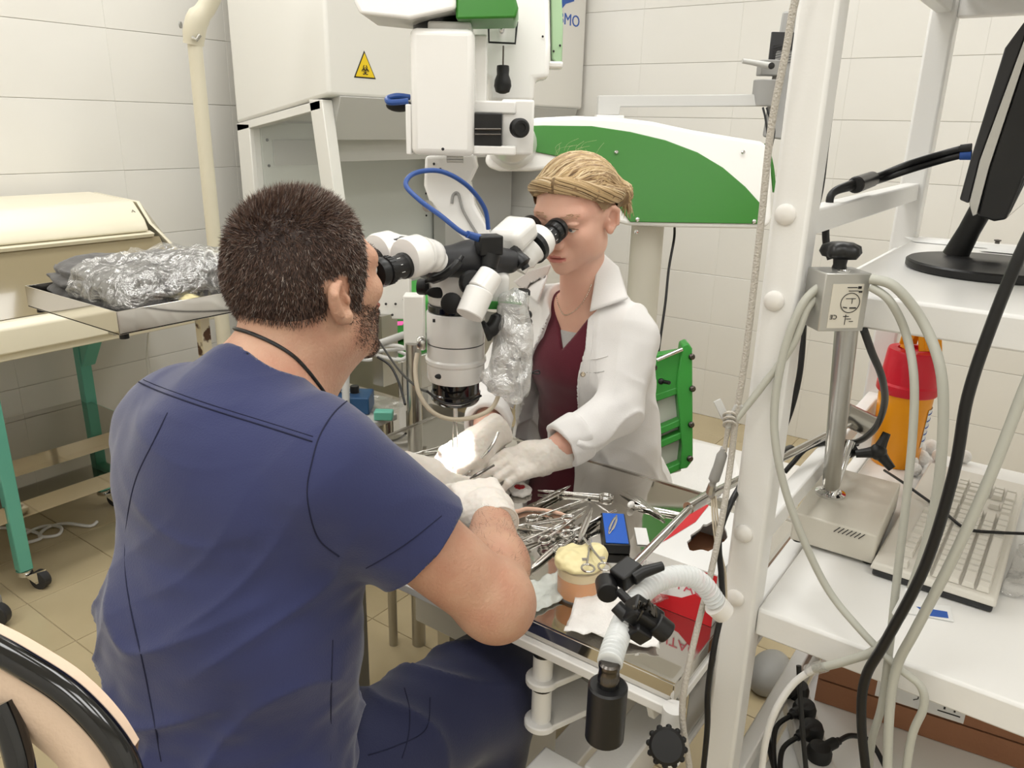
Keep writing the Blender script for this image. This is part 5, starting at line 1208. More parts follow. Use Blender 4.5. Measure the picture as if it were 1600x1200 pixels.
# biohazard sign
sc_ = px(570, 107, Y=HY0 - .001); e = .001
def bio(cx, cz, s):
    b = MB(); n = 40
    for k in range(3):
        a = PI / 2 + k * 2 * PI / 3; q = (cx + math.cos(a) * s * .42, cz + math.sin(a) * s * .42)
        pts = [V((q[0] + math.cos(a + t_) * s * .40, HY0 - .0035, q[1] + math.sin(a + t_) * s * .40)) for t_ in np.linspace(.55, 2 * PI - .55, 22)]
        b.tube(pts, s * .075, 5)
    b.tube([V((cx + math.cos(t_) * s * .42, HY0 - .0035, cz + math.sin(t_) * s * .42)) for t_ in np.linspace(0, 2 * PI, 28)[:-1]], s * .045, 5, closed=True)
    return b
sg = .055
tri = lambda s, y: [(sc_.x - s, y, sc_.z - s * .62), (sc_.x + s, y, sc_.z - s * .62), (sc_.x, y, sc_.z + s * 1.10)]
sgn = MB().prism(tri(sg, HY0), (0, -.0012, 0)).build('warning_sign', 'ink', hd_, smooth=0)
MB().prism(tri(sg * .86, HY0 - .0013), (0, -.0012, 0)).build('sign_face', 'sign_yellow', sgn, smooth=0)
bio(sc_.x, sc_.z - sg * .12, sg * .40).build('biohazard_symbol', 'ink', sgn)
# maker's mark at the right end of the front
lc = px(886, 31, Y=HY0 - .001); text_mesh('BMO', .075, 'blue_ink', (lc.x + .02, HY0, lc.z), (1, 0, 0), (0, -1, 0), 'lettering', hd_, .0008, font_scale=(1.25, 1))
MB().prism([px(x, y, Y=HY0 - .0005) for x, y in ((866, -30), (896, -30), (897, 2), (884, 6), (876, 16), (872, 4))], (0, -.0012, 0)).build('emblem', 'blue_ink', hd_, smooth=0)
# ---- bench in front of the cabinet: steel trolley with green pack, cables and dial box
bt = thing('steel_trolley', 'steel topped side trolley behind the microscope', 'trolley', (1.95, 1.85, 0))
zb = .80
b0 = px(505, 622, Z=zb); b1 = px(660, 553, Z=zb)
tx0, tx1, ty0, ty1 = 1.50, 2.30, 1.42, 1.98
MB().box((1.62, 1.58, .735), (2.35, 2.12, .76)).build('top', 'steel', bt, bevel=.003)
MB().box((1.62, 1.56, .66), (2.35, 1.579, .77)).build('apron', 'steel_brushed', bt, bevel=.003)
MB().box((1.601, 1.56, .66), (1.6199, 2.12, .77)).build('apron', 'steel_brushed', bt, bevel=.003)
MB().box((1.64, 1.60, .30), (2.33, 2.10, .32)).build('lower_shelf', 'steel_brushed', bt, bevel=.003)
for x in (1.63, 2.31):
    for y in (1.585, 2.08): MB().box((x, y, 0), (x + .03, y + .03, .7349)).build('leg', 'white_paint', bt, bevel=.003)
o = tag(MB().obox((1.98, 1.88, .822), (.22, .14, .06), (XX, YY, UP)).build('green_case', 'green_metal', bevel=.02, bseg=3), 'dark green equipment case with pink sticker on the steel trolley', 'case')
p = px(607, 506, D=2.3); st = MB().obox((p.x, p.y, .8827), (.045, .025, .0006), ((SR + SF * .3).normalized(), SF, UP)); st.build('sticker', 'pink', o)
# white instrument panel between the case and the column
o = tag(sbox(MB(), 630, 462, 662, 548, 1.98, .05).build('control_panel', 'hood_white', bevel=.004), 'white upright control panel right beside the microscope barrel', 'panel'); 
bp_ = px(646, 548, D=2.0); MB().cyl(V((bp_.x, bp_.y, 0)), V((bp_.x, bp_.y, bp_.z + .02)), .02).build('panel_post', 'steel_brushed', o)
o = tag(sbox(MB(), 565, 425, 640, 500, 2.08, .05).build('screwed_cover', 'hood_white', bevel=.004), 'white screwed metal cover behind the eyepieces', 'cover')
for x, y in ((603, 475), (618, 475), (613, 492), (631, 468)): MB().ball(px(x, y, D=2.078), .0035, 8, 6).build('screw', 'ink', o)
bp_ = px(600, 490, D=2.10); MB().box((bp_.x - .03, bp_.y - .02, .761), (bp_.x + .03, bp_.y + .02, bp_.z)).build('cover_foot', 'steel_brushed', o)
# grey handle rail of the trolley
cable('handle_rail', [px(541, 640, D=2.02), px(541, 580, D=2.02), px(552, 555, D=2.02), px(585, 540, D=2.04), px(640, 520, D=2.08)], .010, 'grey_light', 'bent grey tube rail with screws beside the man’s chin'.replace('’', "'"), 'rail', 12)
for i, pts in enumerate([[(560, 545), (590, 555), (625, 562), (640, 550), (620, 540), (585, 542)], [(545, 568), (575, 552), (600, 548), (632, 545)], [(575, 470), (592, 500), (585, 520), (580, 530)], [(556, 560), (580, 562), (610, 548), (636, 555), (628, 562), (590, 550)]]):
    cable('white_lead', [px(x, y, D=2.06 + .03 * i) for x, y in pts], .0052, 'cable_white', ['looped white lead lying on the dark green case', 'straight white lead along the trolley edge', 'white lead running down behind the beard', 'tangled white lead over the trolley edge'][i])
cable('black_lead', [px(580, 515, D=2.0), px(600, 545, D=1.9), px(625, 580, D=1.75), px(652, 605, D=1.55), px(668, 612, D=1.45)], .0026, 'black', 'black lead running down to the microscope objective')
cable('black_lead', [px(590, 558, D=2.03), px(610, 572, D=2.0), px(624, 600, D=1.96), px(633, 632, D=1.92)], .0032, 'black', 'short black lead hanging over the trolley edge')
mat('navy_box', (30, 72, 112), .4)
# dial box on a low glass side shelf
SZ = .72
t = thing('dial_box', 'small dark blue electronics box with two black knobs', 'device', px(545, 645, Z=SZ))
c = px(545, 640, Z=SZ) + UP * .024; MB().obox(c, (.062, .04, .0235), (SR, SF, UP)).build('body', 'navy_box', t, bevel=.004)
for dx in (-.030, .018): kb4 = MB().lathe([(.012, 0), (.012, .018), (.011, .020), (0, .020)], c + SR * dx + UP * .0236, UP, 18).build('knob', 'black', t); MB().lathe([(.0135, .0005), (.0135, .002)], c + SR * dx + UP * .0236, UP, 18).build('knob_ring', 'chrome', kb4)
o = tag(MB().box((1.08, 1.36, SZ - .018), (1.39, 1.60, SZ - .0005)).build('side_table', 'grey_light', bevel=.003), 'pale grey side table carrying the dark blue dial box', 'side table')
for x in (1.10, 1.37):
    for y in (1.38, 1.58): MB().cyl((x, y, 0), (x, y, SZ - .0185), .013).build('leg', 'steel_brushed', o)
p = px(600, 655, Z=SZ); o = tag(MB().obox(p + UP * .0125, (.024, .014, .012), (SR, SF, UP)).build('green_clip', 'teal', bevel=.003), 'small teal plastic clip beyond the man\'s shoulder', 'clip')
o = tag(MB().prism([px(x, y, Z=SZ + .001) for x, y in ((555, 612), (610, 622), (634, 634), (600, 650), (560, 640))], UP * .002).build('clear_sleeve', 'film'), 'clear plastic sleeve lying beside the dial box', 'sleeve')
# ================================================================ left: sterile chamber on teal trolley
tr = thing('teal_trolley', 'steel instrument trolley with teal tube legs and castors', 'trolley', (.95, 2.72, 0))
LX0, LX1, LY0, LY1 = .18, 1.42, 2.49, 2.97
wp = V((.858, 2.476, 0))
LX0 = -.30; LX1 = .885
def leg(x, y, ztop): return MB().box((x - .02, y - .02, .075), (x + .02, y + .02, ztop)).build('leg', 'teal', tr, bevel=.003)
legs = [(.858, 2.50), (1.33, 2.93), (-.30, 2.50), (-.30, 2.93), (1.33, 2.50)]
for x, y in ((.858, 2.50), (-.30, 2.50), (-.30, 2.94), (1.30, 2.86)): leg(x, y, .76)
for x, y in ((.858, 2.50), (-.30, 2.50), (-.30, 2.94), (1.30, 2.86)):
    cs2 = MB(); cs2.lathe([(.022, .055), (.024, .058), (.024, .074)], (x, y, 0), UP, 16); cs2.build('castor_cap', 'chrome', tr)
    MB().cyl((x + .02, y - .026, .03), (x + .045, y - .016, .03), .030, seg=24).build('castor_wheel', 'dark_grey', tr)
    MB().prism([(x - .01, y - .03, .062), (x + .05, y - .03, .062), (x + .045, y - .03, .030), (x + .015, y - .03, .022)], (0, .004, 0)).build('castor_fork', 'chrome', tr)
for z in (.60 - .14, .28):
    pass
q = [px(0, 672, Z=.44), px(142, 628, Z=.44)]
for nm, z in (('shelf', .44), ('shelf', .30)):
    MB().box((-.32, 2.50, z - .012), (1.30, 2.90, z)).build(nm, 'steel_mirror', tr, bevel=.002)
    MB().box((-.32, 2.492, z - .05), (1.30, 2.4995, z + .004)).build('shelf_lip', 'steel_mirror', tr)
    MB().box((1.281, 2.50, z - .03), (1.318, 2.86, z - .0125)).build('cross_rail', 'teal', tr, bevel=.002)
MB().prism([(1.28, 2.83, .759), (1.28, 2.66, .759), (1.28, 2.74, .70), (1.28, 2.83, .58)], (.05, 0, 0)).build('corner_gusset', 'teal', tr, bevel=.003)
MB().box((-.34, 2.46, .761), (1.64, 2.97, .785)).build('top', 'cream', tr, bevel=.004)
# chamber
ch = thing('uv_chamber', 'cream ultraviolet storage chamber with brownish see-through lid', 'sterilizer', (.5, 2.72, .786))
cpf = lambda pr, x0, x1, nm, m, bev=.006: MB().prism([(x0, y, z) for y, z in pr], (x1 - x0, 0, 0)).build(nm, m, ch, bevel=bev, bseg=3)
CX0, CX1 = -.34, 1.62
cpf([(2.44, .786), (2.97, .786), (2.97, .875), (2.46, .875), (2.44, .86)], CX0, CX1, 'base_tray', 'cream')
cpf([(2.60, 1.115), (2.66, 1.172), (2.95, 1.185), (2.95, 1.10), (2.76, 1.10), (2.585, 1.075), (2.585, 1.085)], CX0, 1.46, 'lid_housing', 'cream')
cpf([(2.575, 1.068), (2.605, 1.076), (2.605, 1.060), (2.585, 1.055)], CX0, 1.475, 'lid_lip', 'cream', .002)
cpf([(2.592, 1.055), (2.605, 1.055), (2.50, .877), (2.487, .877)], CX0 + .02, 1.50, 'lid_window', 'glass_dark', .001)
MB().prism([(1.47, 2.60, 1.10), (1.47, 2.66, 1.17), (1.47, 2.95, 1.182), (1.60, 2.95, .877), (1.60, 2.475, .877), (1.50, 2.585, 1.06)], (.012, 0, 0)).build('end_cheek', 'cream', ch, bevel=.003)
cpf([(2.93, .876), (2.95, .876), (2.95, 1.10), (2.93, 1.10)], CX0, 1.458, 'back_wall', 'cream', 0)
b = MB(); q = lambda x, y: px(x, y, Y=2.625)
b.tube([q(207, 328), q(203, 341), q(222, 340)], .0014, 5, closed=True)
for k in range(3): b.tube([q(206 + k, 333 + k * 3), q(214 + k * 2, 333 + k * 3)], .001, 4)
b.build('warning_print', 'ink', ch)
# ---- lamp pole
lpz = px(337, 400, Y=2.35); t = thing('lamp_pole', 'cream coloured lamp stand pole with tilted arm joint', 'lamp stand', (lpz.x, lpz.y, 0))
MB().cyl((lpz.x, lpz.y, .04), (lpz.x, lpz.y, 1.665), .0255, .022, 24).build('pole', 'cream_pole', t)
MB().lathe([(.20, 0), (.20, .02), (.05, .04), (.026, .06)], (lpz.x, lpz.y, 0), UP, 32).build('foot', 'cream_pole', t)
jt = V((lpz.x, lpz.y, 1.67)); up2 = px(340, -30, D=2.40)
MB().tube([jt - UP * .005 - SR * .004, jt + UP * .06 + SR * .012, jt + (up2 - jt) * .7, up2 + (up2 - jt) * .8], [.033, .036, .030, .026], 20, smooth=4, flat=.8).build('arm', 'cream_pole', t, smooth=60)
MB().lathe([(.010, 0), (.010, .004), (0, .005)], jt + UP * .05 - SR * .036, -SR, 14, sx=1).build('joint_cap', 'grey_plastic', t)
MB().tube([jt + SR * .008 - SF * .035 + UP * .012, jt + SR * .02 - SF * .036 + UP * .006, jt + SR * .030 - SF * .03 + UP * .02], .006, 8).build('joint_screw', 'steel_brushed', t)
cable('wall_lead', [px(232, 520, D=2.9), px(229, 560, D=2.9), px(232, 590, D=2.9), px(226, 640, D=2.9)], .003, 'cable_white', 'thin white lead hanging along the wall by the teal leg')
# ---- mayo tray with wrapped bundle
ZT = 1.0
T0 = px(187, 524, Z=ZT); TXa, TYa = T0.x, T0.y; TXb, TYb = T0.x + .44, px(38, 480, Z=ZT).y
my = thing('mayo_tray', 'mirror-polished steel instrument tray on a rusty stand', 'tray', ((TXa + TXb) / 2, (TYa + TYb) / 2, 0))
MB().box((TXa, TYa, ZT), (TXb, TYb, ZT + .003)).build('floor_plate', 'steel', my)
hh = .052
for lo, hi in (((TXa, TYa, ZT), (TXb, TYa + .002, ZT + hh)), ((TXa, TYb - .002, ZT), (TXb, TYb, ZT + hh)), ((TXa, TYa, ZT), (TXa + .002, TYb, ZT + hh)), ((TXb - .002, TYa, ZT), (TXb, TYb, ZT + hh))):
    MB().box(lo, hi).build('side_wall', 'steel_mirror', my, bevel=.0008)
for x in (TXa + .02, TXb - .02):
    for y in (TYa + .02, TYb - .02): MB().cyl((x, y, ZT - .014), (x, y, ZT - .0005), .010).build('rubber_foot', 'black_rubber', my)
mat('rusty_paint', (222, 212, 186), .6, noise=(28, (82, 54, 34), .5, .56))
spx = px(322, 560, D=1.95); sx_, sy_ = TXa + .26, TYa + .10
sx_, sy_ = spx.x, spx.y
MB().box((sx_ - .012, sy_ - .012, .03), (sx_ + .012, sy_ + .012, ZT - .016)).build('stand_post', 'rusty_paint', my)
MB().box((TXa + .02, sy_ - .012, ZT - .0155), (TXb - .02, sy_ + .012, ZT - .0005)).build('carrier', 'steel_brushed', my)
MB().box((sx_ - .02, sy_ - .25, 0), (sx_ + .02, sy_ + .25, .03)).build('stand_foot', 'rusty_paint', my)
zt = ZT + .004
# grey bundle: folded drape wrapped in clear film
bl = np.array(px(130, 440, Z=zt + .06)); 
A0 = np.array(px(95, 452, Z=zt + .035)); B0 = np.array(px(330, 415, Z=zt + .05))
ay_ = nz(B0 - A0); ay_[2] = 0; ay_ = nz(ay_); ax_ = np.cross(A(0, 0, 1), ay_)
mid = (A0 + B0) / 2; Lb = np.linalg.norm(B0 - A0)
bc_ = A((TXa + TXb) / 2 - .02, (TYa + TYb) / 2 + .008, zt + .003)
f = combine([('+', 0, s_box(bc_ + A(0, 0, .052), A(.165, .185, .045), .04)), ('+', .03, s_ell(bc_ + A(.08, -.03, .085), A(.11, .13, .035))), ('+', .02, s_ell(bc_ + A(-.05, .10, .075), A(.10, .10, .035)))])
mat('grey_cloth', (92, 90, 89), .75, sheen=.2, bump=(120, .15))
def fold(P):
    q = P[:, 0] * .9 + P[:, 1] * .25 + .012 * vnoise(P, 20, 7)
    return .010 * np.sin(P[:, 2] * 230 + 2.5 * vnoise(P, 13, 2)) * (np.abs(P[:, 2] - zt - .045) < .045) + .008 * vnoise(P, 18, 3) + .004 * vnoise(P, 45, 4)
o = sdf_obj('wrapped_drape', f, bc_ - A(.27, .30, .002), bc_ + A(.27, .30, .17), .0055, 'grey_cloth', None, disp=fold); tag(o, 'folded dark grey drape bundle lying in the steel tray', 'drape')
film_mat('wrap_film', .34, .04, .06, (26, 1.))
ff = lambda P: np.maximum(f(P) - .006, (P[:, 1] - (bc_[1] + .06)))
fwr = f
sdf_obj('film_wrap', lambda P: fwr(P) - .009, bc_ - A(.28, .31, .002), bc_ + A(.28, .31, .19), .005, 'wrap_film', o, disp=lambda P: .007 * (1 - 2 * np.abs(vnoise(P, 24, 9))) + .004 * (1 - 2 * np.abs(vnoise(P, 55, 5))) + .008 * vnoise(P, 18, 3), keep=lambda P: (P[:, 1] < bc_[1] + .07 + .2 * (P[:, 0] - bc_[0])) & (P[:, 2] > zt + .006))
gl = np.array(px(296, 452, Z=zt + .012)); gl[0] = max(gl[0], TXa + .05); gl[1] = TYa + .03
gl = A(*px(296, 455, Y=TYa + .03)); gl[2] = zt + .030
f = combine([('+', 0, s_ell(gl, A(.030, .020, .022))), ('+', .01, s_ell(gl + A(-.022, .006, -.008), A(.018, .016, .014))), ('+', .01, s_ell(gl + A(.02, .0, .0), A(.02, .012, .012)))])
o = sdf_obj('crumpled_glove', f, gl - .06, gl + .06, .003, 'latex', None, disp=lambda P: .004 * vnoise(P, 70, 1) + .002 * vnoise(P, 150, 2)); tag(o, 'crumpled yellowish latex glove at the edge of the steel tray', 'glove')
c = V((gl[0] - .06, TYa + .025, zt + .040)); b = MB()
for k in range(3): b.tube([c + V((math.cos(a) * (.034 - .004 * k), .012 * math.sin(a), .004 * k - .012 + .006 * math.sin(a))) for a in np.linspace(0, 2 * PI, 26)[:-1]], .0034, 8, closed=True)
o = tag(b.build('cord_coil', 'black_rubber', smooth=60), 'black coiled cord inside the front edge of the steel tray', 'cord')
# clear plastic bottle/bag behind the head
f = s_ell(A(*px(366, 428, D=1.90)), A(.038, .038, .05)); q = np.array(px(366, 428, D=1.90))
o = sdf_obj('plastic_pouch', f, q - .09, q + .09, .006, 'bag_plastic', None, disp=lambda P: .006 * vnoise(P, 45, 3)); tag(o, 'pale translucent plastic pouch standing in the tray behind the man\'s head', 'pouch')
b = MB().tube([V(q) - SR * .055 + V((0, 0, .02)) + (SR * math.cos(a) * .016 + UP * math.sin(a) * .035) for a in np.linspace(0, 2 * PI, 20)[:-1]], .003, 8, closed=True); o = tag(b.build('tubing_loop', 'cable_white'), 'small white tubing loop beside the plastic pouch', 'tubing')
# floor cord
cable('floor_cord', [px(x, y, Z=.006 + .004 * (i % 2)) for i, (x, y) in enumerate(((-20, 825), (30, 826), (60, 834), (62, 842), (35, 848), (40, 834), (70, 822), (95, 824), (90, 836), (62, 838), (75, 824), (105, 818), (140, 822), (152, 815)))], .006, 'cable_white', 'white cord coiled on the floor tiles by the teal leg')
# ---- foreground chair
fc = thing('visitor_chair', 'black tube frame chair with beige upholstered back', 'chair', (.20, .62, 0))
CDp = .66
pts = [px(x, y, D=CDp) for x, y in ((-60, 990), (-10, 1012), (40, 1040), (95, 1075), (135, 1110), (170, 1150), (195, 1190), (212, 1240))]
fr = spline(pts, 6); MB().tube(fr, .0115, 14).build('back_tube', 'black_gloss', fc, smooth=60)
mat('beige_vinyl', (226, 200, 176), .55, bump=(200, .1))
of = (UP * 1.0 + SR * .8).normalized() * .004
low = [px(x, y, D=CDp) for x, y in ((-60, 1100), (0, 1130), (40, 1160), (80, 1190), (110, 1240), (115, 1300))]
top = [p + of for p in pts[:-1]]
vs = []; fs = []; n = 14
tp = spline(top, 4); lw = spline([px(x, y, D=CDp + .012) for x, y in ((-60, 1105), (0, 1135), (50, 1170), (95, 1215), (125, 1290), (150, 1400))], 4)
N = 20
tp = [tp[int(i * (len(tp) - 1) / (N - 1))] for i in range(N)]; lw = [lw[int(i * (len(lw) - 1) / (N - 1))] for i in range(N)]
rows = 6
for k in range(2):
    for i in range(N):
        for j in range(rows + 1):
            u = j / rows; p = tp[i] * (1 - u) + lw[i] * u; vs.append(p + SF * (.004 + .018 * k + (.010 * math.sin(PI * u) * (1 if k else -1))))
def qd(a, b): return a * (rows + 1) + b
o1 = N * (rows + 1)
for i in range(N - 1):
    for j in range(rows):
        fs.append((qd(i, j), qd(i, j + 1), qd(i + 1, j + 1), qd(i + 1, j))); fs.append(tuple(o1 + k for k in (qd(i, j), qd(i + 1, j), qd(i + 1, j + 1), qd(i, j + 1))))
    fs.append((qd(i, 0), qd(i + 1, 0), o1 + qd(i + 1, 0), o1 + qd(i, 0))); fs.append((qd(i, rows), o1 + qd(i, rows), o1 + qd(i + 1, rows), qd(i + 1, rows)))
link('back_pad', vs, fs, 'beige_vinyl', fc, smooth=60)
MB().tube([px(0, 1100, D=CDp), px(20, 1150, D=CDp), px(35, 1220, D=CDp), px(35, 1330, D=CDp + .02)] + [V((px(35, 1330, D=CDp + .02).x, px(35, 1330, D=CDp + .02).y, .45))], .0115, 12, smooth=5).build('back_strut', 'black_gloss', fc, smooth=60)
c = V((.10, .50, .45)); MB().obox(c, (.20, .20, .025), (SR, SF, UP)).build('seat', 'beige_vinyl', fc, bevel=.02, bseg=3)
for a, b_ in ((-1, -1), (1, -1), (1, 1), (-1, 1)):
    p = c + SR * .18 * a + SF * .18 * b_; MB().cyl(V((p.x, p.y, 0)), V((p.x, p.y, .43)), .011).build('leg', 'black_gloss', fc)
# grey castor of another unit at the left edge
cw = px(0, 960, Z=.04); t = thing('castor_base', 'grey plastic castor foot of a rolling unit beside the chair', 'castor', (cw.x, cw.y, 0))
xk = SR; MB().cyl(cw - SF * .014 - SR * .01, cw + SF * .014 - SR * .01, .038).build('wheel', 'dark_grey', t, bevel=.003)
MB().obox(cw + UP * .035 - SR * .02, (.022, .022, .022), (SR, SF, UP)).build('fork', 'grey_plastic', t, bevel=.006)
# ================================================================ people
mat('skin_m', (204, 162, 136), .5, sss=.10, noise=(22, (194, 142, 118), .35, .75), bump=(240, .18))
mat('skin_w', (226, 180, 158), .48, sss=.14, noise=(9, (220, 166, 146), .4, .75), bump=(200, .05))
mat('lip_w', (204, 130, 120), .4, sss=.1)
mat('lip_m', (176, 112, 98), .45, sss=.1)
mat('eye_white', (226, 222, 216), .15, coat=.5)
mat('iris', (70, 84, 92), .15, coat=.8)
mat('scrub_navy', (44, 50, 92), .85, sheen=.3, noise=(5, (38, 44, 84), .35, .7), bump=(420, .10))
mat('trouser_navy', (32, 37, 70), .85, sheen=.3, bump=(420, .10))
mat('seam_navy', (24, 27, 54), .9)
mat('burgundy', (92, 18, 38), .85, sheen=.3, bump=(420, .10))
mat('coat_white', (238, 236, 234), .8, sheen=.2, bump=(380, .07))
mat('grey_lace', (190, 188, 186), .9, bump=(500, .5))
mat('hair_dark', (56, 40, 34), .5); mat('hair_brown', (100, 76, 64), .5); mat('hair_grey', (158, 146, 136), .5)
mat('hair_blond', (196, 168, 126), .42); mat('hair_blond2', (156, 128, 94), .45); mat('hair_blond3', (224, 202, 164), .4); mat('hair_root', (104, 82, 60), .5)
mat('silver', (190, 178, 160), .25, metal=1.)
mat('shoe', (235, 235, 232), .5)
def hpt(c, ax, s):
    """local head coords (forward, left, up) -> world"""
    c = np.asarray(c, float); F, L, U = [np.asarray(a, float) for a in ax]
    return lambda f, l, u: c + (F * f + L * l + U * u) * s
def head_ops(c, ax, s, male):
    H = hpt(c, ax, s); e = lambda f, l, u, r: s_ell(H(f, l, u), np.array(r) * s, ax)
    o = [('+', 0, e(-.007, 0, .034, (.092, .075, .082))), ('+', .03, e(-.040, 0, .004, (.052, .064, .062))),
         ('+', .03, e(.030, 0, -.015, (.060, .062, .088))), ('+', .03, e(.034, 0, -.082 if male else -.066, (.050, .053 if male else .045, .036))),
         ('+', .02, e(.074, 0, -.113 if male else -.090, (.020, .024 if male else .018, .017)))]
    for k in (-1, 1):
        o += [('+', .02, e(.060, .042 * k, -.020, (.024, .022, .020))), ('+', .018, s_cap(H(.084, .012 * k, .020), H(.070, .046 * k, .022), .013 * s if male else .010 * s))]
        o += [('+', .02, e(.005, .050 * k, -.062, (.034, .016, .026)))]
        if not male: o += [('+', .025, e(.046, .040 * k, -.042, (.030, .022, .030)))]
    for k in (-1, 1): o += [('-', .014, e(.099, .032 * k, .000, (.014, .018, .012)))]
    for k in (-1, 1): o += [('+', .003, s_ell(H(.076, .031 * k, .001), np.array((.0135,) * 3) * s)), ('+', .003, e(.083, .031 * k, .008, (.009, .016, .005)))]
    o += [('+', .012, s_cap(H(.090, 0, .012), H(.108, 0, -.030), .007 * s, .0105 * s)), ('+', .006, e(.101, .012, -.034, (.011, .008, .008))), ('+', .006, e(.101, -.012, -.034, (.011, .008, .008)))]
    o += [('+', .012, e(.082, 0, -.063, (.018, .028, .020)))]
    o += [('+', .005, e(.096, 0, -.0575, (.0085, .022, .0058))), ('+', .005, e(.0945, 0, -.0690, (.0095, .019, .0066))), ('-', .003, e(.108, 0, -.0630, (.016, .023, .0014)))]
    for k in (-1, 1):
        er = [np.asarray(ax[0]) * 1. + np.asarray(ax[1]) * .35 * k * -1, np.asarray(ax[1]) * k + np.asarray(ax[0]) * -.35 * -1 * -1, ax[2]]
        F2 = nz(np.asarray(ax[0]) - np.asarray(ax[1]) * k * .40 * -1 * -1); L2 = nz(np.cross(ax[2], F2))
        U2 = nz(np.asarray(ax[2]) - np.asarray(ax[0]) * .25)
        a2 = [nz(np.cross(L2, U2)), L2, U2]
        q = lambda f, l, u: H(-.012, .078 * k, -.010) + (a2[0] * f + a2[1] * l + a2[2] * u) * s
        o += [('+', .008, s_ell(q(0, 0, 0), np.array((.018, .0095, .029)) * s, a2)), ('-', .004, s_ell(q(.003, .009 * k, .002), np.array((.012, .0105, .021)) * s, a2)),
              ('+', .004, s_cap(q(-.012, .007 * k, -.010), q(-.010, .007 * k, .018), .0034 * s)), ('+', .004, s_cap(q(-.010, .007 * k, .018), q(.010, .006 * k, .025), .0034 * s)), ('+', .004, s_ell(q(.004, .002 * k, -.023), np.array((.008, .006, .009)) * s, a2)), ('+', .003, s_ell(q(.013, .005 * k, -.003), np.array((.004, .003, .006)) * s, a2))]
    return o, H
def trace(pts, f, off=0., t0=.3):
    """points of the pixel rays on the surface f=off"""
    P = np.array([[x, y] for x, y in pts], float); r = np.stack([ray(x, y) for x, y in P]); r /= np.linalg.norm(r, axis=1)[:, None]
    t = np.full(len(P), t0)
    for _ in range(160): t = t + np.clip(f(CAMP + r * t[:, None]) - off, -.05, .05) * .7
    return CAMP + r * t[:, None]
def strip_on(name, pts, f, r, m, parent, off=.0, n=10, seg=6):
    sp = spline([V((x, y, 0)) for x, y in pts], n); P = trace([(p.x, p.y) for p in sp], f, off); P = P[np.abs(f(P) - off) < .004]
    if len(P) < 3: return None
    return MB().tube([V(p) for p in P], r, seg).build(name, m, parent, smooth=60)
def patch_on(name, quad, f, off, m, parent, n=14, th=.003, bulge=0., label=None):
    (ax, ay), (bx_, by_), (cx, cy), (dx, dy) = quad; pts = []
    for i in range(n + 1):
        for j in range(n + 1):
            u, v = i / n, j / n; pts.append(((ax * (1 - u) + bx_ * u) * (1 - v) + (dx * (1 - u) + cx * u) * v, (ay * (1 - u) + by_ * u) * (1 - v) + (dy * (1 - u) + cy * u) * v))
    P = trace(pts, f, off); td = np.linalg.norm(P - CAMP, axis=1); ok_ = np.abs(f(P) - off) < .004; md = np.median(td[ok_]) if ok_.any() else 1.6; tn = np.where(ok_, td, md + .015); P = CAMP + (P - CAMP) * (tn / td)[:, None]; fs = [(i * (n + 1) + j, (i + 1) * (n + 1) + j, (i + 1) * (n + 1) + j + 1, i * (n + 1) + j + 1) for i in range(n) for j in range(n)]
    c = P.mean(0); nn = np.cross(P[n] - P[0], P[n * (n + 1)] - P[0])
    o = link(name, P, fs, m, parent, smooth=60, label=label); s = o.modifiers.new('solid', 'SOLIDIFY'); s.thickness = th; s.offset = 0; return o
def arm_ops(sh, el, wr, r, k=.03):
    return [('+', k, s_cap(sh, el, r[0], r[1])), ('+', .02, s_cap(el, np.asarray(el) * .62 + np.asarray(wr) * .38, r[1], r[2])), ('+', .02, s_cap(np.asarray(el) * .62 + np.asarray(wr) * .38, wr, r[2], r[3]))]
def hand(W, d, nrm, side, curl, thumb=.5, sc=1., spread=.06, cuff=None):
    """glove: wrist W, finger direction d, back-of-hand normal nrm, side=+1 if the thumb lies towards d x nrm"""
    W = np.asarray(W, float); d = nz(d); n = np.asarray(nrm, float); n = nz(n - d * (n @ d)); sd = np.cross(d, n) * side      # towards the thumb
    Q = lambda a, b, c: W + (d * a + sd * b + n * c) * sc
    ax = [d, sd, n]
    o = [('+', 0, s_box(Q(.050, 0, 0), A(.046, .040, .0135) * sc, .012 * sc, ax)), ('+', .02, s_ell(Q(.026, .022, -.006), A(.032, .020, .017) * sc, ax)), ('+', .02, s_cap(Q(-.02, 0, 0), Q(.02, 0, 0), .029 * sc, .030 * sc))]
    L = [(.034, .026, .021), (.039, .029, .022), (.036, .027, .021), (.028, .021, .018)]; bs_ = [.029, .0095, -.010, -.028]; r0 = [.0095, .0098, .0094, .0085]
    for i in range(4):
        p = Q(.092 - (.006 if i == 3 else 0) - (.003 if i == 0 else 0), bs_[i], .001); a = 0.; sp_ = (1.5 - i) * spread
        c = curl[i]
        for j in range(3):
            a += c[j]; dv = nz((d * math.cos(a) - n * math.sin(a)) + sd * sp_ * math.cos(a)); q = p + dv * L[i][j] * sc
            rr = r0[i] * (1 - .09 * j) * sc; o.append(('+', .004 if j else .007, s_cap(p, q, rr, rr * .93))); p = q
    p = Q(.030, .030, -.006); t1 = nz(d * (.75) + sd * .75 * (1 - thumb) - n * (.35 + .5 * thumb)); q = p + t1 * .036 * sc; o.append(('+', .012, s_cap(p, q, .0135 * sc, .0112 * sc)))
    t2 = nz(d * 1.0 - n * (.2 + .5 * thumb) - sd * .25 * thumb); q2 = q + t2 * .030 * sc; o.append(('+', .004, s_cap(q, q2, .0108 * sc, .0098 * sc)))
    q3 = q2 + nz(t2 + d * .3) * .022 * sc; o.append(('+', .003, s_cap(q2, q3, .0098 * sc, .0085 * sc)))
    if cuff is not None:
        c0, c1, ra, rb = cuff; o.append(('+', .012, s_cap(c0, c1, ra, rb)))
    return o
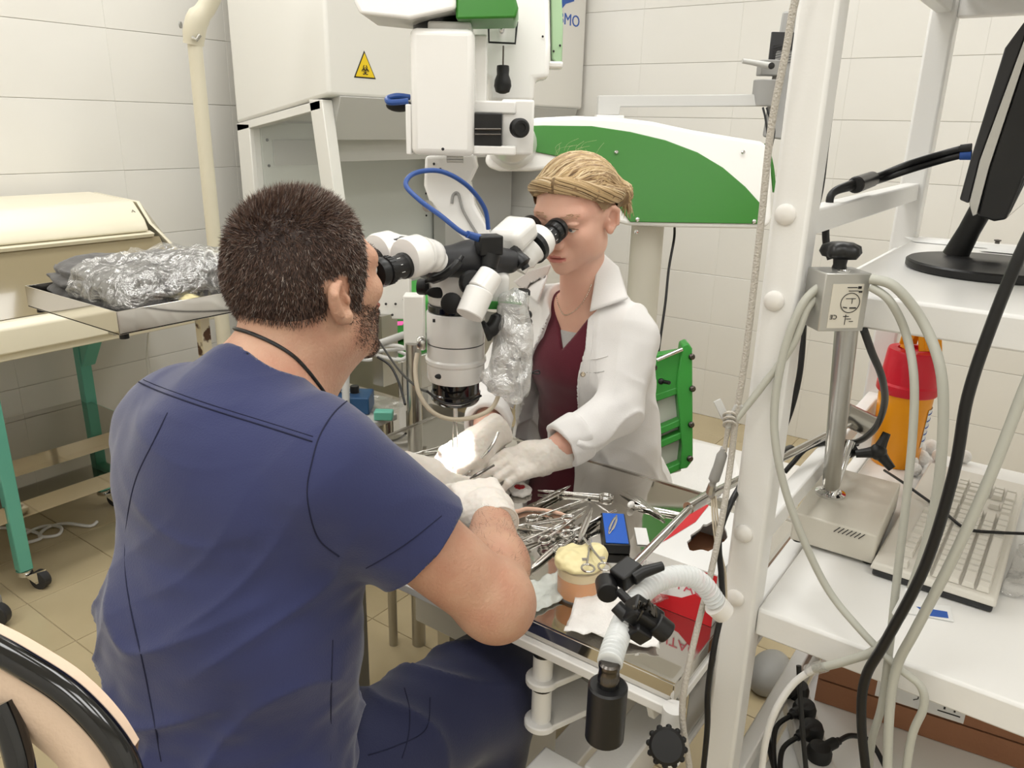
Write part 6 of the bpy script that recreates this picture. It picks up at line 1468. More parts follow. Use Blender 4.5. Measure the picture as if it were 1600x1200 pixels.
def glove_obj(name, ops, cutp, parent, wr, cutn):
    f = combine(ops + [('&', .003, s_plane(cutp, cutn))]); c = np.asarray(wr)
    return sdf_obj(name, f, c - .20, c + .20, .0028, 'rubber_glove', parent, disp=lambda P: .0010 * vnoise(P, 110, 2) + .0007 * vnoise(P * A(1, 1, 1.6), 240, 5))
def strands(name, pts, dirs, lens, widths, mats_, parent, seed=1, bend=None):
    """flat tapering hair blades, all in one part"""
    rnd = np.random.RandomState(seed); n = len(pts); d = dirs / (np.linalg.norm(dirs, axis=1)[:, None] + 1e-9)
    side = np.cross(d, rnd.normal(size=(n, 3))); side /= np.linalg.norm(side, axis=1)[:, None] + 1e-9
    b = np.zeros((n, 3)) if bend is None else bend
    w_ = widths[:, None]; l_ = lens[:, None]
    p0 = pts - side * w_; p1 = pts + side * w_; m_ = pts + d * l_ * .55; p2 = m_ + side * w_ * .8; p3 = m_ - side * w_ * .8; p4 = pts + (d + b) * l_
    P = np.stack([p0, p1, p2, p3, p4], 1).reshape(-1, 3); k = np.arange(n) * 5
    F = [(i, i + 1, i + 2, i + 3) for i in k] + [(i + 3, i + 2, i + 4) for i in k]
    mi1 = rnd.choice(len(mats_), n, p=[x[1] for x in mats_]); mi = np.concatenate([mi1, mi1])
    return link(name, P, F, [x[0] for x in mats_], parent, smooth=180, mi=mi, kind='stuff')
def sample_mesh(P, F, n, keep, seed=1):
    rnd = np.random.RandomState(seed); a, b, c, d = [P[F[:, i]] for i in range(4)]; ctr = (a + b + c + d) / 4; m = keep(ctr); a, b, c, d = a[m], b[m], c[m], d[m]
    nr = np.cross(c - a, d - b); ar = np.linalg.norm(nr, axis=1); i = rnd.choice(len(a), n, p=ar / ar.sum()); u, v = rnd.rand(n, 1), rnd.rand(n, 1)
    p = (a[i] * (1 - u) + b[i] * u) * (1 - v) + (d[i] * (1 - u) + c[i] * u) * v; return p, nr[i] / (ar[i][:, None] + 1e-12)
# ---------------------------------------------------------------- the man
man = thing('person', 'person in navy scrubs seated with back turned, looking into the microscope', 'person', (.47, .83, 0))
hp_ = math.radians(9); ms_ = 1.075
Fm = nz(A(math.cos(hp_), -.06, math.sin(hp_))); Lm = nz(np.cross(A(0, 0, 1), Fm)); Um = np.cross(Fm, Lm)
mc = A(.7060, .860, 1.232)
ops, HM = head_ops(mc, [Fm, Lm, Um], ms_, True)
rsh, lsh = A(.588, .662, 1.032), A(.570, 1.035, 1.012); rel, lel = np.array(px(772, 940, D=1.03)), A(.80, 1.16, .84); rwr, lwr = np.array(px(768, 806, Z=.855)), np.array(px(650, 742, Z=.848))
Tx = A(1, .05, 0)
def torso(dlt):
    e = lambda c, r: s_ell(A(*c), A(*r) + dlt, [nz(Tx), nz(A(-.05, 1, 0)), A(0, 0, 1)])
    return [('+', 0, e((.565, .848, .955), (.128, .192, .17))), ('+', .08, e((.520, .830, .80), (.143, .188, .17))), ('+', .08, e((.480, .808, .63), (.145, .185, .17))),
            ('+', .06, s_cap(A(.60, .74, 1.045), A(.575, .96, 1.035), .070 + dlt * .8)), ('+', .07, s_cap(A(.545, .85, 1.04), A(.60, .855, 1.10), .088 + dlt * .6, .070 + dlt * .4))]
neck = [('+', .035, s_cap(HM(-.030, 0, -.060), A(.615, .857, 1.085), .064, .068)), ('+', .03, s_cap(HM(.020, 0, -.085), A(.655, .857, 1.06), .046, .055))]
legs = []
rh, lh, rk_, lk_ = A(.46, .735, .545), A(.46, .925, .545), A(.862, .648, .552), A(.80, 1.09, .545); ra_, la_ = A(.795, .65, .11), A(.74, 1.09, .11)
for h_, k_, a_ in ((rh, rk_, ra_), (lh, lk_, la_)): legs += [('+', .05, s_cap(h_, k_, .092, .064)), ('+', .03, s_cap(k_, a_, .056, .038))]
body = ops + neck + [('+', .05, o_[2]) for o_ in torso(-.012)] + arm_ops(rsh, rel, rwr, (.058, .047, .049, .029)) + [('+', .02, s_cap(rel, rel + A(.004, -.006, -.006), .044))] + arm_ops(lsh, lel, lwr, (.062, .050, .050, .031)) + legs
fm = combine(body)
def m_lip(P):
    q = (P - mc) @ np.array([Fm, Lm, Um]).T / ms_; return ((np.abs(q[:, 1]) < .024) & (np.abs(q[:, 2] + .0635) < .010) & (q[:, 0] > .088)).astype(int)
mb0 = sdf_obj('body', fm, A(.28, .42, .04), A(1.10, 1.28, 1.40), .0040, ['skin_m', 'lip_m'], man, face_mat=m_lip)
# fine hair on the forearm
bP = np.empty(len(mb0.data.vertices) * 3); mb0.data.vertices.foreach_get('co', bP); bP = bP.reshape(-1, 3) + np.array(WL[mb0.name]); bF = np.array([p.vertices[:] for p in mb0.data.polygons if len(p.vertices) == 4])
sgd = rwr - rel; sgl = sgd @ sgd
pp, nn = sample_mesh(bP, bF, 1500, lambda c: (lambda t_: (t_ > .12) & (t_ < .9) & (np.linalg.norm(c - rel - t_[:, None] * sgd, axis=1) < .06))((c - rel) @ sgd / sgl), 5)
rnd = np.random.RandomState(2); strands('arm_hair', pp, nn * .35 + nz(sgd) * .6 - A(0, 0, .4) + rnd.normal(size=pp.shape) * .25, rnd.uniform(.006, .012, len(pp)), np.full(len(pp), .00013), [('hair_brown', 1.)], man, 4)
# short hair: cap and blades
hg = np.array([(-.2, -.088), (-.075, -.088), (-.045, -.078), (-.030, -.035), (-.014, .024), (.010, .022), (.014, -.030), (.030, -.034), (.036, -.004), (.052, .020), (.062, .052), (.080, .070), (.2, .090)])
def hair_m(P, mg=0.):
    q = (P - mc) @ np.array([Fm, Lm, Um]).T / ms_; q2 = q[:, 2] + .006 * vnoise(P, 60, 3); return (q2 > np.interp(q[:, 0], hg[:, 0], hg[:, 1]) + mg) & ~((np.abs(q[:, 1]) > .074) & (q[:, 0] > -.040) & (q[:, 2] < .022))
hP, hF = polygonize(combine(ops[:5] + ops[5:]), mc - .17, mc + .17, .0045, 2)
okf = hair_m(hP[hF].mean(1)); nrm = np.zeros_like(hP); fn = np.cross(hP[hF[:, 2]] - hP[hF[:, 0]], hP[hF[:, 3]] - hP[hF[:, 1]])
for i in range(4): np.add.at(nrm, hF[:, i], fn)
nrm /= np.linalg.norm(nrm, axis=1)[:, None] + 1e-12
cp = hP + nrm * .0022; hc = link('hair', cp, hF[okf], 'hair_dark', man, smooth=180, kind=None)
pp, nn = sample_mesh(hP, hF, 26000, lambda c: hair_m(c), 3)
q = (pp - mc) @ np.array([Fm, Lm, Um]).T / ms_; topn = np.clip((q[:, 2] - .06) / .05, 0, 1)
rnd = np.random.RandomState(4); flow = -Um * .9 - Fm * .3; fl = flow[None] * (1 - topn)[:, None] + (Fm * .7)[None] * topn[:, None] + rnd.normal(size=pp.shape) * .32
dd = nn * (.55 + .5 * topn)[:, None] + fl * .8; sideg = np.clip((q[:, 0] + .0) / .05, 0, 1)
L_ = (.007 + .008 * topn) * rnd.uniform(.7, 1.35, len(pp)); gsel = rnd.rand(len(pp)) < (.16 + .40 * sideg)
strands('hair_blades', (pp + nn * .002)[~gsel], dd[~gsel], L_[~gsel], np.full((~gsel).sum(), .00042), [('hair_dark', .4), ('hair_brown', .6)], hc, 2)
strands('grey_hair_blades', (pp + nn * .002)[gsel], dd[gsel], L_[gsel], np.full(gsel.sum(), .00036), [('hair_grey', .5), ('hair_brown', .5)], hc, 5)
def beard(P):
    q = (P - mc) @ np.array([Fm, Lm, Um]).T / ms_; lim = np.interp(q[:, 0], [-.02, .012, .03, .06, .085, .2], [-.055, -.030, -.026, -.042, -.050, -.045])
    return (q[:, 2] < lim + .004 * vnoise(P, 70, 1)) & (q[:, 2] > -.142) & (q[:, 0] > -.004 - (q[:, 2] + .05) * .25) & ~((np.abs(q[:, 2] + .0635) < .010) & (np.abs(q[:, 1]) < .022))
pp, nn = sample_mesh(hP, hF, 13000, beard, 8); rnd = np.random.RandomState(9)
strands('beard_stubble', pp, nn * .6 - Um * .7 + rnd.normal(size=pp.shape) * .3, rnd.uniform(.0025, .0055, len(pp)), np.full(len(pp), .00032), [('hair_dark', .5), ('hair_brown', .4), ('hair_grey', .1)], man, 3)
bp = [HM(.098, s_ * (.014 + .007 * i), .018 + .003 * math.sin(i)) for s_ in (-1, 1) for i in range(6)]
pp, nn = sample_mesh(hP, hF, 500, lambda P: (lambda q: (np.abs(q[:, 2] - .024) < .006) & (q[:, 0] > .06) & (np.abs(q[:, 1]) > .012) & (np.abs(q[:, 1]) < .052))((P - mc) @ np.array([Fm, Lm, Um]).T / ms_), 8)
strands('eyebrows', pp, nn * .5 + rnd.normal(size=pp.shape) * .5 - Fm * .5, np.full(len(pp), .007), np.full(len(pp), .0004), [('hair_dark', .7), ('hair_brown', .3)], man, 6)
for k in (-1, 1):
    ey = MB().ball(HM(.0775, .031 * k, .001), .0137 * ms_, 18, 12).build('eye', 'eye_white', man); MB().ball(HM(.0875, .031 * k, .001), .0058, 14, 8).build('iris', 'iris', ey)
# scrub top
slv = lambda P0, P1, r0, r1: s_cap(P0, P1, r0, r1)
shem = rsh + (rel - rsh) * .50; ad = nz(rel - rsh); lhem = lsh + (lel - lsh) * .62; ld = nz(lel - lsh)
rs_ = combine([('+', 0, s_cap(rsh + A(.0, .015, .0), rel, .076, .078)), ('&', .004, s_plane(shem, ad + A(.0, .0, .0)))])
ls_ = combine([('+', 0, s_cap(lsh - A(.0, .015, 0), lel, .078, .084)), ('&', .004, s_plane(lhem, ld))])
coll = s_ell(A(.640, .857, 1.156), A(.078, .080, .048), [nz(A(1, 0, .45)), A(0, 1, 0), nz(A(-.45, 0, 1))])
hem_z = .50
fs_ = combine([('+', .04, o_[2]) for o_ in torso(.014)] + [('+', .035, rs_), ('+', .035, ls_), ('-', .006, coll), ('&', .006, lambda P: -(P[:, 2] - hem_z - .05 * (P[:, 0] - .4)))])
def drape_m(P):
    low = np.clip((1.0 - P[:, 2]) / .25, 0, 1); y = (P[:, 1] - .84); c = P[:, 2] * 1. + .30 * np.abs(y) * np.sign(y) * -1 + .10 * P[:, 0]
    low2 = np.clip((1.04 - P[:, 2]) / .3, .08, 1); w1 = (1 - np.abs(np.sin(c * 30 + 3.2 * vnoise(P, 6, 3)))) ** 2 * .020 * low2 * np.clip(.5 + vnoise(P, 5, 11), 0, 1); w2 = (1 - np.abs(np.sin((P[:, 2] + 1.1 * P[:, 1]) * 24 + 3 * vnoise(P, 5, 8)))) ** 2 * .017 * low2 * np.clip(.4 - vnoise(P, 5, 12), 0, 1)
    return w1 + w2 + -.006 * low2 + .007 * vnoise(P, 9, 2) + .0022 * vnoise(P * A(1, 1, 2.2), 26, 7) * (.4 + low)
sT = sdf_obj('scrub_top', fs_, A(.26, .40, .44), A(.90, 1.30, 1.20), .0042, 'scrub_navy', man, disp=drape_m)
fsd = lambda P: fs_(P) - drape_m(P)
strip_on('yoke_seam', [(203, 590), (250, 612), (330, 640), (420, 668), (488, 690)], fsd, .0011, 'seam_navy', sT)
strip_on('yoke_topstitch', [(206, 585), (252, 605), (332, 633), (422, 661), (489, 682)], fsd, .0006, 'seam_navy', sT)
strip_on('back_seam', [(262, 645), (240, 690), (212, 750), (198, 820), (196, 890), (206, 960), (222, 1030), (238, 1110), (252, 1190)], fsd, .0010, 'seam_navy', sT)
strip_on('armhole_seam', [(548, 622), (522, 645), (500, 680), (488, 720), (480, 765), (486, 810), (500, 845), (530, 870)], fsd, .0010, 'seam_navy', sT)
strip_on('sleeve_hem_stitch', [(572, 888), (600, 872), (640, 846), (690, 806)], fsd, .0007, 'seam_navy', sT)
strip_on('neck_binding', [(364, 530), (395, 538), (430, 552), (465, 574), (490, 596)], fsd, .0012, 'seam_navy', sT)
strip_on('side_seam', [(520, 1000), (518, 1060), (517, 1120), (516, 1190)], fsd, .0009, 'seam_navy', sT)
# trousers
fl_ = combine([('+', .05, s_cap(h_, k_, .108, .086)) for h_, k_ in ((rh, rk_), (lh, lk_))] + [('+', .04, s_cap(k_, a_, .080, .068)) for k_, a_ in ((rk_, ra_), (lk_, la_))] + [('+', .06, s_ell(A(.45, .83, .545), A(.15, .19, .11))), ('&', .004, lambda P: .10 - P[:, 2])])
def drape_l(P): return (1 - np.abs(np.sin(P[:, 0] * 26 + P[:, 1] * 12 + 3 * vnoise(P, 6, 4)))) ** 2 * .012 * np.clip(.5 + vnoise(P, 6, 9), 0, 1) + .006 * vnoise(P, 9, 5)
tr_ = sdf_obj('trousers', fl_, A(.26, .42, .06), A(1.04, 1.22, .72), .0055, 'trouser_navy', man, disp=drape_l)
fld = lambda P: fl_(P) - drape_l(P)
strip_on('pocket_seam', [(632, 1075), (640, 1110), (638, 1150), (628, 1185)], fld, .0010, 'seam_navy', tr_); strip_on('pocket_seam', [(575, 1180), (620, 1165), (665, 1140), (672, 1090)], fld, .0010, 'seam_navy', tr_)
for a_ in (ra_, la_):
    f = combine([('+', 0, s_ell(A(a_[0] + .05, a_[1], .045), A(.135, .048, .044))), ('&', .004, s_plane(A(0, 0, .001), A(0, 0, -1)))]); sdf_obj('shoe', f, A(a_[0] - .12, a_[1] - .08, -.01), A(a_[0] + .22, a_[1] + .08, .11), .007, 'shoe', man)
# necklace cord
strip_on('neck_cord', [(366, 513), (395, 522), (430, 538), (458, 556), (478, 576), (494, 596), (510, 618), (522, 636)], fm, .0026, 'black', man, .001)
# gloved hands
rd = nz(np.array(px(730, 744, Z=.866)) - rwr); ld_ = nz(np.array(px(694, 752, Z=.826)) - lwr)
cam_d = nz(CAMP - rwr)
go = hand(rwr, rd, A(-.35, -.45, .95), 1, [(.5, .75, .5), (.55, .8, .5), (.6, .8, .5), (.65, .8, .5)], .65, 1.06, .05, (rwr - rd * .03, rwr + rd * .02, .0345, .034))
if np.dot(np.cross(rd, A(-.35, -.45, .95)), A(-1, 1, 0)) < 0: go = hand(rwr, rd, A(-.35, -.45, .95), -1, [(.5, .75, .5), (.55, .8, .5), (.6, .8, .5), (.65, .8, .5)], .65, 1.06, .05, (rwr - rd * .03, rwr + rd * .02, .0345, .034))
glove_obj('glove', go, rwr - rd * .030, man, rwr + rd * .06, -rd)
MB().tube([V(p) for p in [rwr - rd * .0295 + (nz(np.cross(rd, A(0, 0, 1))) * math.cos(a) + nz(np.cross(np.cross(rd, A(0, 0, 1)), rd)) * math.sin(a)) * .0345 for a in np.linspace(0, 2 * PI, 30)[:-1]]], .0017, 6, closed=True).build('glove_rim', 'rubber_glove', man)
lg = hand(lwr, ld_, A(-.2, .5, .9), 1, [(.6, .7, .4), (.65, .7, .4), (.7, .7, .4), (.75, .7, .4)], .6, 1.05, .05, (lwr - ld_ * .03, lwr + ld_ * .02, .037, .036))
glove_obj('glove', lg, lwr - ld_ * .030, man, lwr + ld_ * .06, -ld_)
o = MB().tube([px(734, 748, D=1.345), px(752, 738, D=1.35), px(772, 727, D=1.36)], [.0022, .0042, .0030], 10, smooth=4, flat=.7).build('needle_holder', 'dark_steel'); tag(o, 'dark flat instrument handle held in the gloved hand', 'instrument')
# stool
def stool(x, y, z, label, br=.22):
    t = thing('swivel_stool', label, 'stool', (x, y, 0))
    MB().lathe([(.16, z - .05), (.175, z - .045), (.178, z - .02), (.165, z), (0, z + .002)], (x, y, 0), UP, 36).build('seat', 'black', t)
    MB().cyl((x, y, .08), (x, y, z - .05), .025).build('gas_lift', 'chrome', t)
    for k in range(5):
        a = 2 * PI * k / 5 + .3; e = V((x + br * math.cos(a), y + br * math.sin(a), .07)); MB().bar((x, y, .09), e, .035, .025).build('base_arm', 'dark_grey', t, bevel=.003); MB().cyl(e - V((math.sin(a), -math.cos(a), 0)) * .012 - UP * .04, e + V((math.sin(a), -math.cos(a), 0)) * .012 - UP * .04, .03).build('castor', 'black', t)
stool(.46, .83, .43, 'black swivel stool under the person in navy scrubs')
# ---------------------------------------------------------------- the woman
wom = thing('person', 'person in open white lab coat over burgundy scrubs leaning to the second eyepieces', 'person', (1.60, .86, 0))
ws_ = .985; pw_ = math.radians(-14)
Fw = nz(A(-math.cos(pw_), -.10, math.sin(pw_))); Lw = nz(np.cross(A(0, 0, 1), Fw)); Uw = np.cross(Fw, Lw)
wc = A(1.407, .852, 1.279)
wops, HW = head_ops(wc, [Fw, Lw, Uw], ws_, False)
wl, wr_ = A(1.468, .732, 1.022), A(1.500, 1.005, 1.030); wle, wre = np.array(px(968, 640, D=1.63)), A(1.42, 1.06, .865); wlw, wrw = A(1.212, .778, .818), np.array(px(757, 686, Z=.856))
def wtorso(dl):
    e = lambda c, r: s_ell(A(*c), A(*r) + dl, [nz(A(1, .06, 0)), nz(A(-.06, 1, 0)), A(0, 0, 1)])
    return [('+', 0, e((1.505, .862, .940), (.092, .140, .15))), ('+', .06, e((1.545, .865, .78), (.095, .130, .15))), ('+', .06, e((1.60, .865, .60), (.125, .165, .14))), ('+', .04, s_cap(A(1.475, .77, 1.035), A(1.495, .96, 1.040), .050 + dl * .8)), ('+', .05, e((1.470, .862, .945), (.080, .110, .075)))]
wneck = [('+', .03, s_cap(HW(-.030, 0, -.055), A(1.480, .862, 1.075), .044, .050)), ('+', .02, s_cap(HW(.010, 0, -.070), A(1.465, .862, 1.06), .033, .040))]
wlegs = []
for s_ in (-1, 1): wlegs += [('+', .05, s_cap(A(1.58, .86 + .09 * s_, .54), A(1.36, .86 + .13 * s_, .55), .080, .055)), ('+', .03, s_cap(A(1.36, .86 + .13 * s_, .55), A(1.46, .86 + .13 * s_, .10), .050, .035))]
wbody = wops + wneck + [('+', .04, o_[2]) for o_ in wtorso(-.008)] + arm_ops(wl, wle, wlw, (.045, .040, .038, .0245)) + arm_ops(wr_, wre, wrw, (.045, .040, .038, .0245)) + wlegs
fw = combine(wbody)
def w_lip(P):
    q = (P - wc) @ np.array([Fw, Lw, Uw]).T / ws_; return ((np.abs(q[:, 1]) < .0205) & (np.abs(q[:, 2] + .0632) < .0090 - .26 * np.abs(q[:, 1])) & (q[:, 0] > .090)).astype(int)
sdf_obj('body', fw, A(1.08, .56, .04), A(1.78, 1.18, 1.42), .0034, ['skin_w', 'lip_w'], wom, face_mat=w_lip)
for k in (-1, 1):
    ey = MB().ball(HW(.0755, .031 * k, -.001), .0134 * ws_, 18, 12).build('eye', 'eye_white', wom); MB().ball(HW(.0850, .031 * k, -.003), .0052, 14, 8).build('iris', 'iris', ey); MB().tube([V(HW(.0860, .017 * k, -.003)), V(HW(.0905, .026 * k, .0005)), V(HW(.0900, .036 * k, .0005)), V(HW(.0830, .047 * k, -.003))], [.0005, .0011, .0011, .0006], 6, smooth=4).build('eyelashes', 'hair_root', ey)
# burgundy scrub
vn = lambda P: np.maximum(np.abs(P[:, 1] - .862) - np.clip((P[:, 2] - .985) * .60, -.02, .08), P[:, 0] - 1.50)
fbg = combine([('+', .04, o_[2]) for o_ in wtorso(.004)] + [('-', .004, vn), ('-', .01, s_cap(A(1.46, .862, 1.16), A(1.48, .862, 1.06), .075, .060)), ('&', .004, lambda P: .48 - P[:, 2])])
drw = lambda P: .003 * np.sin(P[:, 2] * 70 + 3 * vnoise(P, 9, 2)) * np.clip((.92 - P[:, 2]) / .1, 0, 1) + .003 * vnoise(P, 12, 3)
sdf_obj('scrub_top', fbg, A(1.34, .66, .44), A(1.78, 1.06, 1.14), .0042, 'burgundy', wom, disp=drw)
fpt = combine([('+', .05, s_cap(A(1.58, .86 + .09 * s_, .54), A(1.36, .86 + .13 * s_, .55), .092, .068)) for s_ in (-1, 1)] + [('+', .03, s_cap(A(1.36, .86 + .13 * s_, .55), A(1.46, .86 + .13 * s_, .10), .064, .055)) for s_ in (-1, 1)] + [('&', .004, lambda P: .09 - P[:, 2])])
sdf_obj('trousers', fpt, A(1.16, .60, .05), A(1.74, 1.12, .68), .008, 'burgundy', wom)
for s_ in (-1, 1):
    f = combine([('+', 0, s_ell(A(1.43, .86 + .13 * s_, .04), A(.085, .042, .04))), ('&', .004, s_plane(A(0, 0, .001), A(0, 0, -1)))]); sdf_obj('shoe', f, A(1.32, .78 + .13 * s_, -.01), A(1.54, .94 + .13 * s_, .1), .008, 'shoe', wom)
stool(1.66, .86, .42, 'black swivel stool under the person in the lab coat', .17)
# grey lace undershirt
fln = combine([('+', .04, o_[2]) for o_ in wtorso(-.002)] + [('&', .003, lambda P: P[:, 2] - 1.022 + .8 * np.abs(P[:, 1] - .862) * 0), ('&', .003, lambda P: .90 - P[:, 2])])
sdf_obj('lace_undershirt', fln, A(1.36, .76, .88), A(1.56, .98, 1.03), .004, 'grey_lace', wom)
# lab coat: solid shell opened at the front
zs = np.array([.50, .70, .76, .84, .92, 1.00, 1.06, 1.16])
ylo = np.array([.85, .845, .842, .828, .814, .805, .815, .81]); yhi = np.array([1.03, 1.025, 1.01, .985, .952, .920, .908, .91])
op_ = lambda P: np.maximum(np.maximum(np.interp(P[:, 2], zs, ylo) - P[:, 1], P[:, 1] - np.interp(P[:, 2], zs, yhi)), P[:, 0] - 1.505)
clh = wlw + (wle - wlw) * .30; crh = wrw + (wre - wrw) * .26; cld = nz(wlw - wle); crd = nz(wrw - wre)
slL = combine([('+', 0, s_cap(wl, wle, .058, .056)), ('+', .02, s_cap(wle, wlw, .056, .046)), ('&', .004, s_plane(clh, cld))]); slR = combine([('+', 0, s_cap(wr_, wre, .058, .056)), ('+', .02, s_cap(wre, wrw, .056, .046)), ('&', .004, s_plane(crh, crd))])
skirt = [('+', .06, s_ell(A(1.52, .76, .72), A(.085, .095, .20))), ('+', .06, s_ell(A(1.52, .97, .72), A(.085, .085, .20)))]
fct = combine([('+', .04, o_[2]) for o_ in wtorso(.022)] + skirt + [('-', .003, op_), ('-', .008, s_cap(A(1.43, .862, 1.19), A(1.475, .862, 1.06), .092, .066)), ('+', .03, slL), ('+', .03, slR), ('&', .004, lambda P: .47 - P[:, 2])])
def drc(P):
    al = np.clip(1 - np.abs(slL(P)) / .03, 0, 1); q = P[:, 2] * .8 + P[:, 0] * .9 + P[:, 1] * .35; return (1 - np.abs(np.sin(q * 34 + 3.0 * vnoise(P, 8, 3)))) ** 2 * .012 * (.35 + .65 * al) * np.clip(.6 + vnoise(P, 9, 7), 0, 1) * np.clip((1.0 - P[:, 2]) / .1, .1, 1) + (1 - np.abs(np.sin((P[:, 1] * 1.3 - P[:, 2] * .5) * 30 + 3 * vnoise(P, 6, 9)))) ** 2 * .010 * np.clip(.3 - vnoise(P, 7, 13), 0, 1) - .005 + .0055 * vnoise(P, 11, 4) + .0025 * vnoise(P, 30, 5)
ct_ = sdf_obj('lab_coat', fct, A(1.12, .54, .44), A(1.80, 1.18, 1.14), .0040, 'coat_white', wom, disp=drc)
fcd = lambda P: fct(P) - drc(P)
# rolled cuffs
for (c0, d_, r_, wv) in ((clh, cld, .057, 7), (crh, crd, .055, 8)):
    f = combine([('+', 0, s_cap(c0 - d_ * .028, c0 + d_ * .016, r_ - .004, r_ - .006)), ('&', .004, s_plane(c0 + d_ * .018, d_)), ('&', .004, s_plane(c0 - d_ * .034, -d_)), ('-', .004, s_cap(c0 - d_ * .1, c0 + d_ * .1, r_ - .018))])
    sdf_obj('rolled_cuff', f, c0 - .11, c0 + .11, .0036, 'coat_white', wom, disp=lambda P, w=wv: 0.0028 * vnoise(P, 26, w) + .0009 * np.sin(P[:, 2] * 190 + 3 * vnoise(P, 22, w)))
# collar
fcol = combine([('+', .04, o_[2]) for o_ in wtorso(.020)] + [('+', .05, s_cap(A(1.50, .862, 1.03), A(1.50, .862, 1.12), .075, .066))])
patch_on('collar', [(936, 391), (966, 418), (981, 466), (922, 487)], fcol, .012, 'coat_white', ct_, th=.004)
patch_on('collar', [(862, 412), (826, 424), (802, 440), (840, 474)], fcol, .012, 'coat_white', ct_, th=.004)
strip_on('front_edge', [(922, 487), (926, 520), (922, 560), (918, 600)], fcd, .0016, 'coat_white', ct_, .001)
strip_on('pocket_edge', [(918, 562), (935, 560), (950, 556)], fcd, .0012, 'coat_white', ct_, .001); strip_on('pocket_edge', [(916, 582), (932, 582), (944, 580)], fcd, .0008, 'grey_lace', ct_, .0005)
for x, y in ((911, 585), (797, 640)):
    p = trace([(x, y)], fcd, .0)[0]
    if abs(fcd(np.array([p]))[0]) > .004: continue
    MB().lathe([(.0055, -.001), (.0055, .0015), (.004, .0025), (0, .0022)], V(p), V(CAMP) - V(p), 16).build('snap_button', 'silver', ct_)
# necklace
b = MB(); nk = trace([(p.x, p.y) for p in spline([V((867, 430, 0)), V((868, 450, 0)), V((872, 475, 0)), V((882, 492, 0)), V((900, 484, 0)), V((915, 465, 0)), V((924, 445, 0))], 8)], fw, .0012); nk = nk[np.abs(fw(nk) - .0012) < .004]
for i, p in enumerate(nk): b.ball(V(p), .0015, 6, 4)
b.build('necklace', 'silver', wom, kind='stuff')
# hair
whg = np.array([(-.2, -.075), (-.07, -.070), (-.045, -.050), (-.030, .000), (-.010, .020), (.012, .015), (.030, .022), (.048, .045), (.066, .062), (.085, .070), (.2, .075)])
def hair_w(P):
    q = (P - wc) @ np.array([Fw, Lw, Uw]).T / ws_; return (q[:, 2] > np.interp(q[:, 0], whg[:, 0], whg[:, 1])) & ~((np.abs(q[:, 1]) > .075) & (q[:, 0] > -.038) & (q[:, 2] < .020))
skull = combine(wops[:3] + [('+', .02, s_ell(HW(-.055, 0, .030), A(.055, .066, .066) * ws_, [Fw, Lw, Uw]))])
capf = lambda P: skull(P) - .006
knot = HW(-.088, .070, .018)
roll = [HW(.078, .0, .083), HW(.068, .038, .078), HW(.042, .066, .062), HW(.005, .079, .046), HW(-.035, .080, .034), HW(-.070, .070, .022), knot]
rollr = [HW(.078, .0, .083), HW(.068, -.038, .078), HW(.042, -.066, .062), HW(.005, -.079, .046), HW(-.035, -.076, .034), HW(-.080, -.040, .020), knot]
ro = [('+', 0, capf)]
for rl in (roll, rollr):
    for i in range(6): ro.append(('+', .010, s_cap(rl[i], rl[i + 1], .0122, .0122)))
ro.append(('+', .012, s_ell(knot, A(.024, .022, .024))))
fh = combine(ro)
rsd = combine([g_ for g_ in ro[1:]])
hat = lambda P: hair_w(P) | (rsd(P) < .003)
mat('hair_base', (148, 120, 86), .5, noise=(60, (112, 90, 64), .35, .7))
hw_ = sdf_obj('hair', fh, wc - .17, wc + .17, .0036, 'hair_base', wom, keep=lambda P: hat(P), disp=lambda P: .0012 * vnoise(P, 130, 3))
# flowing locks from the hairline to the knot
rnd = random.Random(11); bl = [MB(), MB(), MB()]
LK = []
for k in range(190):
    ph = rnd.uniform(-1.0, 1.0)
    a = HW(.080 - .06 * abs(ph) ** 1.5 + rnd.uniform(-.03, .0), .078 * ph, .085 - .02 * abs(ph) + rnd.uniform(.0, .035))
    sag = Uw * rnd.uniform(.0, .035) + Lw * rnd.uniform(-.01, .02); b_ = knot + A(*[rnd.uniform(-.012, .012) for _ in range(3)])
    tt_ = np.linspace(0, 1, 12)[:, None]; p = a * (1 - tt_) + b_ * tt_; o_ = p - (wc + Uw * .02); o_ /= np.linalg.norm(o_, axis=1)[:, None]
    LK.append((wc + Uw * .02) + o_ * .115 + sag * np.sin(PI * tt_))
LP = np.concatenate(LK); off_ = np.repeat([.0004 + .0011 * rnd.random() for _ in LK], 12)
for _ in range(5):
    e = .001; d = fh(LP) - off_; g = np.stack([fh(LP + np.eye(3)[i] * e) - fh(LP - np.eye(3)[i] * e) for i in range(3)], 1) / (2 * e); LP = LP - g * (d / ((g * g).sum(1) + 1e-6))[:, None]
for k in range(len(LK)):
    r_ = rnd.uniform(.0009, .0021); bl[rnd.choice((0, 0, 1, 2))].tube([V(p) for p in LP[k * 12:k * 12 + 12]], [r_ * .5] + [r_] * 10 + [r_ * .5], 5)
# twisted side roll strands
for rl in (roll, rollr):
    for k in range(44):
        ph0 = rnd.uniform(0, 2 * PI); pts = []
        sp_ = spline([V(p) for p in rl], 7)
        for i, p in enumerate(sp_):
            tn = (sp_[min(i + 1, len(sp_) - 1)] - sp_[max(i - 1, 0)]).normalized(); x_, y_, z_ = frame(tn, UP); a = ph0 + i * .085; rr = .0140 + .0010 * math.sin(3 * ph0 + i * .2)
            pts.append(p + (x_ * math.cos(a) + y_ * math.sin(a)) * rr)
        bl[rnd.choice((0, 0, 1, 2))].tube(pts, rnd.uniform(.0012, .0026), 5)
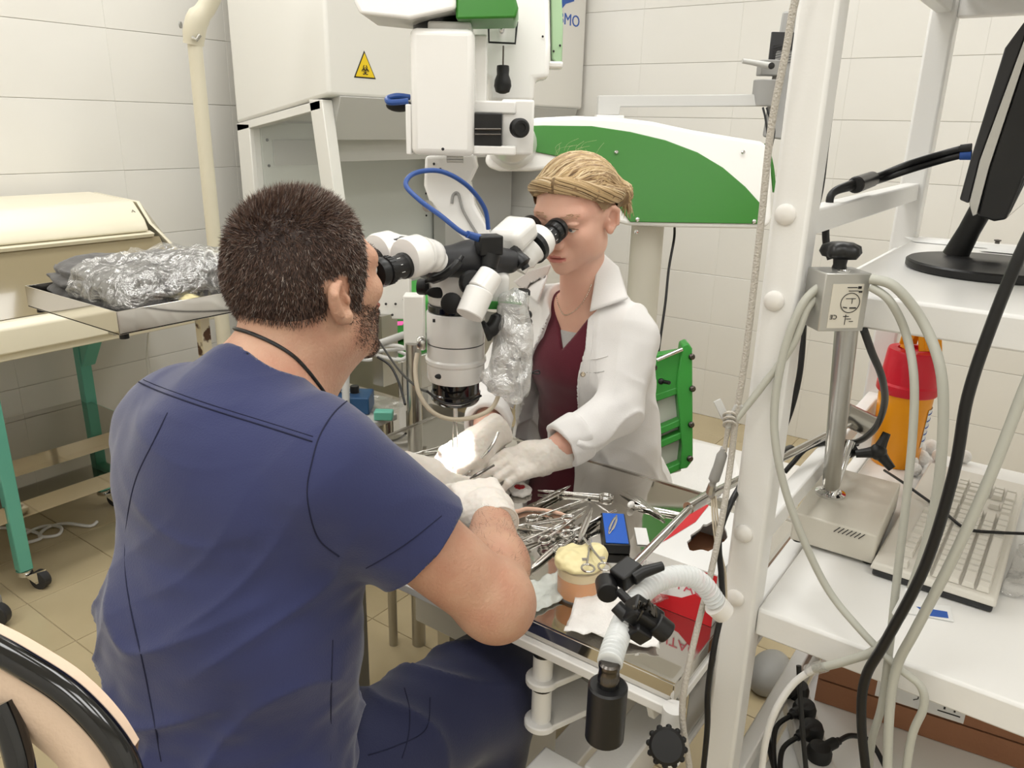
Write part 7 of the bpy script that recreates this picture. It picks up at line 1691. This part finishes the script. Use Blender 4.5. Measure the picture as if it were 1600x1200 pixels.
# loose tail
for k in range(60):
    e = knot + (-Fw * rnd.uniform(.005, .040) + Lw * rnd.uniform(-.008, .012) - Uw * rnd.uniform(.025, .062)); bl[rnd.choice((0, 0, 1, 2))].tube([V(knot), V(knot * .5 + e * .5 - Fw * .010), V(e)], [.002, .0016, .0005], 5, smooth=3)
for k in range(14):   # flyaway hairs
    a = HW(rnd.uniform(-.06, .06), rnd.uniform(-.04, .05), .118); bl[2].tube([V(a), V(a + Uw * .012 - Fw * .01 + Lw * rnd.uniform(-.01, .01)), V(a + Uw * rnd.uniform(.004, .02) - Fw * .045 + Lw * rnd.uniform(-.02, .02))], .00012, 4, smooth=4)
for i, m_ in enumerate(('hair_blond', 'hair_blond2', 'hair_blond3')): bl[i].build('hair_locks', m_, hw_, smooth=60, kind='stuff')
MB().tube([V(knot + (nz(Uw + Fw * .3) * math.cos(a) + Lw * math.sin(a)) * .020) for a in np.linspace(0, 2 * PI, 20)[:-1]], .0042, 8, closed=True).build('hair_tie', 'red_plastic', hw_)
wP, wF = polygonize(combine(wops), wc - .15, wc + .15, .005, 1)
for nm, u0, m_ in (('eyebrow', .0215, 'hair_blond2'),):
    pp, nn = sample_mesh(wP, wF, 200, lambda P: (lambda q: (np.abs(q[:, 2] - u0 - .003) < .0035) & (q[:, 0] > .06) & (np.abs(q[:, 1]) > .012) & (np.abs(q[:, 1]) < .050))((P - wc) @ np.array([Fw, Lw, Uw]).T / ws_), 8)
    strands(nm, pp, nn * .2 - np.sign(((pp - wc) @ Lw))[:, None] * -Lw * .8, np.full(len(pp), .005), np.full(len(pp), .00022), [('hair_blond', .4), ('hair_blond2', .6)], wom, 6)
# gloves
wd = nz(np.array(px(748, 740, Z=.824)) - wlw); wn = A(-.15, -.5, .9)
s1 = 1 if np.dot(np.cross(wd, wn), A(-1, 0, 0)) > -9 and np.dot(np.cross(wd, nz(wn)), A(0, 1, 0)) > 0 else -1
go = hand(wlw, wd, wn, s1, [(.45, .6, .4), (.5, .65, .4), (.55, .65, .4), (.6, .65, .4)], .55, .95, .05, (wlw - wd * .055, wlw + wd * .02, .036, .031))
glove_obj('glove', go, wlw - wd * .056, wom, wlw + wd * .05, -wd)
wd2 = nz(np.array(px(706, 720, Z=.830)) - wrw); wn2 = A(.1, -.35, .95)
go = hand(wrw, wd2, wn2, -1, [(.5, .7, .5), (.55, .7, .5), (.6, .7, .5), (.65, .7, .5)], .6, .95, .05, (wrw - wd2 * .045, wrw + wd2 * .02, .035, .031))
glove_obj('glove', go, wrw - wd2 * .046, wom, wrw + wd2 * .05, -wd2)
o = MB().tube([px(752, 716, D=1.47), px(768, 697, D=1.475), px(779, 675, D=1.48)], [.0018, .0034, .0026], 10, smooth=4).build('steel_forceps', 'steel'); tag(o, 'slim steel forceps held upright in the far gloved hand', 'instrument')
